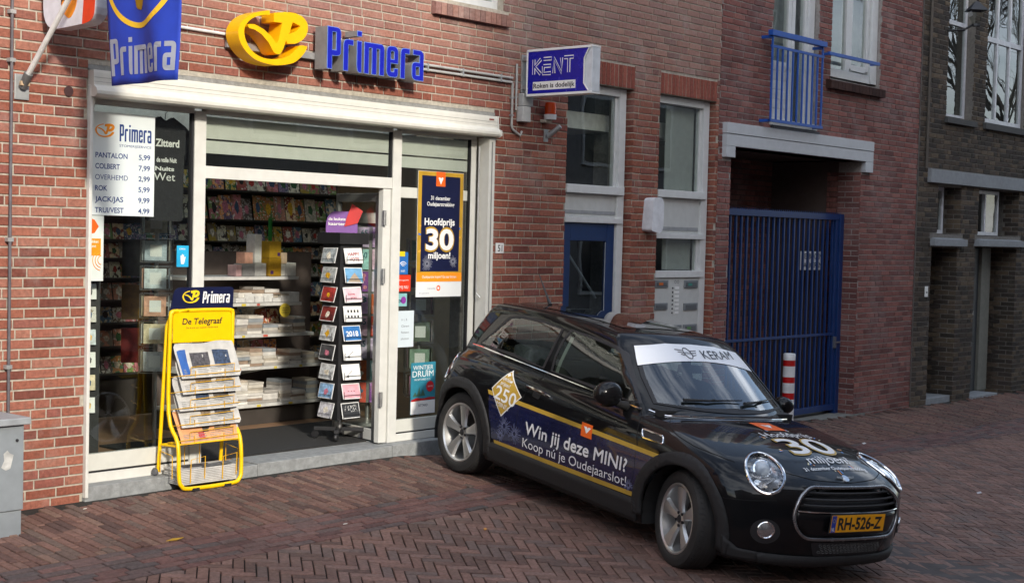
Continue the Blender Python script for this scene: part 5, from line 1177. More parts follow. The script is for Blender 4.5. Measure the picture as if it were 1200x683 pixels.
for k in (0, 1): ic.lathe([(.012, 0), (.019, 0)], (5.97+.045*k, .0735, 1.27), (0, -1, 0), 12)
ic.build('speaker_ring', GMB, b2)
wl_ = thing('wall_lamp', 'white plastic outdoor lamp on the pier between the two bays', 'lamp', (5.33, -.05, 1.93))
shape('cover', [rpoly([(0, .02, .03), (.16, 0, .04), (.20, .06, .03), (.20, .30, .03), (.16, .355, .05), (.03, .34, .04)])], mat('lamp white', (.72, .73, .76), .3), (5.255, -.0, 1.76), XU, ZU, .12, wl_, bevel=.02, smooth=True)
# ------------------------------------------------------------------ passage: white beam, gate, sign
wb = thing('passage_beam', 'pale painted beam with short drops over the gated passage', 'beam', (8.3, -.03, 2.8))
PB = mat('beam paint', (.52, .54, .56), .55, var=.05, dirt=.15, dirtcol=(.3, .31, .31))
box('upper_beam', PB, 6.65, 9.93, -.06, .30, 2.831, 2.945, wb, .004); box('lower_beam', PB, 6.65, 9.93, -.055, .30, 2.70, 2.825, wb, .004)
box('left_drop', PB, 6.65, 6.825, -.055, .302, 2.582, 2.699, wb, .004); box('right_drop', PB, 9.745, 9.93, -.055, .302, 2.572, 2.699, wb, .004)
BLG = mat('gate blue', '#163468', .4, var=.1, dirt=.12, dirtcol=(.03, .05, .1))
gt = thing('passage_gate', 'blue barred steel gate closing the passage', 'gate', (8.3, .2, -.35))
GX0, GX1, GYY = 6.95, 9.72, .25
gl0 = -.36
b = MB(); b.box(GX0, GX1, GYY-.03, GYY+.03, 1.985, 2.055); b.build('top_rail', BLG, gt, bevel=.004)
b = MB(); b.box(GX0, GX1-.14, GYY-.022, GYY+.022, .585, .615); b.build('middle_rail', BLG, gt, bevel=.003)
b = MB(); b.box(GX0, GX1, GYY-.03, GYY+.03, -.33, -.26); b.build('bottom_rail', BLG, gt, bevel=.004)
b = MB(); b.box(GX1-.15, GX1-.085, GYY-.025, GYY+.025, -.26, 1.985); b.build('gate_stile', BLG, gt, bevel=.004); b = MB(); b.box(GX1-.075, GX1+.01, GYY-.045, GYY+.045, -.40, 2.06); b.build('gate_post', BLG, gt, bevel=.004)
nb = 23
for k in range(nb):
    x = GX0+.06+k*(GX1-.20-GX0-.06)/(nb-1); MB().box(x-.012, x+.012, GYY-.012, GYY+.012, -.26, 1.985).build('bar', BLG, gt)
b = MB()
for k in range(60): x = GX0+.02+k*(GX1-GX0-.04)/59; b.prism([(x-.012, 2.055), (x+.012, 2.055), (x, 2.078)], GYY-.003, GYY+.003, 'y')
b.build('spike_strip', BLG, gt, kind='stuff')
b = MB(); b.tube([(GX1-.12, GYY-.06, .50), (GX1-.03, GYY-.06, .50)], .01, 8); b.build('handle', STEEL, gt); box('lock_box', mat('lock', (.2, .21, .24), .4, metal=.5), GX1-.14, GX1-.09, GYY-.05, GYY+.03, .43, .57, gt, .003)
vs = thing('parking_sign', 'white sign with black capitals seen through the bars of the gate', 'sign', (9.0, 1.0, 1.6))
# sign stands on the back wall of the passage
VX, VY_, VZ = 10.0, 1.86, 1.45
box('board', WHITEP, 9.05, 9.58, .40, .41, 1.375, 1.60, vs, .003)
text('lettering', 'VERBODEN', GASK, (9.07, .3985, 1.51), XU, ZU, .49, .06, vs, .02); text('lettering', 'PARKEREN', GASK, (9.07, .3985, 1.405), XU, ZU, .49, .06, vs, .02)
b = MB(); b.tube([(9.09, .44, 1.6), (9.09, .44, -.4)], .012, 6); b.tube([(9.54, .44, 1.6), (9.54, .44, -.4)], .012, 6); b.build('post', BLG, vs)
ap_ = box('passage_floor', mat('pale concrete', (.20, .20, .18), .9, var=.2, bump=.4), 6.6, 10.0, -.02, 1.25, -.6, -.372, None, 0); ap_['kind'] = 'structure'
# bollard
bo = thing('bollard', 'red and white banded steel bollard in front of the blue gate', 'bollard', (7.75, -.26, -.33))
WB_ = mat('bollard white', (.70, .70, .70), .4, dirt=.25, dirtcol=(.3, .3, .28)); RB_ = mat('bollard red', '#b01010', .4)
z = -.36; segs = [(.25, 0), (.07, 1), (.11, 0), (.065, 1), (.12, 0), (.065, 1), (.075, 0)]
zb = .485
for hgt, c in reversed(segs):
    b = MB(); 
    if zb > .47: b.lathe([(0, zb), (.06, zb-.002), (.066, zb-.01), (.066, zb-hgt)], (7.72, -.26, 0), (0, 0, 1), 24)
    else: b.lathe([(.066, zb), (.066, zb-hgt)], (7.72, -.26, 0), (0, 0, 1), 24)
    b.build('red_band' if c else 'white_band', RB_ if c else WB_, bo, smooth=True); zb -= hgt
# ------------------------------------------------------------------ juliet balcony and window above the passage
BLR = mat('railing blue', '#1d52a8', .4, var=.08, dirt=.08, dirtcol=(.05, .08, .15))
jd = thing('balcony_door', 'tall white balcony door with a tiled reveal above the passage', 'door', (8.1, .1, 2.98))
b = MB(); b.box(7.61, 7.66, .09, .16, 2.98, 6); b.box(8.47, 8.60, .06, .16, 2.99, 6); b.box(8.06, 8.13, .085, .15, 3.0, 6); b.box(8.14, 8.21, .085, .15, 3.0, 6); b.box(8.42, 8.468, .085, .15, 3.0, 6); b.box(7.66, 8.06, .087, .15, 3.02, 3.09); b.build('frame', WFR, jd, bevel=.003)
box('glass_pane', PGLASS, 7.66, 8.06, .11, .116, 3.72, 6, jd, 0); box('glass_pane', PGLASS, 8.21, 8.42, .11, .116, 3.05, 6, jd, 0)
tl = mat('white tile', (.62, .63, .62), .35)
for j in range(6):
    for i in range(3): box('tile', tl, 7.662+.133*i, 7.662+.133*i+.129, .10, .112, 3.092+.105*j, 3.092+.105*j+.101, jd, .002)
box('sill', GREYW, 7.58, 8.58, -.03, .12, 2.985, 3.055, jd, .003); box('under_sill_board', mat('dark lead', (.06, .06, .065), .6), 7.60, 8.62, -.045, .02, 2.95, 2.975, jd, .002)  # second box is a dark board below the sill
box('room_back', CURT, 7.5, 10.4, .32, .33, 2.9, 6.2, jd, 0)
jb_ = thing('juliet_balcony', 'blue steel balcony railing of slim upright bars in front of the tall door', 'railing', (8.0, -.12, 3.0))
JX0, JX1, JY = 7.36, 8.52, -.13
box('handrail', BLR, JX0-.03, JX1, JY-.03, JY+.03, 3.925, 3.985, jb_, .004); b = MB(); b.box(JX0, JX1-.03, JY-.012, JY+.012, 3.80, 3.828); b.build('upper_rail', BLR, jb_); b = MB(); b.box(JX0, JX1-.02, JY-.015, JY+.015, 3.0, 3.03); b.build('lower_rail', BLR, jb_)
for k in range(11):
    x = JX0+.02+k*(JX1-JX0-.07)/10; MB().box(x-.009, x+.009, JY-.009, JY+.009, 3.03, 3.80 if 0 < k < 10 else 3.925).build('bar', BLR, jb_)
b = MB()
for x in (JX0, JX1-.06): b.box(x, x+.03, JY, 0.0, 3.0, 3.03); b.box(x, x+.03, JY, 0.0, 3.90, 3.93)
b.build('wall_arm', BLR, jb_)
uw = thing('passage_upper_window', 'white double window with dark brick sill right of the blue balcony', 'window', (9.5, .08, 3.65))
b = MB(); b.box(8.91, 8.97, .075, .15, 3.66, 6); b.box(9.98, 10.13, .05, .15, 3.66, 6); b.box(8.97, 9.98, .065, .15, 3.66, 3.76); b.box(9.38, 9.47, .07, .14, 3.76, 6); b.box(9.48, 9.54, .08, .14, 3.80, 6); b.box(9.90, 9.97, .08, .14, 3.80, 6); b.box(9.54, 9.90, .08, .14, 3.78, 3.85); b.build('frame', WFR, uw, bevel=.003)
box('glass_pane', PGLASS, 8.97, 9.38, .10, .106, 3.76, 6, uw, 0); box('glass_pane', PGLASS, 9.54, 9.90, .11, .116, 3.85, 6, uw, 0)
SILD = brickmat('dark sill brick', ['#33211e', '#45302a', '#3b2724'])
brick_sill(uw, 8.80, 10.16, 3.50, 3.64, 16, SILD, .07)
rl = thing('guard_rail', 'single blue guard rail across the right upper window', 'railing', (9.3, -.1, 3.9)); b = MB(); b.box(8.66, 9.90, -.115, -.085, 3.86, 3.90); b.build('rail', BLR, rl, bevel=.003); b = MB(); b.box(8.70, 8.73, -.1, 0, 3.865, 3.895); b.box(9.86, 9.89, -.1, 0, 3.865, 3.895); b.build('wall_arm', BLR, rl)
# ------------------------------------------------------------------ dark house fittings
LST = mat('blue grey stone', (.26, .275, .29), .7, var=.12, dirt=.4, dirtcol=(.16, .165, .17))
fj = box('downpipe', mat('lead pipe', (.10, .085, .075), .6), 11.245, 11.262, -.012, .04, -.36, 5.4, None, 0); tag(fj, 'narrow joint strip between the red house and the dark house', 'joint strip')
box('long_lintel', LST, 11.56, 17.5, -.055, .24, 2.532, 2.708, dh, .004)
box('window_ledge', LST, 11.70, 12.72, -.07, .24, 1.702, 1.795, dh, .004); box('window_ledge', LST, 13.10, 14.76, -.07, .24, 1.712, 1.80, dh, .004)
b = MB(); b.prism([(-.06, 1.796), (.2, 1.86), (.2, 1.796)], 11.76, 12.66, 'x'); b.prism([(-.06, 1.801), (.2, 1.86), (.2, 1.801)], 13.18, 14.68, 'x'); b.build('ledge_slope', LST, dh)
WHB = mat('bright window paint', (.62, .63, .66), .4)
def dwin(name, label, x0, x1, z0, z1, bars=(), tr=None, y=.17, w_=.05):
    t = thing(name, label, 'window', ((x0+x1)/2, y, z0)); b = MB(); frame(b, x0, x1, z0, z1, w_, y, y+.05)
    for q in bars: b.box(q-w_*.4, q+w_*.4, y-.004, y+.046, z0+w_, z1-w_)
    if tr: b.box(x0+w_, x1-w_, y-.006, y+.044, tr-w_*.6, tr+w_*.6)
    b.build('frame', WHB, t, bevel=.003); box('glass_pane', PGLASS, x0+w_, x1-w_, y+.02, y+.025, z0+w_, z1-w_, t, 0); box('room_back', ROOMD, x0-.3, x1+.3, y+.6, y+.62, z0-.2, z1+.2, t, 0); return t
dwin('small_window', 'narrow white window over the left ledge of the dark house', 11.9, 12.44, 1.87, 2.50)
dwin('small_window', 'small white window over the right ledge of the dark house', 13.35, 14.30, 1.87, 2.51, (13.82,))
dwin('tall_window', 'tall narrow white upper window beside a dark wall lantern', 12.06, 12.89, 3.44, 6.2, (), 4.72, .12)
box('window_ledge', mat('dark stone', (.07, .07, .068), .8), 12.0, 12.95, -.05, .12, 3.34, 3.415, dh, .004); box('window_ledge', MATS['dark stone'], 13.24, 14.8, -.05, .1, 3.345, 3.435, dh, .004)
dwin('wide_window', 'wide white upper window with three lights and reflected bare branches', 13.31, 14.71, 3.45, 5.9, (13.78, 14.22), 4.62, .06, .06)
dwin('far_window', 'white upper window farthest along the dark house', 15.61, 16.98, 3.45, 5.9, (16.3,), 4.62, .08, .06)
ND = mat('dark door paint', (.035, .04, .045), .5)
n1 = thing('niche_step', 'pale stone step at the foot of the left brick niche', 'step', (12.1, .0, -.4)); box('stone', LST, 11.76, 12.55, .03, .50, -.45, -.33, n1, .006)
b = MB(); b.box(11.75, 12.56, .50, .55, -.8, 1.7); o = b.build('niche_wall', MORTD, dh)
lay(dh, wall_cells(11.75, 12.56, -.5, 1.69, [], seed=61, heads=.3), (0, .50, 0), (1, 0, 0), (0, 0, 1), (0, -1, 0), DARK, single=0, seed=62)
reveal(dh, 12.56, Y0, .50, -.5, 1.69, DARK, -1, 71); reveal(dh, 14.60, Y0, .40, -.5, 1.7, DARK, -1, 72); reveal(dh, 12.63, Y0, .24, 1.87, 2.50, DARK, -1, 73); reveal(dh, 14.64, Y0, .24, 1.87, 2.51, DARK, -1, 74)
dd = thing('side_door', 'dark grey panelled house door with a blue sign in the right niche', 'door', (13.6, .33, -.4))
box('leaf', ND, 13.15, 13.98, .30, .35, -.38, 1.69, dd, .004); box('left_jamb', mat('rust brown paint', (.16, .07, .04), .6), 13.141, 13.165, .10, .30, -.38, 1.69, dd, 0); box('right_jamb', mat('jamb grey', (.20, .20, .17), .6), 13.99, 14.30, .26, .40, -.38, 1.69, dd, .003)
for z0, z1 in ((.0, .52), (.62, 1.5)): box('panel', mat('door panel', (.05, .055, .06), .45), 13.27, 13.86, .285, .299, z0-.2, z1-.2, dd, .006)
box('blue_plate', mat('sign blue small', '#2a5fc0', .4), 13.36, 13.56, .268, .284, .84, 1.05, dd, .002); text('lettering', 'P', WHITEP, (13.41, .266, .9), XU, ZU, .09, .10, dd, .03); box('letter_slot', STEEL, 13.50, 13.78, .27, .284, .72, .78, dd, .002)
b = MB(); b.lathe([(0, 0), (.025, 0), (.03, .03), (0, .05)], (13.24, .285, .46), (0, -1, 0), 12); b.build('knob', STEEL, dd, smooth=True)
b = MB(); b.box(14.31, 14.6, .40, .45, -.8, 1.7); b.build('niche_wall', MORTD, dh); box('door_step', LST, 13.12, 14.0, -.04, .30, -.48, -.385, dh, .005)
ep = thing('bell_plate', 'small white bell plate on the dark brick pier', 'bell', (11.62, -.01, 1.1)); box('plate', WHITEP, 11.58, 11.66, -.014, -.002, 1.03, 1.17, ep, .002); box('button', GASK, 11.61, 11.63, -.018, -.014, 1.08, 1.10, ep, 0)
ln = thing('wall_lantern', 'black wall lantern at the top edge of the dark house', 'lamp', (12.2, -.25, 4.75)); 
b = MB(); b.tube([(12.0, 0, 4.55), (12.05, -.2, 4.55), (12.1, -.3, 4.62)], .015, 8); b.build('arm', BLACKM, ln); b = MB(); b.lathe([(.05, 4.62), (.13, 4.80)], (12.12, -.33, 0), (0, 0, 1), 4); b.build('lantern_glass', PGLASS, ln); b = MB(); b.lathe([(.06, 4.60), (.055, 4.63)], (12.12, -.33, 0), (0, 0, 1), 8); b.lathe([(.17, 4.80), (.03, 4.92)], (12.12, -.33, 0), (0, 0, 1), 4); b.build('hood', BLACKM, ln)
for x in (11.45,): b = MB(); b.tube([(x, -.03, 5.6), (x, -.03, 2.72)], .02, 8); o = b.build('downpipe', mat('brown pipe', (.09, .075, .06), .6), smooth=True); tag(o, 'thin brown downpipe at the left edge of the dark house', 'pipe')
# ------------------------------------------------------------------ cabinet at the left edge
cb = thing('utility_cabinet', 'grey metal utility cabinet with torn sticker at the left edge', 'cabinet', (-2.1, -.35, -.17))
CAB = mat('cabinet grey', (.24, .265, .285), .5, var=.06, dirt=.25, dirtcol=(.15, .16, .16))
box('body', CAB, -2.9, -1.652, -.50, -.06, -.012, .50, cb, .005); box('plinth', CAB, -2.88, -1.660, -.492, -.07, -.3, -.016, cb, .004); box('lid', mat('lid grey', (.30, .32, .335), .45, dirt=.2), -2.93, -1.622, -.53, -.03, .503, .545, cb, .006)
shape('torn_sticker', [[(0, .02), (.03, .0), (.06, .01), (.07, .05), (.08, .09), (.055, .10), (.04, .12), (.015, .10), (.02, .06)]], mat('torn paper', (.5, .5, .48), .8, var=.3), (-1.80, -.501, .235), XU, ZU, .0008, cb)
b = MB(); b.lathe([(0, 0), (.009, 0), (.009, .008), (0, .01)], (-1.70, -.501, .41), (0, -1, 0), 8); b.build('lock', GASK, cb)
# ------------------------------------------------------------------ newspaper stand
YT = mat('stand yellow', '#f5c400', .35, var=.04, dirt=.05, dirtcol=(.3, .22, .03))
nr = thing('newspaper_stand', 'yellow tubular newspaper stand with navy header in front of the shop window', 'newspaper stand', (-.03, -.1, -.12))
RX0, RX1 = -.298, .236
def gz(x, y): return G(x, y)
zf = gz(0, -.19)+.018
L_ = [(RX0, -.055, .42), (RX0, -.165, .22), (RX0, -.185, zf+.09), (RX0+.02, -.19, zf+.025), (RX0+.09, -.19, zf)]
pts = [(RX0+.06, -.06, 1.125), (RX0+.012, -.06, 1.108), (RX0, -.06, 1.05)]+L_+[(2*-.031-p[0], p[1], p[2]) for p in reversed(L_)]+[(RX1, -.06, 1.05), (RX1-.012, -.06, 1.108), (RX1-.06, -.06, 1.125)]
b = MB(); b.tube(catmull(pts, 4), .0145, 10, closed=True); b.build('front_tube', YT, nr, smooth=True)
b = MB(); b.tube([(RX0-.0, .055, .0), (RX0, -.02, 1.02), (RX0+.02, -.035, 1.09), (RX0+.07, -.04, 1.115), (RX1-.07, -.04, 1.115), (RX1-.02, -.035, 1.09), (RX1, -.02, 1.02), (RX1, .055, .0)], .0135, 10); b.build('rear_tube', YT, nr, smooth=True)
b = MB(); b.tube([(RX0, .035, .19), (RX1, .035, .19)], .008, 8); b.tube([(RX0, .03, .19), (RX0, -.165, .20)], .008, 8); b.tube([(RX1, .03, .19), (RX1, -.165, .20)], .008, 8); b.tube([(RX0, -.16, .21), (RX1, -.16, .21)], .006, 8); b.build('cross_bar', YT, nr, smooth=True)
for x in (RX0-.028, RX1+.028):
    b = MB(); b.lathe([(0, -.012), (.022, -.012), (.028, -.006), (.028, .006), (.022, .012), (0, .012)], (x, .055, .002), (1, 0, 0), 20); b.build('wheel', mat('grey wheel', (.09, .09, .10), .5), nr, smooth=True)
b = MB()
for x in (RX0+.13, RX1-.13): b.box(x-.03, x+.03, -.207, -.175, zf-.018, zf+.003)
b.build('rubber_foot', GASK, nr)
FT = Matrix.Translation((0, -.066, 1.09)) @ Matrix.Rotation(rad(0), 4, 'X')
shape('yellow_panel', [rpoly([(0, 0), (.50, 0), (.50, .21, .04), (0, .21, .04)])], YT, (RX0+.017, -.062, .905), XU, ZU, .004, nr)
text('lettering', 'De Telegraaf', GASK, (-.205, -.0665, 1.03), XU, ZU, .345, .042, nr, .02, shear=.12); text('lettering', 'De krant van wakker Nederland', GASK, (-.17, -.0665, 1.0), XU, ZU, .27, .012, nr)
shape('header_board', [rpoly([(-.02, 0), (.52, 0), (.525, .17, .03), (.02, .17, .05)])], NAVYD, (RX0+.017, -.050, 1.118), XU, ZU, .006, nr)
logo((-.20, -.0565, 1.178), XU, ZU, .145, mat('logo yellow', '#e8c820', .4), .0008, nr); word('Primera', WHITEP, (-.03, -.0565, 1.175), XU, ZU, .235, .082, .0008, nr, italic=.12)
NEWSG = [mat('news photo %d' % i, c, .7, var=.6, scale=55) for i, c in enumerate(['#4c4a4e', '#6a5a4c', '#35445c', '#8a7a66', '#55504c'])]
INKG = mat('news ink', (.12, .12, .12), .8, var=.5, scale=80)
PINKP = mat('salmon newsprint', '#dba070', .8, var=.12, scale=30)
lev = [(.80, 'topmost'), (.69, 'second'), (.575, 'third'), (.46, 'fourth'), (.35, 'lowest')]
for i, (z, nm) in enumerate(lev):
    yb, yt = -.10-.012*i, -.085-.012*i
    m = PAPER if i < 4 else PINKP
    np0 = thing('newspaper', 'folded %s newspaper in the %s tier of the yellow stand' % ('salmon pink' if i == 4 else ['colour front page', 'white', 'grey photo', 'crumpled white'][i], nm), 'newspaper', (0, -.1, z-.12))
    P = []; nx = 10
    def surf(s, t, z=z, i=i):
        x = RX0+.012+.012*math.sin(i*2.3)+s*.50
        droop = .035*max(0, t-.75)*4*(.5+.5*math.sin(s*4+i))
        return Vector((x+.015*(1-t), -.165+.095*t-droop*.7-.004*math.sin(s*7+i*2)-.003*math.sin(s*17+t*5), z-.135+.225*t-droop*.55+.012*math.sin(s*3.0+i)*t+.004*math.sin(s*11+i*3)*t))
    for lay_ in range(4):
        b = MB(); o_ = lay_*.004
        b.add([surf(s/nx, t/4)+Vector((lay_*.006, o_, lay_*.006)) for t in range(5) for s in range(nx+1)], [(t*(nx+1)+s, t*(nx+1)+s+1, (t+1)*(nx+1)+s+1, (t+1)*(nx+1)+s) for t in range(4) for s in range(nx)])
        q = b.build('page', m if lay_ == 0 else PAPER, np0, smooth=True)
    def spr(name, mt, s0, s1, t0, t1):
        b = MB(); n_ = 6; b.add([surf(s0+(s1-s0)*a/n_, t0+(t1-t0)*c)+Vector((0, -.0018, 0)) for c in (0, .5, 1) for a in range(n_+1)], [(c*(n_+1)+a, c*(n_+1)+a+1, (c+1)*(n_+1)+a+1, (c+1)*(n_+1)+a) for c in (0, 1) for a in range(n_)]); b.build(name, mt, np0)
    spr('photo_print', NEWSG[i], .22+.05*i, .55, .30, .72); spr('photo_print', NEWSG[(i+2) % 5], .62, .90, .35, .78)
    if i == 0: spr('masthead_print', mat('news blue', '#2c5aa0', .6), .03, .16, .1, .85)
    if i == 4: spr('red_print', mat('news red', '#b8242c', .6), .33, .43, .12, .3)
    for c_ in range(4):
        for r_ in range(5): spr('text_print', MATS.get('grey text') or mat('grey text', (.27, .27, .26), .8, var=.3, scale=120), .06+.23*c_, .06+.23*c_+(.19 if r_ % 2 else .17), .05+.048*r_, .068+.048*r_)
    for r_ in range(3): spr('headline_print', INKG, .60+.02*r_, .92, .82-.04*r_ - .5, .835-.04*r_-.5)
b = MB()
for i, (z, nm) in enumerate(lev):
    zz = z-.135; yf = -.165-.0*i
    b.tube([(RX0, -.05, zz), (RX0+.005, yf, zz+.02), (RX1-.005, yf, zz+.03), (RX1, -.05, zz)], .003, 6)
    b.tube([(RX0+.1, yf, zz+.02), (RX0+.11, yf+.01, zz+.075), (RX1-.05, yf+.01, zz+.085), (RX1-.06, yf, zz+.03)], .0028, 6)
    for x in (RX0+.14, RX1-.14): b.tube([(x, -.05, zz-.01), (x, yf, zz), (x, yf, zz+.05)], .0025, 6)
b.build('wire_pocket', mat('wire yellow', '#d9a400', .4), nr)
b = MB()
for x0, x1 in ((RX0+.10, RX0+.22), (RX1-.16, RX1-.04)): b.tube([(x0, -.18, -.06), (x0, -.185, .10), (x1, -.185, .115), (x1, -.18, -.04)], .0035, 6)
for x in (RX0-.01, RX1+.02): b.tube([(x, -.12, -.03), (x, -.12, .13), (x, .02, .15), (x, .02, .0)], .0035, 6)
b.tube([(RX0+.2, .03, .0), (RX0+.2, .03, .16), (RX0+.33, .03, .17), (RX0+.33, .03, .0)], .0035, 6)
b.build('wire_guard', MATS['wire yellow'], nr)
sk = thing('newspaper_stack', 'flat stack of newspapers on the low tray of the yellow stand', 'newspapers', (-.03, -.08, 0))
for i in range(9):
    z = -.075+.012*i; dx = rc.uniform(-.008, .008); b = MB(); b.prism([(RX0+.025+dx, -.168), (RX1-.03+dx, -.172), (RX1-.02+dx, .03), (RX0+.03+dx, .035)], z, z+.0105, 'z'); b.build('newspaper', PAPER, sk, bevel=.003)
b = MB(); b.add([(-.20, -.10, .036), (.02, -.12, .036), (.06, -.02, .036), (-.16, .0, .036)], [(0, 1, 2, 3)]); b.build('photo_print', NEWSG[0], sk)
b = MB(); b.add([(-.10, -.168, .037), (.18, -.165, .041), (.17, -.10, .05), (.02, -.07, .037)], [(0, 1, 2, 3)]); b.build('headline_print', INKG, sk)
# litter on the paving
for (x, y, s_, c, lab, an) in ((-1.05, -.22, .018, '#e8e4d8', 'tiny white scrap on the paving near the cabinet', .3), (.2, -1.33, .02, '#f0f0ec', 'white crumb of paper on the gutter bricks', 0), (-.95, -1.05, .07, '#c49a2c', 'yellow painted brick end in the gutter band', .1), (.95, -1.9, .04, '#d89a4a', 'orange scrap on the herringbone bricks', .7), (7.9, -1.1, .07, '#d8d8d8', 'white paper scrap near the gate', .4), (6.7, -2.9, .07, '#c8c8cc', 'white scrap on the road at the right edge', .2)):
    b = MB(); z = G(x, y)+.002; c_, s2_ = math.cos(an)*s_, math.sin(an)*s_
    b.prism([(x-c_, y-s2_), (x+s2_*.4, y-c_*.3), (x+c_, y+s2_), (x-s2_*.3, y+c_*.35)], z, z+.003, 'z'); o = b.build('litter_scrap', mat('litter '+c, c, .6)); tag(o, lab, 'litter')
# ------------------------------------------------------------------ the car: one smooth implicit body, parts laid on it
# car frame: x forward from the rear axle, y to its left, z up from the ground
def smax(a, b, k): h = np.clip(.5+.5*(a-b)/k, 0, 1); return b*(1-h)+a*h+k*h*(1-h)
def smin(a, b, k): return -smax(-a, -b, k)
def ip(x, xs, ys):
    """smooth interpolation through knots (cubic Hermite)"""
    xs = np.asarray(xs, float); ys = np.asarray(ys, float); m = np.gradient(ys, xs)
    i = np.clip(np.searchsorted(xs, x)-1, 0, len(xs)-2); h = xs[i+1]-xs[i]; t = np.clip((x-xs[i])/h, 0, 1)
    return (2*t**3-3*t**2+1)*ys[i]+(t**3-2*t**2+t)*h*m[i]+(-2*t**3+3*t**2)*ys[i+1]+(t**3-t**2)*h*m[i+1]
def CF(P):
    x, y, z = P[..., 0], P[..., 1], P[..., 2]; a = np.abs(y)
    w_ = ip(z, [.10, .22, .38, .55, .68, .80, .90, .98, 1.08], [.77, .805, .835, .848, .845, .820, .780, .725, .64])
    w_ = w_*ip(x, [-.6, -.3, .1, 1.2, 2.3, 2.9, 3.3], [.93, .965, .99, 1, 1, .985, .95])
    w_ = w_+.016*np.exp(-(((x-2.495)/.42)**2+((z-.60)/.20)**2))+.020*np.exp(-(((x)/.42)**2+((z-.62)/.20)**2))
    side = a-w_
    fr = x-(ip(z, [.10, .22, .36, .52, .64, .73, .80], [3.17, 3.205, 3.235, 3.235, 3.215, 3.15, 3.02])-.34*np.clip(a/.84, 0, 2)**3.0)
    re = (ip(z, [.10, .3, .5, .7, .85, 1.0], [-.46, -.54, -.565, -.53, -.485, -.43])+.20*(a/.8)**3)-x
    top = z-(ip(x, [-.6, 0, 1.0, 1.9, 2.15, 2.5, 2.85, 3.08, 3.30], [.95, .975, .95, .925, .925, .900, .840, .762, .63])-ip(x, [1.9, 2.4, 3.2], [.04, .065, .10])*(a/.72)**2.3)
    bot = .17-z
    low = smax(smax(smax(side, top, .11), smax(fr, re, .02), .10), bot, .04)
    gs = a-(ip(z, [.85, .95, 1.1, 1.25, 1.36, 1.45], [.745, .720, .680, .622, .570, .52])*ip(x, [-.5, 0, 1.0, 1.6, 2.1], [.86, .95, 1.0, 1.0, .99]))
    ws = x-(ip(z, [.90, 1.0, 1.15, 1.30, 1.42], [2.16, 2.02, 1.80, 1.575, 1.35])-.17*(a/.62)**2.2)
    rw = (ip(z, [.85, 1.0, 1.15, 1.30, 1.42], [-.47, -.42, -.345, -.26, -.20])+.11*(a/.6)**2)-x
    rf = z-(ip(x, [-.35, 0, .4, .8, 1.2, 1.5, 1.75], [1.335, 1.372, 1.395, 1.402, 1.392, 1.368, 1.33])-.035*(a/.56)**2.2)
    gh = smax(smax(gs, rf, .07), smax(ws, rw, .02), .028)
    return smin(low, gh, .03)
def CN(P):
    e = 1e-3; g = np.stack([(CF(P+np.array(d)*e)-CF(P-np.array(d)*e))/(2*e) for d in ((1, 0, 0), (0, 1, 0), (0, 0, 1))], -1)
    return g/np.maximum(np.linalg.norm(g, axis=-1, keepdims=True), 1e-9)
def snap(P, n=4):
    P = P.copy()
    for _ in range(n):
        e = 1e-3; g = np.stack([(CF(P+np.array(d)*e)-CF(P-np.array(d)*e))/(2*e) for d in ((1, 0, 0), (0, 1, 0), (0, 0, 1))], -1)
        P -= g*(CF(P)/np.maximum((g**2).sum(-1), .2))[..., None]
    return P
def nets(h=.024):
    """naive surface nets on a grid, vertices snapped to the true surface"""
    xs = np.arange(-.72, 3.42, h); ys = np.arange(-.96, .961, h); zs = np.arange(.10, 1.50, h)
    X = np.stack(np.meshgrid(xs, ys, zs, indexing='ij'), -1); V = CF(X); S = V < 0
    n = tuple(s-1 for s in S.shape); cnt = np.zeros(n, int)
    for dx in (0, 1):
        for dy in (0, 1):
            for dz in (0, 1): cnt += S[dx:dx+n[0], dy:dy+n[1], dz:dz+n[2]]
    act = (cnt > 0) & (cnt < 8); idx = -np.ones(n, int); idx[act] = np.arange(act.sum())
    ii = np.argwhere(act); P = np.stack([xs[ii[:, 0]]+h/2, ys[ii[:, 1]]+h/2, zs[ii[:, 2]]+h/2], -1); P = snap(P, 5)
    Q = []
    for ax in range(3):
        o1, o2 = [(1, 2), (2, 0), (0, 1)][ax]
        sl = [slice(1, -1)]*3; sl[ax] = slice(0, -1); a = S[tuple(sl)]; sl2 = list(sl); sl2[ax] = slice(1, None); b = S[tuple(sl2)]
        for flip in (False, True):
            e = np.argwhere(a & ~b if not flip else ~a & b)
            base = e.copy(); base[:, o1] += 1; base[:, o2] += 1
            def at(d1, d2): q = base.copy(); q[:, o1] -= d1; q[:, o2] -= d2; return idx[q[:, 0], q[:, 1], q[:, 2]]
            f = np.stack([at(1, 1), at(0, 1), at(0, 0), at(1, 0)], -1); Q.append(f[:, ::-1] if flip else f)
    Q = np.concatenate(Q); Q = Q[(Q >= 0).all(1)]; return P, Q
def cast(O, D, tmax=3.0, n=150):
    """first hit of rays O + t D with the body (arrays of points, one direction or many)"""
    O = np.asarray(O, float).reshape(-1, 3); D = np.broadcast_to(np.asarray(D, float), O.shape); ts = np.linspace(0, tmax, n)
    V = CF(O[:, None, :]+ts[None, :, None]*D[:, None, :]); neg = V < 0; k = np.argmax(neg, 1); k = np.where(neg.any(1), np.maximum(k, 1), n-1)
    lo, hi = ts[k-1], ts[k]
    for _ in range(18):
        m = (lo+hi)/2; v = CF(O+m[:, None]*D) < 0; hi = np.where(v, m, hi); lo = np.where(v, lo, m)
    return O+hi[:, None]*D
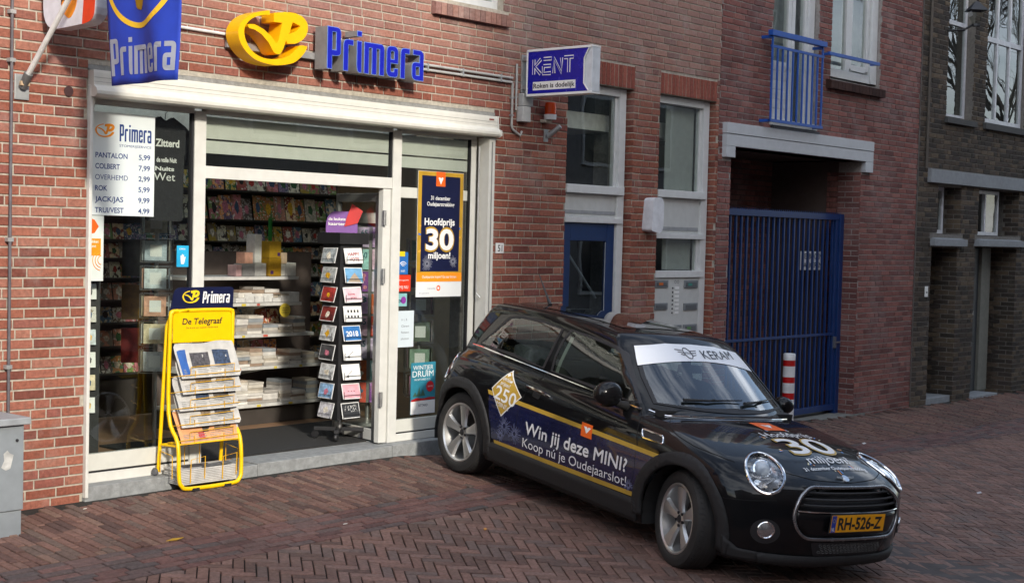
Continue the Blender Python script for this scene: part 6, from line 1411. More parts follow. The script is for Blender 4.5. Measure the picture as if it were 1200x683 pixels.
def onto(pts, view):
    """2D points to the surface: side views take (x, z), front (y, z), top (x, y)"""
    p = np.asarray(pts, float)
    if view == 'R': return cast(np.stack([p[:, 0], np.full(len(p), -1.2), p[:, 1]], -1), (0, 1, 0))
    if view == 'L': return cast(np.stack([p[:, 0], np.full(len(p), 1.2), p[:, 1]], -1), (0, -1, 0))
    if view == 'F': return cast(np.stack([np.full(len(p), 3.6), p[:, 0], p[:, 1]], -1), (-1, 0, 0))
    if view == 'B': return cast(np.stack([np.full(len(p), -.9), p[:, 0], p[:, 1]], -1), (1, 0, 0))
    if view == 'T': return cast(np.stack([p[:, 0], p[:, 1], np.full(len(p), 1.7)], -1), (0, 0, -1))
    O, u, v, n = view; return cast(np.asarray(O)+p[:, :1]*np.asarray(u)+p[:, 1:]*np.asarray(v), -np.asarray(n))
def densify(lp, h):
    out = []
    for i, p in enumerate(lp):
        q = lp[(i+1) % len(lp)]; d = math.dist(p[:2], q[:2]); k = max(1, int(math.ceil(d/h)))
        out += [(p[0]+(q[0]-p[0])*j/k, p[1]+(q[1]-p[1])*j/k) for j in range(k)]
    return out
def inside(P, lp):
    P = np.asarray(P); x, y = P[:, 0], P[:, 1]; c = np.zeros(len(P), bool)
    for i in range(len(lp)):
        (x1, y1), (x2, y2) = lp[i-1][:2], lp[i][:2]
        if y1 == y2: continue
        c ^= ((y1 > y) != (y2 > y)) & (x < (x2-x1)*(y-y1)/(y2-y1)+x1)
    return c
def tri2d(loops, h):
    lps = [densify(l, h) for l in loops]; V = [Vector(p) for l in lps for p in l]; E = []; k = 0
    for l in lps: E += [(k+i, k+(i+1) % len(l)) for i in range(len(l))]; k += len(l)
    a = np.array(lps[0]); gx = np.arange(a[:, 0].min()+h*.6, a[:, 0].max(), h); gy = np.arange(a[:, 1].min()+h*.6, a[:, 1].max(), h)
    if len(gx) and len(gy):
        g = np.array([(x, y) for x in gx for y in gy]); ok = inside(g, lps[0])
        for l in lps[1:]: ok &= ~inside(g, l)
        B = np.array([tuple(v) for v in V]); ok &= (np.sqrt(((g[:, None]-B[None])**2).sum(-1)).min(1) > h*.45); V += [Vector(p) for p in g[ok]]
    v, e, f, *_ = delaunay_2d_cdt(V, E, [], 0, 1e-6); v = np.array([tuple(p) for p in v]); c = np.array([v[list(t)].mean(0) for t in f]); ok = inside(c, lps[0])
    for l in lps[1:]: ok &= ~inside(c, l)
    return v, [t for t, o in zip(f, ok) if o]
def patch(name, loops, view, off, mt, parent, h=.03, thick=0, smooth=True, bulge=0):
    v, f = tri2d(loops, h); P = onto(v, view); N = CN(P); o_ = off; bad = np.abs(CF(P)) > .004; f = [t for t in f if not bad[list(t)].any()]
    if bulge:
        c = v.mean(0); r = np.sqrt(((v-c)**2).sum(1)); o_ = off+bulge*(1-(r/r.max())**2)[:, None]
    Q = P+N*o_
    b = MB(); b.add(Q.tolist(), f); o = b.build(name, mt, parent); me = o.data
    # keep faces pointing away from the body
    nn = np.zeros(len(me.polygons)*3); me.polygons.foreach_get('normal', nn); nn = nn.reshape(-1, 3); k = me.polygons[0].vertices[0]
    if (nn*N[[p.vertices[0] for p in me.polygons]]).sum() < 0: me.flip_normals()
    if smooth: me.polygons.foreach_set('use_smooth', [True]*len(me.polygons)); 
    if smooth and not bulge: me.normals_split_custom_set_from_vertices(N.tolist())
    if thick: s = o.modifiers.new('thick', 'SOLIDIFY'); s.thickness = thick; s.offset = -1
    return o
def line(name, pts, view, r, mt, parent, off=0, closed=False, h=.04, n=6, flat=None):
    P2 = densify(pts, h) if closed else [q for i in range(len(pts)-1) for q in [(pts[i][0]+(pts[i+1][0]-pts[i][0])*j/max(1, int(math.dist(pts[i], pts[i+1])/h)), pts[i][1]+(pts[i+1][1]-pts[i][1])*j/max(1, int(math.dist(pts[i], pts[i+1])/h))) for j in range(max(1, int(math.dist(pts[i], pts[i+1])/h)))]]+[pts[-1]]
    P = onto(P2, view); P = P+CN(P)*off; b = MB(); b.tube(P.tolist(), r, n, closed=closed); return b.build(name, mt, parent, smooth=True)
def band(name, top, bot, view, off, mt, parent, n=24):
    """strip between two polylines"""
    def res(l): l = np.array(l, float); d = np.r_[0, np.cumsum(np.linalg.norm(np.diff(l, axis=0), axis=1))]; t = np.linspace(0, d[-1], n+1); return np.stack([np.interp(t, d, l[:, k]) for k in (0, 1)], -1)
    A, B_ = res(top), res(bot); rows = [A+(B_-A)*t for t in np.linspace(0, 1, 5)]; P = onto(np.concatenate(rows), view); N = CN(P); Q = P+N*off
    b = MB(); b.add(Q.tolist(), [(j*(n+1)+i, (j+1)*(n+1)+i, (j+1)*(n+1)+i+1, j*(n+1)+i+1) for j in range(4) for i in range(n)]); o = b.build(name, mt, parent); o.data.polygons.foreach_set('use_smooth', [True]*len(o.data.polygons)); o.data.normals_split_custom_set_from_vertices(N.tolist()); return o
def ctext(name, s, mt, view, O, u, v, wdt, hgt, off, parent, bold=.01, shear=0.0, sub=.03):
    """lettering printed on the body: 2D box in the view plane, each vertex dropped on the surface"""
    V, Fc = text_geo(s, bold, shear, 1.0, 0.0); x0, x1 = V[:, 0].min(), V[:, 0].max()
    P2 = np.array(O)+np.outer((V[:, 0]-x0)/(x1-x0)*wdt, u)+np.outer(V[:, 1]/.69*hgt, v)
    return film(name, P2, Fc, mt, view, off, parent, sub)
def film(name, P2, Fc, mt, view, off, parent, sub=.03):
    bm = bmesh.new(); vs = [bm.verts.new((p[0], p[1], 0)) for p in P2]
    for f in Fc:
        try: bm.faces.new([vs[i] for i in f])
        except ValueError: pass
    bmesh.ops.triangulate(bm, faces=bm.faces[:])
    for _ in range(5):
        e = [q for q in bm.edges if q.calc_length() > sub]
        if not e: break
        bmesh.ops.subdivide_edges(bm, edges=e, cuts=1); bmesh.ops.triangulate(bm, faces=bm.faces[:])
    bm.verts.index_update(); A = np.array([v.co[:2] for v in bm.verts]); F_ = [[v.index for v in f.verts] for f in bm.faces]; bm.free()
    P = onto(A, view); N = CN(P); Q = P+N*off; b = MB(); b.add(Q.tolist(), F_); o = b.build(name, mt, parent); me = o.data
    if (np.array(me.polygons[0].normal)*N[F_[0][0]]).sum() < 0: me.flip_normals()
    me.polygons.foreach_set('use_smooth', [True]*len(me.polygons)); me.normals_split_custom_set_from_vertices(N.tolist()); return o
def car_paint(name, col):
    m = bpy.data.materials.new(name); m.use_nodes = True; n = m.node_tree.nodes; l = m.node_tree.links.new; b = n['Principled BSDF']
    b.inputs['Roughness'].default_value = .35; b.inputs['Specular IOR Level'].default_value = .04; b.inputs['Coat Weight'].default_value = .9; b.inputs['Coat IOR'].default_value = 1.38
    g = n.new('ShaderNodeNewGeometry'); no = n.new('ShaderNodeTexNoise'); no.inputs['Scale'].default_value = 5; no.inputs['Detail'].default_value = 8; l(g.outputs['Position'], no.inputs['Vector'])
    r = n.new('ShaderNodeMapRange'); r.inputs['From Min'].default_value = .45; r.inputs['From Max'].default_value = .8; r.inputs['To Min'].default_value = .0; r.inputs['To Max'].default_value = .035; l(no.outputs['Fac'], r.inputs['Value']); l(r.outputs[0], b.inputs['Coat Roughness'])
    v = n.new('ShaderNodeTexVoronoi'); v.inputs['Scale'].default_value = 900; l(g.outputs['Position'], v.inputs['Vector'])
    mx = n.new('ShaderNodeMixRGB'); mx.inputs[0].default_value = .1; mx.inputs[1].default_value = (*col, 1); l(v.outputs['Color'], mx.inputs[2]); mx.blend_type = 'MULTIPLY'; l(mx.outputs[0], b.inputs['Base Color'])
    d = n.new('ShaderNodeBsdfDiffuse'); d.inputs[0].default_value = (.05, .05, .052, 1); ms = n.new('ShaderNodeMixShader'); l(g.outputs['Backfacing'], ms.inputs[0]); l(b.outputs[0], ms.inputs[1]); l(d.outputs[0], ms.inputs[2]); l(ms.outputs[0], n['Material Output'].inputs[0])
    return m
PAINT = car_paint('black car paint', (.006, .006, .007))
CLAD = mat('black cladding', (.014, .014, .015), .68, bump=.25, bscale=300)
TYRE = mat('tyre rubber', (.022, .021, .020), .82, bump=.3, bscale=150, dirt=.25, dirtcol=(.07, .06, .055))
RIMM = mat('silver alloy', (.62, .62, .61), .34, metal=.85, var=.05)
CHR = mat('chrome', (.75, .75, .76), .09, metal=1.0, var=.02)
DCHR = mat('satin dark chrome', (.32, .32, .33), .25, metal=.9)
CGL = glass('car window glass', (.55, .62, .58), ior=1.5)
WSG = glass('windscreen glass', (.50, .58, .58), ior=1.75)
CABIN = mat('cabin black', (.015, .015, .016), .7)
car = thing('parked_car', 'black three door hatchback with lottery lettering parked half on the pavement', 'car'); WM[car.name] = Matrix.Identity(4)
WR, RR = .316, .224
AX = (0.0, 2.495)
QW = [(-.11, 1.005), (.0, 1.005), (.37, .992), (.795, .976), (.815, 1.10), (.825, 1.285), (.60, 1.303), (.27, 1.298), (.15, 1.265), (.02, 1.12)]   # rear quarter glass
DW = [(.875, .973), (1.43, .948), (1.79, .937), (1.875, .945), (1.72, 1.08), (1.53, 1.235), (1.45, 1.268), (1.2, 1.288), (.90, 1.296), (.865, 1.20), (.86, 1.08)]    # door glass
WSL = [(-.63, .955), (-.30, .942), (0, .938), (.30, .942), (.63, .955), (.60, 1.10), (.55, 1.22), (.505, 1.295), (.25, 1.318), (0, 1.325), (-.25, 1.318), (-.505, 1.295), (-.55, 1.22), (-.60, 1.10)]
RWL = [(-.50, 1.01), (.50, 1.01), (.47, 1.18), (.42, 1.29), (-.42, 1.29), (-.47, 1.18)]
def shrink(lp, d):
    c = np.mean(np.array(lp), 0); return [tuple(c+(np.array(p)-c)*(1-d/max(np.linalg.norm(np.array(p)-c), .01))) for p in lp]
HLO = np.array([3.10, -.605, .735]); 
def hl_view(s):
    n = np.array([.78, s*.50, .38]); n /= np.linalg.norm(n); u = np.cross([0, 0, 1], n); u /= np.linalg.norm(u); v = np.cross(n, u); return (np.array([2.945, s*.585, .738])+n*.35, u, v, n)
HLE = [(.122*math.cos(t), .148*math.sin(t)) for t in np.linspace(0, 2*math.pi, 41)[:-1]]
GRI = rpoly([(-.37, .690, .05), (.37, .690, .05), (.485, .62, .06), (.51, .49, .08), (.43, .382, .08), (-.43, .382, .08), (-.51, .49, .08), (-.485, .62, .06)], 6)
P, Q = nets(); C_ = P[Q].mean(1); kill = np.zeros(len(Q), bool)
for ax in AX: kill |= ((C_[:, 0]-ax)**2+(C_[:, 2]-WR)**2 < .362**2) & (np.abs(C_[:, 1]) > .50) & (C_[:, 2] < .80)
sd_ = np.abs(C_[:, 1]) > .45
for w_ in (QW, DW): kill |= sd_ & inside(C_[:, [0, 2]], shrink(w_, .022))
kill |= (C_[:, 0] > 1.2) & (C_[:, 2] > .97) & inside(C_[:, [1, 2]], shrink(WSL, .025)); kill |= (C_[:, 0] < .1) & inside(C_[:, [1, 2]], shrink(RWL, .02))
kill |= (C_[:, 0] > 3.0) & inside(C_[:, [1, 2]], shrink(GRI, .03))
for s in (-1, 1):
    O_, u_, v_, n_ = hl_view(s); d_ = C_-O_; kill |= ((d_ @ u_/.105)**2+(d_ @ v_/.13)**2 < 1) & (C_[:, 0] > 2.5) & (C_[:, 1]*s > .2)
kill |= C_[:, 2] < .19
Q = Q[~kill]; use = np.unique(Q); rm_ = -np.ones(len(P), int); rm_[use] = np.arange(len(use)); P = P[use]; Q = rm_[Q]
me = bpy.data.meshes.new('body'); me.from_pydata(P.tolist(), [], Q.tolist()); me.materials.append(PAINT); me.polygons.foreach_set('use_smooth', [True]*len(me.polygons)); me.normals_split_custom_set_from_vertices(CN(P).tolist())
body = bpy.data.objects.new('body', me); COL.objects.link(body); body.parent = car; WM[body.name] = Matrix.Identity(4)
# underside and inner structure
b = MB(); b.box(-.40, 3.0, -.50, .50, .17, .30); b.box(.42, 2.08, -.76, .76, .17, .28); b.build('underbody', CABIN, car)
for ax in AX:
    for s in (-1, 1):
        b = MB(); n_ = 20; A_ = [(ax+.362*math.cos(t), WR+.362*math.sin(t)) for t in np.linspace(-.35, math.pi+.35, n_)]
        vs = [(x, s*.45, z) for x, z in A_]+[(x, s*.80, z) for x, z in A_]; b.add(vs, [(i, i+1, n_+i+1, n_+i) for i in range(n_-1)]); b.add([(x, s*.46, z) for x, z in A_], [tuple(range(n_))]); b.build('wheel_well', CABIN, car)
# cladding: arches and sills
def arc(ax, r, a0, a1, n=20, sq=0): return [(ax+r*math.cos(t), WR+r*math.sin(t)) for t in np.linspace(a0, a1, n)]
for s, vw in ((-1, 'R'), (1, 'L')):
    for ax in AX:
        a0, a1 = (rad(-14), rad(190))
        outer = arc(ax, .432, a0, a1, 26); inner = arc(ax, .352, a1, a0, 26)
        patch('arch_cladding', [outer+inner], vw, .012, CLAD, car, .03, thick=.03)
    patch('sill_cladding', [[(.40, .20), (2.10, .20), (2.10, .325), (2.06, .345), (.46, .345), (.40, .325)]], vw, .012, CLAD, car, .04, thick=.03)
    patch('front_lip', [[(2.88, .205), (3.06, .205), (3.06, .265), (2.97, .27), (2.92, .31), (2.88, .34)]], vw, .012, CLAD, car, .03, thick=.02) if s < 2 else None
patch('bumper_lip', [[(-.64, .205), (.64, .205), (.66, .265), (-.66, .265)]], 'F', .018, CLAD, car, .04, thick=.03)
patch('rear_bumper_cladding', [[(-.66, .225), (.66, .225), (.68, .38), (-.68, .38)]], 'B', .012, CLAD, car, .05, thick=.03)
# glass
for s, vw in ((-1, 'R'), (1, 'L')):
    patch('quarter_window', [QW], vw, .0025, CGL, car, .05); patch('door_window', [DW], vw, .0025, CGL, car, .05)
    for W_ in (QW, DW): patch('window_seal', [W_, shrink(W_, .026)[::-1]], vw, .0045, GASK, car, .05)
    line('chrome_belt_strip', [(-.20, .985), (-.06, .988), (.376, .974), (.82, .957), (1.43, .931), (1.79, .918), (1.90, .912)], vw, .0075, CHR, car, .004)
patch('windscreen', [WSL], 'F', .003, WSG, car, .05); patch('screen_seal', [WSL, shrink(WSL, .03)[::-1]], 'F', .0045, GASK, car, .05)
patch('rear_window', [RWL], 'B', .003, CGL, car, .05); patch('window_seal', [RWL, shrink(RWL, .026)[::-1]], 'B', .0045, GASK, car, .05)
# white sun strip with emblem and lettering
ban = [(-.51, 1.282), (-.25, 1.316), (0, 1.323), (.25, 1.316), (.51, 1.282), (.553, 1.21), (.575, 1.165)]+[(y, 1.165+.062*(1-(y/.575)**2)) for y in np.linspace(.52, -.52, 14)]+[(-.575, 1.165), (-.553, 1.21)]
patch('sun_strip', [ban], 'F', .007, mat('sun strip white', (.80, .82, .86), .35, var=.02), car, .03)
ctext('sun_strip_lettering', 'KERAM', mat('strip ink', (.03, .035, .05), .5), 'F', (.03, 1.243), (1, 0), (0, 1), .36, .047, .0105, car, .012)
b = MB(); c0 = onto([(-.105+.034*math.cos(t), 1.268+.030*math.sin(t)) for t in np.linspace(0, 2*math.pi, 25)[:-1]], 'F'); b.tube((c0+CN(c0)*.010).tolist(), .0028, 5, closed=True)
for k, zz in enumerate((1.282, 1.269, 1.256)):
    for sg in (-1, 1): q = onto([(-.105+sg*.038, zz), (-.105+sg*(.098-.014*k), zz+.004)], 'F'); b.tube((q+CN(q)*.010).tolist(), .0026, 5)
b.build('wing_emblem', MATS['strip ink'], car); ctext('emblem_lettering', 'MINI', MATS['strip ink'], 'F', (-.131, 1.262), (1, 0), (0, 1), .052, .013, .0105, car, .01)
# seams
SEAM = mat('panel gap', (.002, .002, .002), .9)
for vw in ('R', 'L'):
    line('door_seam', [(1.90, .905), (1.985, .82), (2.045, .70), (2.06, .55), (2.045, .42), (2.0, .35)], vw, .0032, SEAM, car); line('door_seam', [(.845, .955), (.79, .88), (.75, .76), (.735, .60), (.75, .42), (.77, .35)], vw, .0032, SEAM, car)
    line('bonnet_seam', [(2.12, .885), (2.32, .83), (2.5, .80), (2.68, .785), (2.80, .77)], vw, .003, SEAM, car); line('bumper_seam', [(2.86, .56), (3.0, .575), (3.1, .60)], vw, .0028, SEAM, car)
    line('roof_seam', [(-.1, 1.335), (.3, 1.362), (.8, 1.368), (1.3, 1.342)], vw, .003, SEAM, car)
line('bonnet_front_seam', [(-.52, .76), (-.3, .728), (0, .715), (.3, .728), (.52, .76)], 'F', .003, SEAM, car)
# chrome ring scuttles
for s, vw in ((-1, 'R'), (1, 'L')):
    sc_ = rpoly([(2.075, .757, .02), (2.275, .757, .02), (2.245, .800, .02), (2.04, .808, .02)], 5)
    patch('scuttle_panel', [sc_], vw, .002, BLACKM, car, .03); line('scuttle_ring', sc_, vw, .007, CHR, car, .004, closed=True, h=.03)
    # handle
    hx, hz = .86, .818
    c0 = onto([(hx-.08, hz+.006), (hx+.04, hz+.001), (hx+.16, hz-.008)], vw); nn = CN(c0); b = MB(); b.tube([(c0[0]).tolist(), (c0[0]+nn[0]*.03).tolist(), (c0[1]+nn[1]*.038).tolist(), (c0[2]+nn[2]*.03).tolist(), (c0[2]).tolist()], .013, 8); b.build('door_handle', CHR, car, smooth=True)
    patch('handle_recess', [rpoly([(hx-.02, hz+.03, .02), (hx+.07, hz+.02, .02), (hx+.07, hz-.05, .02), (hx-.02, hz-.04, .02)])], vw, .0012, GASK, car, .03)
    # tail lamp
    tlp = rpoly([(-.36, .885, .03), (-.26, .895, .04), (-.225, .74, .04), (-.33, .66, .03)], 5)
    patch('tail_lamp', [tlp], vw, .006, mat('tail lamp red', '#8a0f12', .12, coat=1), car, .03); line('tail_lamp_ring', tlp, vw, .007, CHR, car, .004, closed=True, h=.03)
    # mirror
    mx_ = 1.69; b = MB(); (cx_, cy_, cz_) = (1.775, -.935, .985) if s < 0 else (1.74, .86, .945)
    U = 14; Vn = 9; vs = []
    for j in range(Vn+1):
        th = math.pi*j/Vn
        for i in range(U):
            ph = 2*math.pi*i/U; xx = .075*math.cos(th)+.0; yy = (.118 if s < 0 else .085)*math.sin(th)**.75*math.cos(ph); zz = (.092 if s < 0 else .07)*math.sin(th)**.75*math.sin(ph)
            vs.append((cx_+max(xx, -.045), cy_+yy, cz_+zz*(1-.1*math.cos(ph)*s)))
    b.add(vs, [(j*U+i, j*U+(i+1) % U, (j+1)*U+(i+1) % U, (j+1)*U+i) for j in range(Vn) for i in range(U)]); mi = b.build('mirror', PAINT, car, smooth=True, recalc=True); sbd = mi.modifiers.new('s', 'SUBSURF'); sbd.levels = 1; sbd.render_levels = 2; WM[mi.name] = Matrix.Identity(4)
    b = MB(); b.tube([(mx_+.07, s*.74, .905), (mx_+.08, s*.80, .915), (cx_-.005, s*.86, .935)], [.035, .026, .028], 10); b.build('mirror_foot', CLAD, mi, smooth=True)
# headlamps
HLB = mat('lamp reflector', (.55, .55, .56), .18, metal=.9)
for s in (-1, 1):
    vw = hl_view(s); O_, u_, v_, n_ = vw
    hl = patch('headlight', [HLE], vw, -.010, glass('headlight glass %d' % s, (.92, .95, .97)), car, .03, bulge=.026); WM[hl.name] = Matrix.Identity(4)
    c0 = onto(HLE, vw); n0 = CN(c0); b = MB(); b.tube((c0+n0*.004).tolist(), .0105, 8, closed=True); b.build('chrome_ring', CHR, hl, smooth=True)
    cc_ = c0.mean(0)-n_*.01; b = MB(); rings = []
    vs = []; 
    for (f, d) in ((1.0, 0.0), (.93, .035), (.8, .06), (.5, .08), (0.02, .085)): vs += ((c0-cc_)*f+cc_-n_*d).tolist()
    N_ = len(HLE); b.add(vs, [(j*N_+i, j*N_+(i+1) % N_, (j+1)*N_+(i+1) % N_, (j+1)*N_+i) for j in range(4) for i in range(N_)]); b.build('reflector_bowl', HLB, hl, smooth=True)
    p0 = cc_-n_*.035+v_*.035-u_*.0; b = MB(); b.lathe([(.065, -.04), (.060, .0), (.050, .005)], p0, n_, 24); b.build('projector_bezel', CHR, hl, smooth=True)
    b = MB(); b.lathe([(.050, .002), (.045, .016), (.03, .028), (.012, .033), (0, .034)], p0, n_, 24); b.build('projector_lens', mat('lamp lens', (.5, .52, .55), .03, coat=1), hl, smooth=True)
    b = MB(); b.lathe([(.035, 0), (.02, .01), (0, .012)], cc_-n_*.03-v_*.07+u_*.02*s, n_, 16); b.build('side_light', HLB, hl, smooth=True)
    b = MB(); cc2 = cc_-n_*.03; b.tube([(cc2-u_*.09-v_*.015).tolist(), (cc2+n_*.005-v_*.035).tolist(), (cc2+u_*.09-v_*.015).tolist()], .006, 6); b.build('divider', DCHR, hl, smooth=True)
# grille
gr = patch('grille_backing', [shrink(GRI, .004)], 'F', -.05, GASK, car, .05, smooth=False); 
line('grille_surround', GRI, 'F', .0120, DCHR, car, .006, closed=True, h=.03, n=10)
for k, z in enumerate((.662, .625, .588)):
    wid = .40+.07*min(1, (.69-z)/.07); q = np.array([(y, z-.004*(1-(y/.45)**2)) for y in np.linspace(-wid, wid, 21)]); c0 = onto(q, 'F')+np.array([-.012, 0, 0]); b = MB()
    up = np.array([0, 0, .009]); fw = np.array([.012, 0, 0]); R_ = [c0+up, c0+fw+up*.4, c0+fw*.8-up*.6, c0-up-fw*.5]; n_ = len(q); b.add(np.concatenate(R_).tolist(), [(j*n_+i, j*n_+i+1, (j+1)*n_+i+1, (j+1)*n_+i) for j in range(3) for i in range(n_-1)]); b.build('grille_bar', PAINT, car, smooth=False)
bb_ = rpoly([(-.485, .552, .02), (.485, .552, .02), (.49, .47, .05), (.415, .398, .05), (-.415, .398, .05), (-.49, .47, .05)], 5)
patch('bumper_bar', [bb_], 'F', .004, PAINT, car, .04, thick=.03); line('bumper_bar_trim', [(-.48, .552), (-.2, .549), (.2, .549), (.48, .552)], 'F', .005, CHR, car, .006)
# number plate
px_ = float(onto([(0, .49)], 'F')[0][0])+.028
pl = MB().box(px_-.008, px_, -.26, .26, .434, .544).build('number_plate', mat('plate yellow', '#f2a814', .35, var=.03), car, bevel=.002); WM[pl.name] = Matrix.Identity(4)
b = MB(); b.box(px_-.01, px_-.002, -.266, .266, .428, .550); b.build('plate_frame', GASK, pl)
text('plate_lettering', 'RH-526-Z', GASK, (px_+.0005, -.195, .452), (0, 1, 0), ZU, .425, .074, pl, .03); pic('plate_blue_field', mat('plate blue', '#1c3fa8', .35), (px_+.0002, -.258, .436), (0, 1, 0), ZU, .042, .106, pl); text('plate_lettering', 'NL', WHITEP, (px_+.0008, -.252, .444), (0, 1, 0), ZU, .030, .022, pl, .02)
b = MB()
for k in range(12): a = 2*math.pi*k/12; b.box(px_+.0004, px_+.001, -.237+.011*math.cos(a)-.0015, -.237+.011*math.cos(a)+.0015, .509+.011*math.sin(a)-.0015, .509+.011*math.sin(a)+.0015)
b.build('plate_stars', mat('star yellow', '#e8d020', .5), pl)
# lower intake honeycomb
patch('lower_intake', [rpoly([(-.36, .362, .02), (.36, .362, .02), (.31, .268, .02), (-.31, .268, .02)])], 'F', .002, GASK, car, .04)
b = MB()
for j in range(3):
    for i in range(17):
        y = -.28+.035*i+(.0175 if j % 2 else 0); z = .295+.022*j
        if abs(y) > .30: continue
        q = onto([(y+.0125*math.cos(t), z+.0095*math.sin(t)) for t in np.linspace(0, 2*math.pi, 7)[:-1]], 'F'); b.tube((q+np.array([.006, 0, 0])).tolist(), .0022, 4, closed=True)
b.build('honeycomb', mat('intake grey', (.09, .09, .09), .5), car, kind='stuff')
for s in (-1, 1):
    vw = (np.array([3.6, s*.80, .43]), np.array([-.34*s*0, 1, 0]), np.array([0, 0, 1]), np.array([.88, s*.47, 0]))
    n_ = np.array([.90, s*.42, 0]); u_ = np.array([-s*.42, .90, 0]); vw = (np.array([3.05, s*.63, .412])+n_*.4, u_, np.array([0, 0, 1.]), n_)
    cir = [(.062*math.cos(t), .062*math.sin(t)) for t in np.linspace(0, 2*math.pi, 25)[:-1]]; cir2 = [(a*.8, c*.8) for a, c in cir]
    fg = patch('fog_recess', [[(a*1.5-.02*s*0, c*1.25-.01) for a, c in cir]], vw, .002, BLACKM, car, .03); WM[fg.name] = Matrix.Identity(4)
    patch('fog_lamp', [cir2], vw, .006, HLB, fg, .02, bulge=.012); line('fog_ring', cir2, vw, .006, CHR, fg, .008, closed=True, h=.02)
# bonnet badge
q = onto([(3.105, 0)], 'T')[0]; nn = CN(q[None])[0]; b = MB(); b.lathe([(0, .0), (.030, .0), (.028, .008), (0, .009)], q, nn, 20)
for s in (-1, 1): b.prism([(s*.026, -.010), (s*.085, .004), (s*.080, .014), (s*.026, .012)], 0, .006, 'x', Matrix.Translation(q+nn*.003) @ Matrix.Rotation(rad(-32), 4, 'Y'))
b.build('bonnet_badge', CHR, car)
# wipers
for (a, c, d) in (((-.42, 2.0), (-.02, 1.0), 0), ((.10, 2.0), (.42, 1.0), 0)):
    q = onto([(a[0], .985), (a[0]*.5+c[0]*.5, .993), (c[0]+.12, 1.003)], 'F'); n0 = CN(q); b = MB(); b.tube((q+n0*.022).tolist(), [.012, .008, .004], 6); b.tube((q[1:2]+n0[1:2]*.02).tolist()+(q[1:2]+n0[1:2]*.02+np.array([[0, .05, .01]])).tolist(), .008, 5); b.build('wiper', BLACKM, car)
line('cowl_strip', [(1.93, -.685), (2.03, -.60), (2.11, -.45), (2.18, -.25), (2.205, 0), (2.18, .25), (2.11, .45), (2.03, .60), (1.93, .685)], 'T', .006, CHR, car, .003)
# wheels
def tyre_wheel(ax, s):
    w = MB(); y0 = s*.655; N = (0, s, 0); O_ = (ax, s*.60, WR)
    prof = [(RR, .03), (.27, .015), (.300, .02), (.314, .045), (.316, .07), (.316, .165), (.314, .19), (.300, .212), (.27, .222), (.24, .219), (RR+.003, .207), (RR-.006, .200)]
    w.lathe(prof, O_, N, 56); wo_ = w.build('wheel', TYRE, car, smooth=True); WM[wo_.name] = Matrix.Identity(4)
    b = MB()
    for g_ in (.085, .118, .15): b.lathe([(.3165, g_-.003), (.3168, g_), (.3165, g_+.003)], O_, N, 56)
    for k in range(56):
        a = 2*math.pi*k/56; c_, s2 = math.cos(a), math.sin(a)
        for (h0, h1) in ((.165, .200), (.045, .075)): b.tube([(ax+c_*.3155, s*(.60+h0), WR+s2*.3155), (ax+math.cos(a+.03)*.3135, s*(.60+h1), WR+math.sin(a+.03)*.3135)], .0022, 4)
    b.build('tread_groove', GASK, wo_)
    b = MB(); b.lathe([(RR-.004, .205), (RR+.006, .209), (RR+.006, .213), (RR-.004, .214), (RR-.014, .205), (RR-.020, .17), (.175, .06), (.17, .03)], O_, N, 56); b.build('rim', RIMM, wo_, smooth=True)
    b = MB(); b.lathe([(0, .05), (.17, .05)], O_, N, 30); b.lathe([(.03, .06), (.135, .065), (.135, .05)], O_, N, 30); b.build('brake_disc', mat('brake disc', (.08, .08, .08), .4, metal=.7), wo_)
    # five broad spokes
    for k in range(5):
        a0 = 2*math.pi*k/5+math.pi/2+(.12 if ax > 1 else .05); b = MB(); vs = []
        sec = [(.036, .036, .178), (.075, .030, .190), (.120, .036, .196), (.165, .047, .199), (.207, .060, .203)]
        for r, hw_, d in sec:
            for (q, dd) in ((-1, -.020), (-.72, 0.0), (0, .004), (.72, 0.0), (1, -.020)):
                aa = a0+math.atan2(q*hw_, r); vs.append((ax+math.cos(aa)*r, s*(.60+d+dd), WR+math.sin(aa)*r))
        b.add(vs, [(j*5+i, j*5+i+1, (j+1)*5+i+1, (j+1)*5+i) for j in range(len(sec)-1) for i in range(4)]); b.build('spoke', RIMM, wo_, smooth=True)
    b = MB(); b.lathe([(.055, .15), (.052, .180), (.030, .188), (.0, .188)], O_, N, 30); b.build('hub', RIMM, wo_, smooth=True)
    b = MB(); b.lathe([(.026, .1885), (.024, .193), (0, .194)], O_, N, 20)
    for k in range(5): a = 2*math.pi*(k+.5)/5+math.pi/2; b.lathe([(.010, .178), (.010, .192), (0, .192)], (ax+.043*math.cos(a), s*.60, WR+.043*math.sin(a)), N, 8)
    b.build('hub_cap', GASK, wo_); return wo_
for ax in AX:
    for s in (-1, 1):
        wo_ = tyre_wheel(ax, s)
        if ax > 1: wo_.matrix_local = Matrix.Translation((ax, s*.72, WR)) @ Matrix.Rotation(rad(-17), 4, 'Z') @ Matrix.Translation((-ax, -s*.72, -WR))
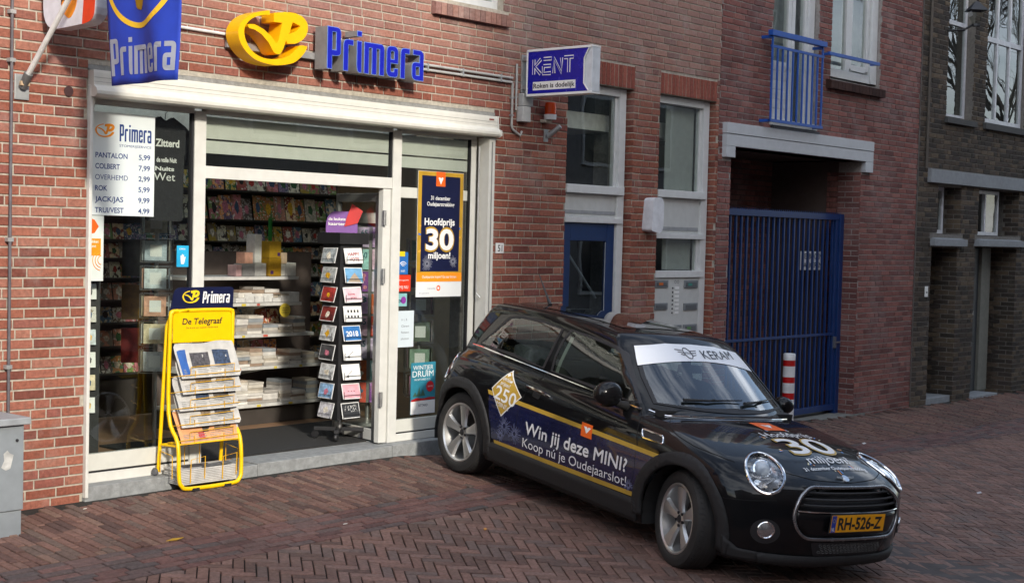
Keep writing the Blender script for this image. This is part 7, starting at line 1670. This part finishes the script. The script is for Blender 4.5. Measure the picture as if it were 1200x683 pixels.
# cabin
b = MB(); b.box(-.30, 2.0, -.70, .70, .30, .34); b.box(1.62, 2.02, -.66, .66, .50, .93); b.box(-.40, .05, -.62, .62, .3, .80); b.build('cabin_floor', CABIN, car)
SEATM = mat('seat cloth', (.035, .035, .037), .85)
for s in (-1, 1):
    st2 = MB(); st2.box(.78, 1.28, s*.36-.24, s*.36+.24, .34, .56); seat = st2.build('seat', SEATM, car, bevel=.04); WM[seat.name] = Matrix.Identity(4)
    Rm = Matrix.Translation((.86, s*.36, .50)) @ Matrix.Rotation(rad(-18), 4, 'Y'); MB().box(-.06, .06, -.23, .23, 0, .56, Rm).build('backrest', SEATM, seat, bevel=.045); MB().box(-.045, .045, -.12, .12, .58, .74, Rm).build('headrest', SEATM, seat, bevel=.035)
    MB().box(-.045, .045, -.13, .13, .30, .40, Matrix.Translation((.02, s*.3, .62)) @ Matrix.Rotation(rad(-15), 4, 'Y')).build('rear_headrest', SEATM, car, bevel=.03)
b = MB(); Rw = Matrix.Translation((1.52, .36, .86)) @ Matrix.Rotation(rad(-65), 4, 'Y'); b.tube([Rw @ Vector((.175*math.cos(t), .175*math.sin(t), 0)) for t in np.linspace(0, 2*math.pi, 29)[:-1]], .014, 8, closed=True); b.tube([Rw @ Vector((-.17, 0, 0)), Rw @ Vector((.17, 0, 0))], .02, 6); b.tube([(1.52, .36, .86), (1.75, .36, .78)], .03, 8); b.build('steering_wheel', CABIN, car, smooth=True)
bx = MB(); 
bx.box(1.56, 1.58, -.12, .12, 1.125, 1.185); bx.build('rear_view_mirror', CABIN, car, bevel=.01)
bg_ = MB().box(-.02, .22, -.40, -.18, .84, 1.04).build('shopping_bag', mat('bag grey', (.35, .34, .34), .6, var=.3, scale=20), None, bevel=.03); 
b = MB(); b.tube([(.93, -.60, 1.24), (.86, -.62, 1.05), (.80, -.62, .85)], .016, 4); b.build('seat_belt', mat('belt grey', (.25, .27, .26), .7), car)
# aerial
q = onto([(.02, -.12)], 'T')[0]; b = MB(); b.tube([q.tolist(), (q+np.array([-.04, 0, .045])).tolist(), (q+np.array([-.20, 0, .22])).tolist()], [.018, .010, .003], 8); b.build('aerial', BLACKM, car, smooth=True)
patch('sunroof', [rpoly([(.25, -.40, .05), (1.25, -.40, .05), (1.25, .40, .05), (.25, .40, .05)])], 'T', .004, mat('roof glass', (.004, .004, .005), .04, coat=1), car, .06)
# ------------------------------------------------------------------ printed film on the right-hand side (x, z) and on the bonnet (x, y)
FILM = mat('navy film', '#141a40', .25, var=.15, coat=.6); GFILM = mat('gold film', '#b8963c', .3, var=.12, scale=6); WFILM = mat('white film', (.80, .80, .80), .35, var=.02)
def zt_(x): return .722-.017*(x-.36)
def zb_(x): return .352+.010*(x-.5)
ARC = [(.445*math.cos(t), WR+.445*math.sin(t)) for t in np.linspace(math.acos(.36/.445)-.0, rad(4), 9)]
nav = [(x, zt_(x)-.028) for x in np.linspace(.36, 2.285, 12)]+[(2.17, .60), (2.10, .49), (2.062, .375)]+[(x, zb_(x)+.016) for x in np.linspace(2.0, .50, 8)]+[(.443, WR+.06), (.435, WR+.14), (.40, WR+.22)]
P_ = np.array(densify(nav, .05))
def fpatch(name, loop, mt, off, view='R', h=.04): return patch(name, [loop], view, off, mt, car, h)
fpatch('navy_film', nav, FILM, .0022)
fpatch('gold_stripe', [(x, zt_(x)) for x in np.linspace(.33, 2.29, 14)]+[(x, zt_(x)-.030) for x in np.linspace(2.285, .355, 14)], GFILM, .0032)
fpatch('gold_stripe', [(x, zb_(x)+.018) for x in np.linspace(.48, 2.065, 12)]+[(x, zb_(x)-.014) for x in np.linspace(2.062, .485, 12)], GFILM, .0032)
dia = [(.490, .900), (.370, .742), (.548, .560), (.740, .745)]
fpatch('diamond_edge', dia, WFILM, .0040); fpatch('diamond', shrink(dia, .012), GFILM, .0050)
sx = lambda a, b_: (a, b_)
def side_text(s_, x, z, w_, h_, sl, bold=.008, mt=WFILM, off=.0068): return ctext('film_lettering', s_, mt, 'R', (x, z), (1, sl), (0.0, 1), w_, h_, off, car, bold)
for dx_, dz_, do_ in ((0, 0, 0), (.0045, .001, .0003), (.0022, .0035, .0006), (.0022, -.0028, .0009)): side_text('Win jij deze MINI?', .850+dx_, .503+dz_, 1.135, .086, -.002, 0, WFILM, .0062+do_)
side_text('Koop n\u00fa je Oudejaarslot!', .838, .402, 1.16, .067, .004, .0)
side_text('250', .425, .682, .265, .095, -.10, .012); side_text('Speciale', .455, .825, .10, .028, -.10); side_text('prijzen!', .455, .788, .12, .028, -.10); side_text("MINI's", .475, .632, .15, .035, -.10, .01)
fpatch('orange_tag', [(1.457, .724), (1.577, .722), (1.592, .628), (1.472, .630)], ORANGE, .0050)
film('heart_shield', np.array([(1.49, .70), (1.52, .702), (1.53, .692), (1.54, .701), (1.568, .699), (1.53, .655)]), [(0, 1, 2, 5), (2, 3, 4, 5)], WFILM, 'R', .0068, car)
rb2 = random.Random(3)
def burst(name, c, R_, n_, mt, view, off, r0=.25, w_=.002, jit=.5):
    V = []; F_ = []
    for k in range(n_):
        a = 2*math.pi*k/n_+rb2.uniform(-.1, .1); r1 = R_*rb2.uniform(1-jit, 1); d = np.array((math.cos(a), math.sin(a))); p = np.array((-d[1], d[0]))*w_; i = len(V)
        V += [tuple(np.array(c)+d*R_*r0+p), tuple(np.array(c)+d*R_*r0-p), tuple(np.array(c)+d*r1-p), tuple(np.array(c)+d*r1+p)]; F_.append((i, i+1, i+2, i+3))
    return film(name, np.array(V), F_, mt, view, off, car, .05)
BUR = mat('pale burst film', (.16, .18, .30), .4)
for c, R_ in (((.60, .50), .09), ((.73, .47), .08), ((.56, .42), .06), ((2.02, .42), .05)): burst('firework_print', c, R_, 26, BUR, 'R', .0034, .2, .0018)
# bonnet
def hood_text(s_, x, y, w_, h_, bold=.008, mt=WFILM, off=.006): return ctext('film_lettering', s_, mt, 'T', (x, y), (0, 1), (-1, 0), w_, h_, off, car, bold)
hood_text('Hoofdprijs', 2.60, -.23, .46, .085, .0)
hood_text('30', 2.865, -.235, .47, .235, .03, GFILM, .0045); hood_text('30', 2.855, -.222, .445, .215, .012, WFILM, .007)
hood_text('miljoen!', 2.965, -.19, .40, .072, .0); hood_text('31 december Oudejaarstrekking', 3.03, -.30, .60, .030, .01)
fpatch('orange_tag', [(2.30, -.10), (2.30, .10), (2.47, .10), (2.47, -.10)], ORANGE, .004, 'T')
film('heart_shield', np.array([(2.36, -.05), (2.36, -.02), (2.37, 0), (2.36, .02), (2.36, .05), (2.43, 0)]), [(0, 1, 2, 5), (2, 3, 4, 5)], WFILM, 'T', .006, car)
for nm_, c_ in (('#4a90d8', 0), ('#e08a30', 1), ('#d8d0b0', 2)): burst('confetti_print', (2.75, 0), .33, 9, mat('confetti film '+nm_, nm_, .4), 'T', .0030, .86, .005, .12)
POSE = (2.73, -.831, -.213, rad(-102.06), rad(-5.88), rad(-4.46))
def car_matrix(p):
    h, pt, rl = p[3:]; f0 = Vector((math.cos(h), math.sin(h), 0)); l0 = Vector((-math.sin(h), math.cos(h), 0)); u0 = Vector((0, 0, 1))
    f1 = f0*math.cos(pt)+u0*math.sin(pt); u1 = -f0*math.sin(pt)+u0*math.cos(pt); l2 = l0*math.cos(rl)+u1*math.sin(rl); u2 = -l0*math.sin(rl)+u1*math.cos(rl)
    return Matrix(((f1.x, l2.x, u2.x, p[0]), (f1.y, l2.y, u2.y, p[1]), (f1.z, l2.z, u2.z, p[2]), (0, 0, 0, 1)))
CMX = car_matrix(POSE); car.matrix_world = CMX
bg_.matrix_world = CMX; tag(bg_, 'crumpled grey bag lying behind the rear side window of the black car', 'bag')
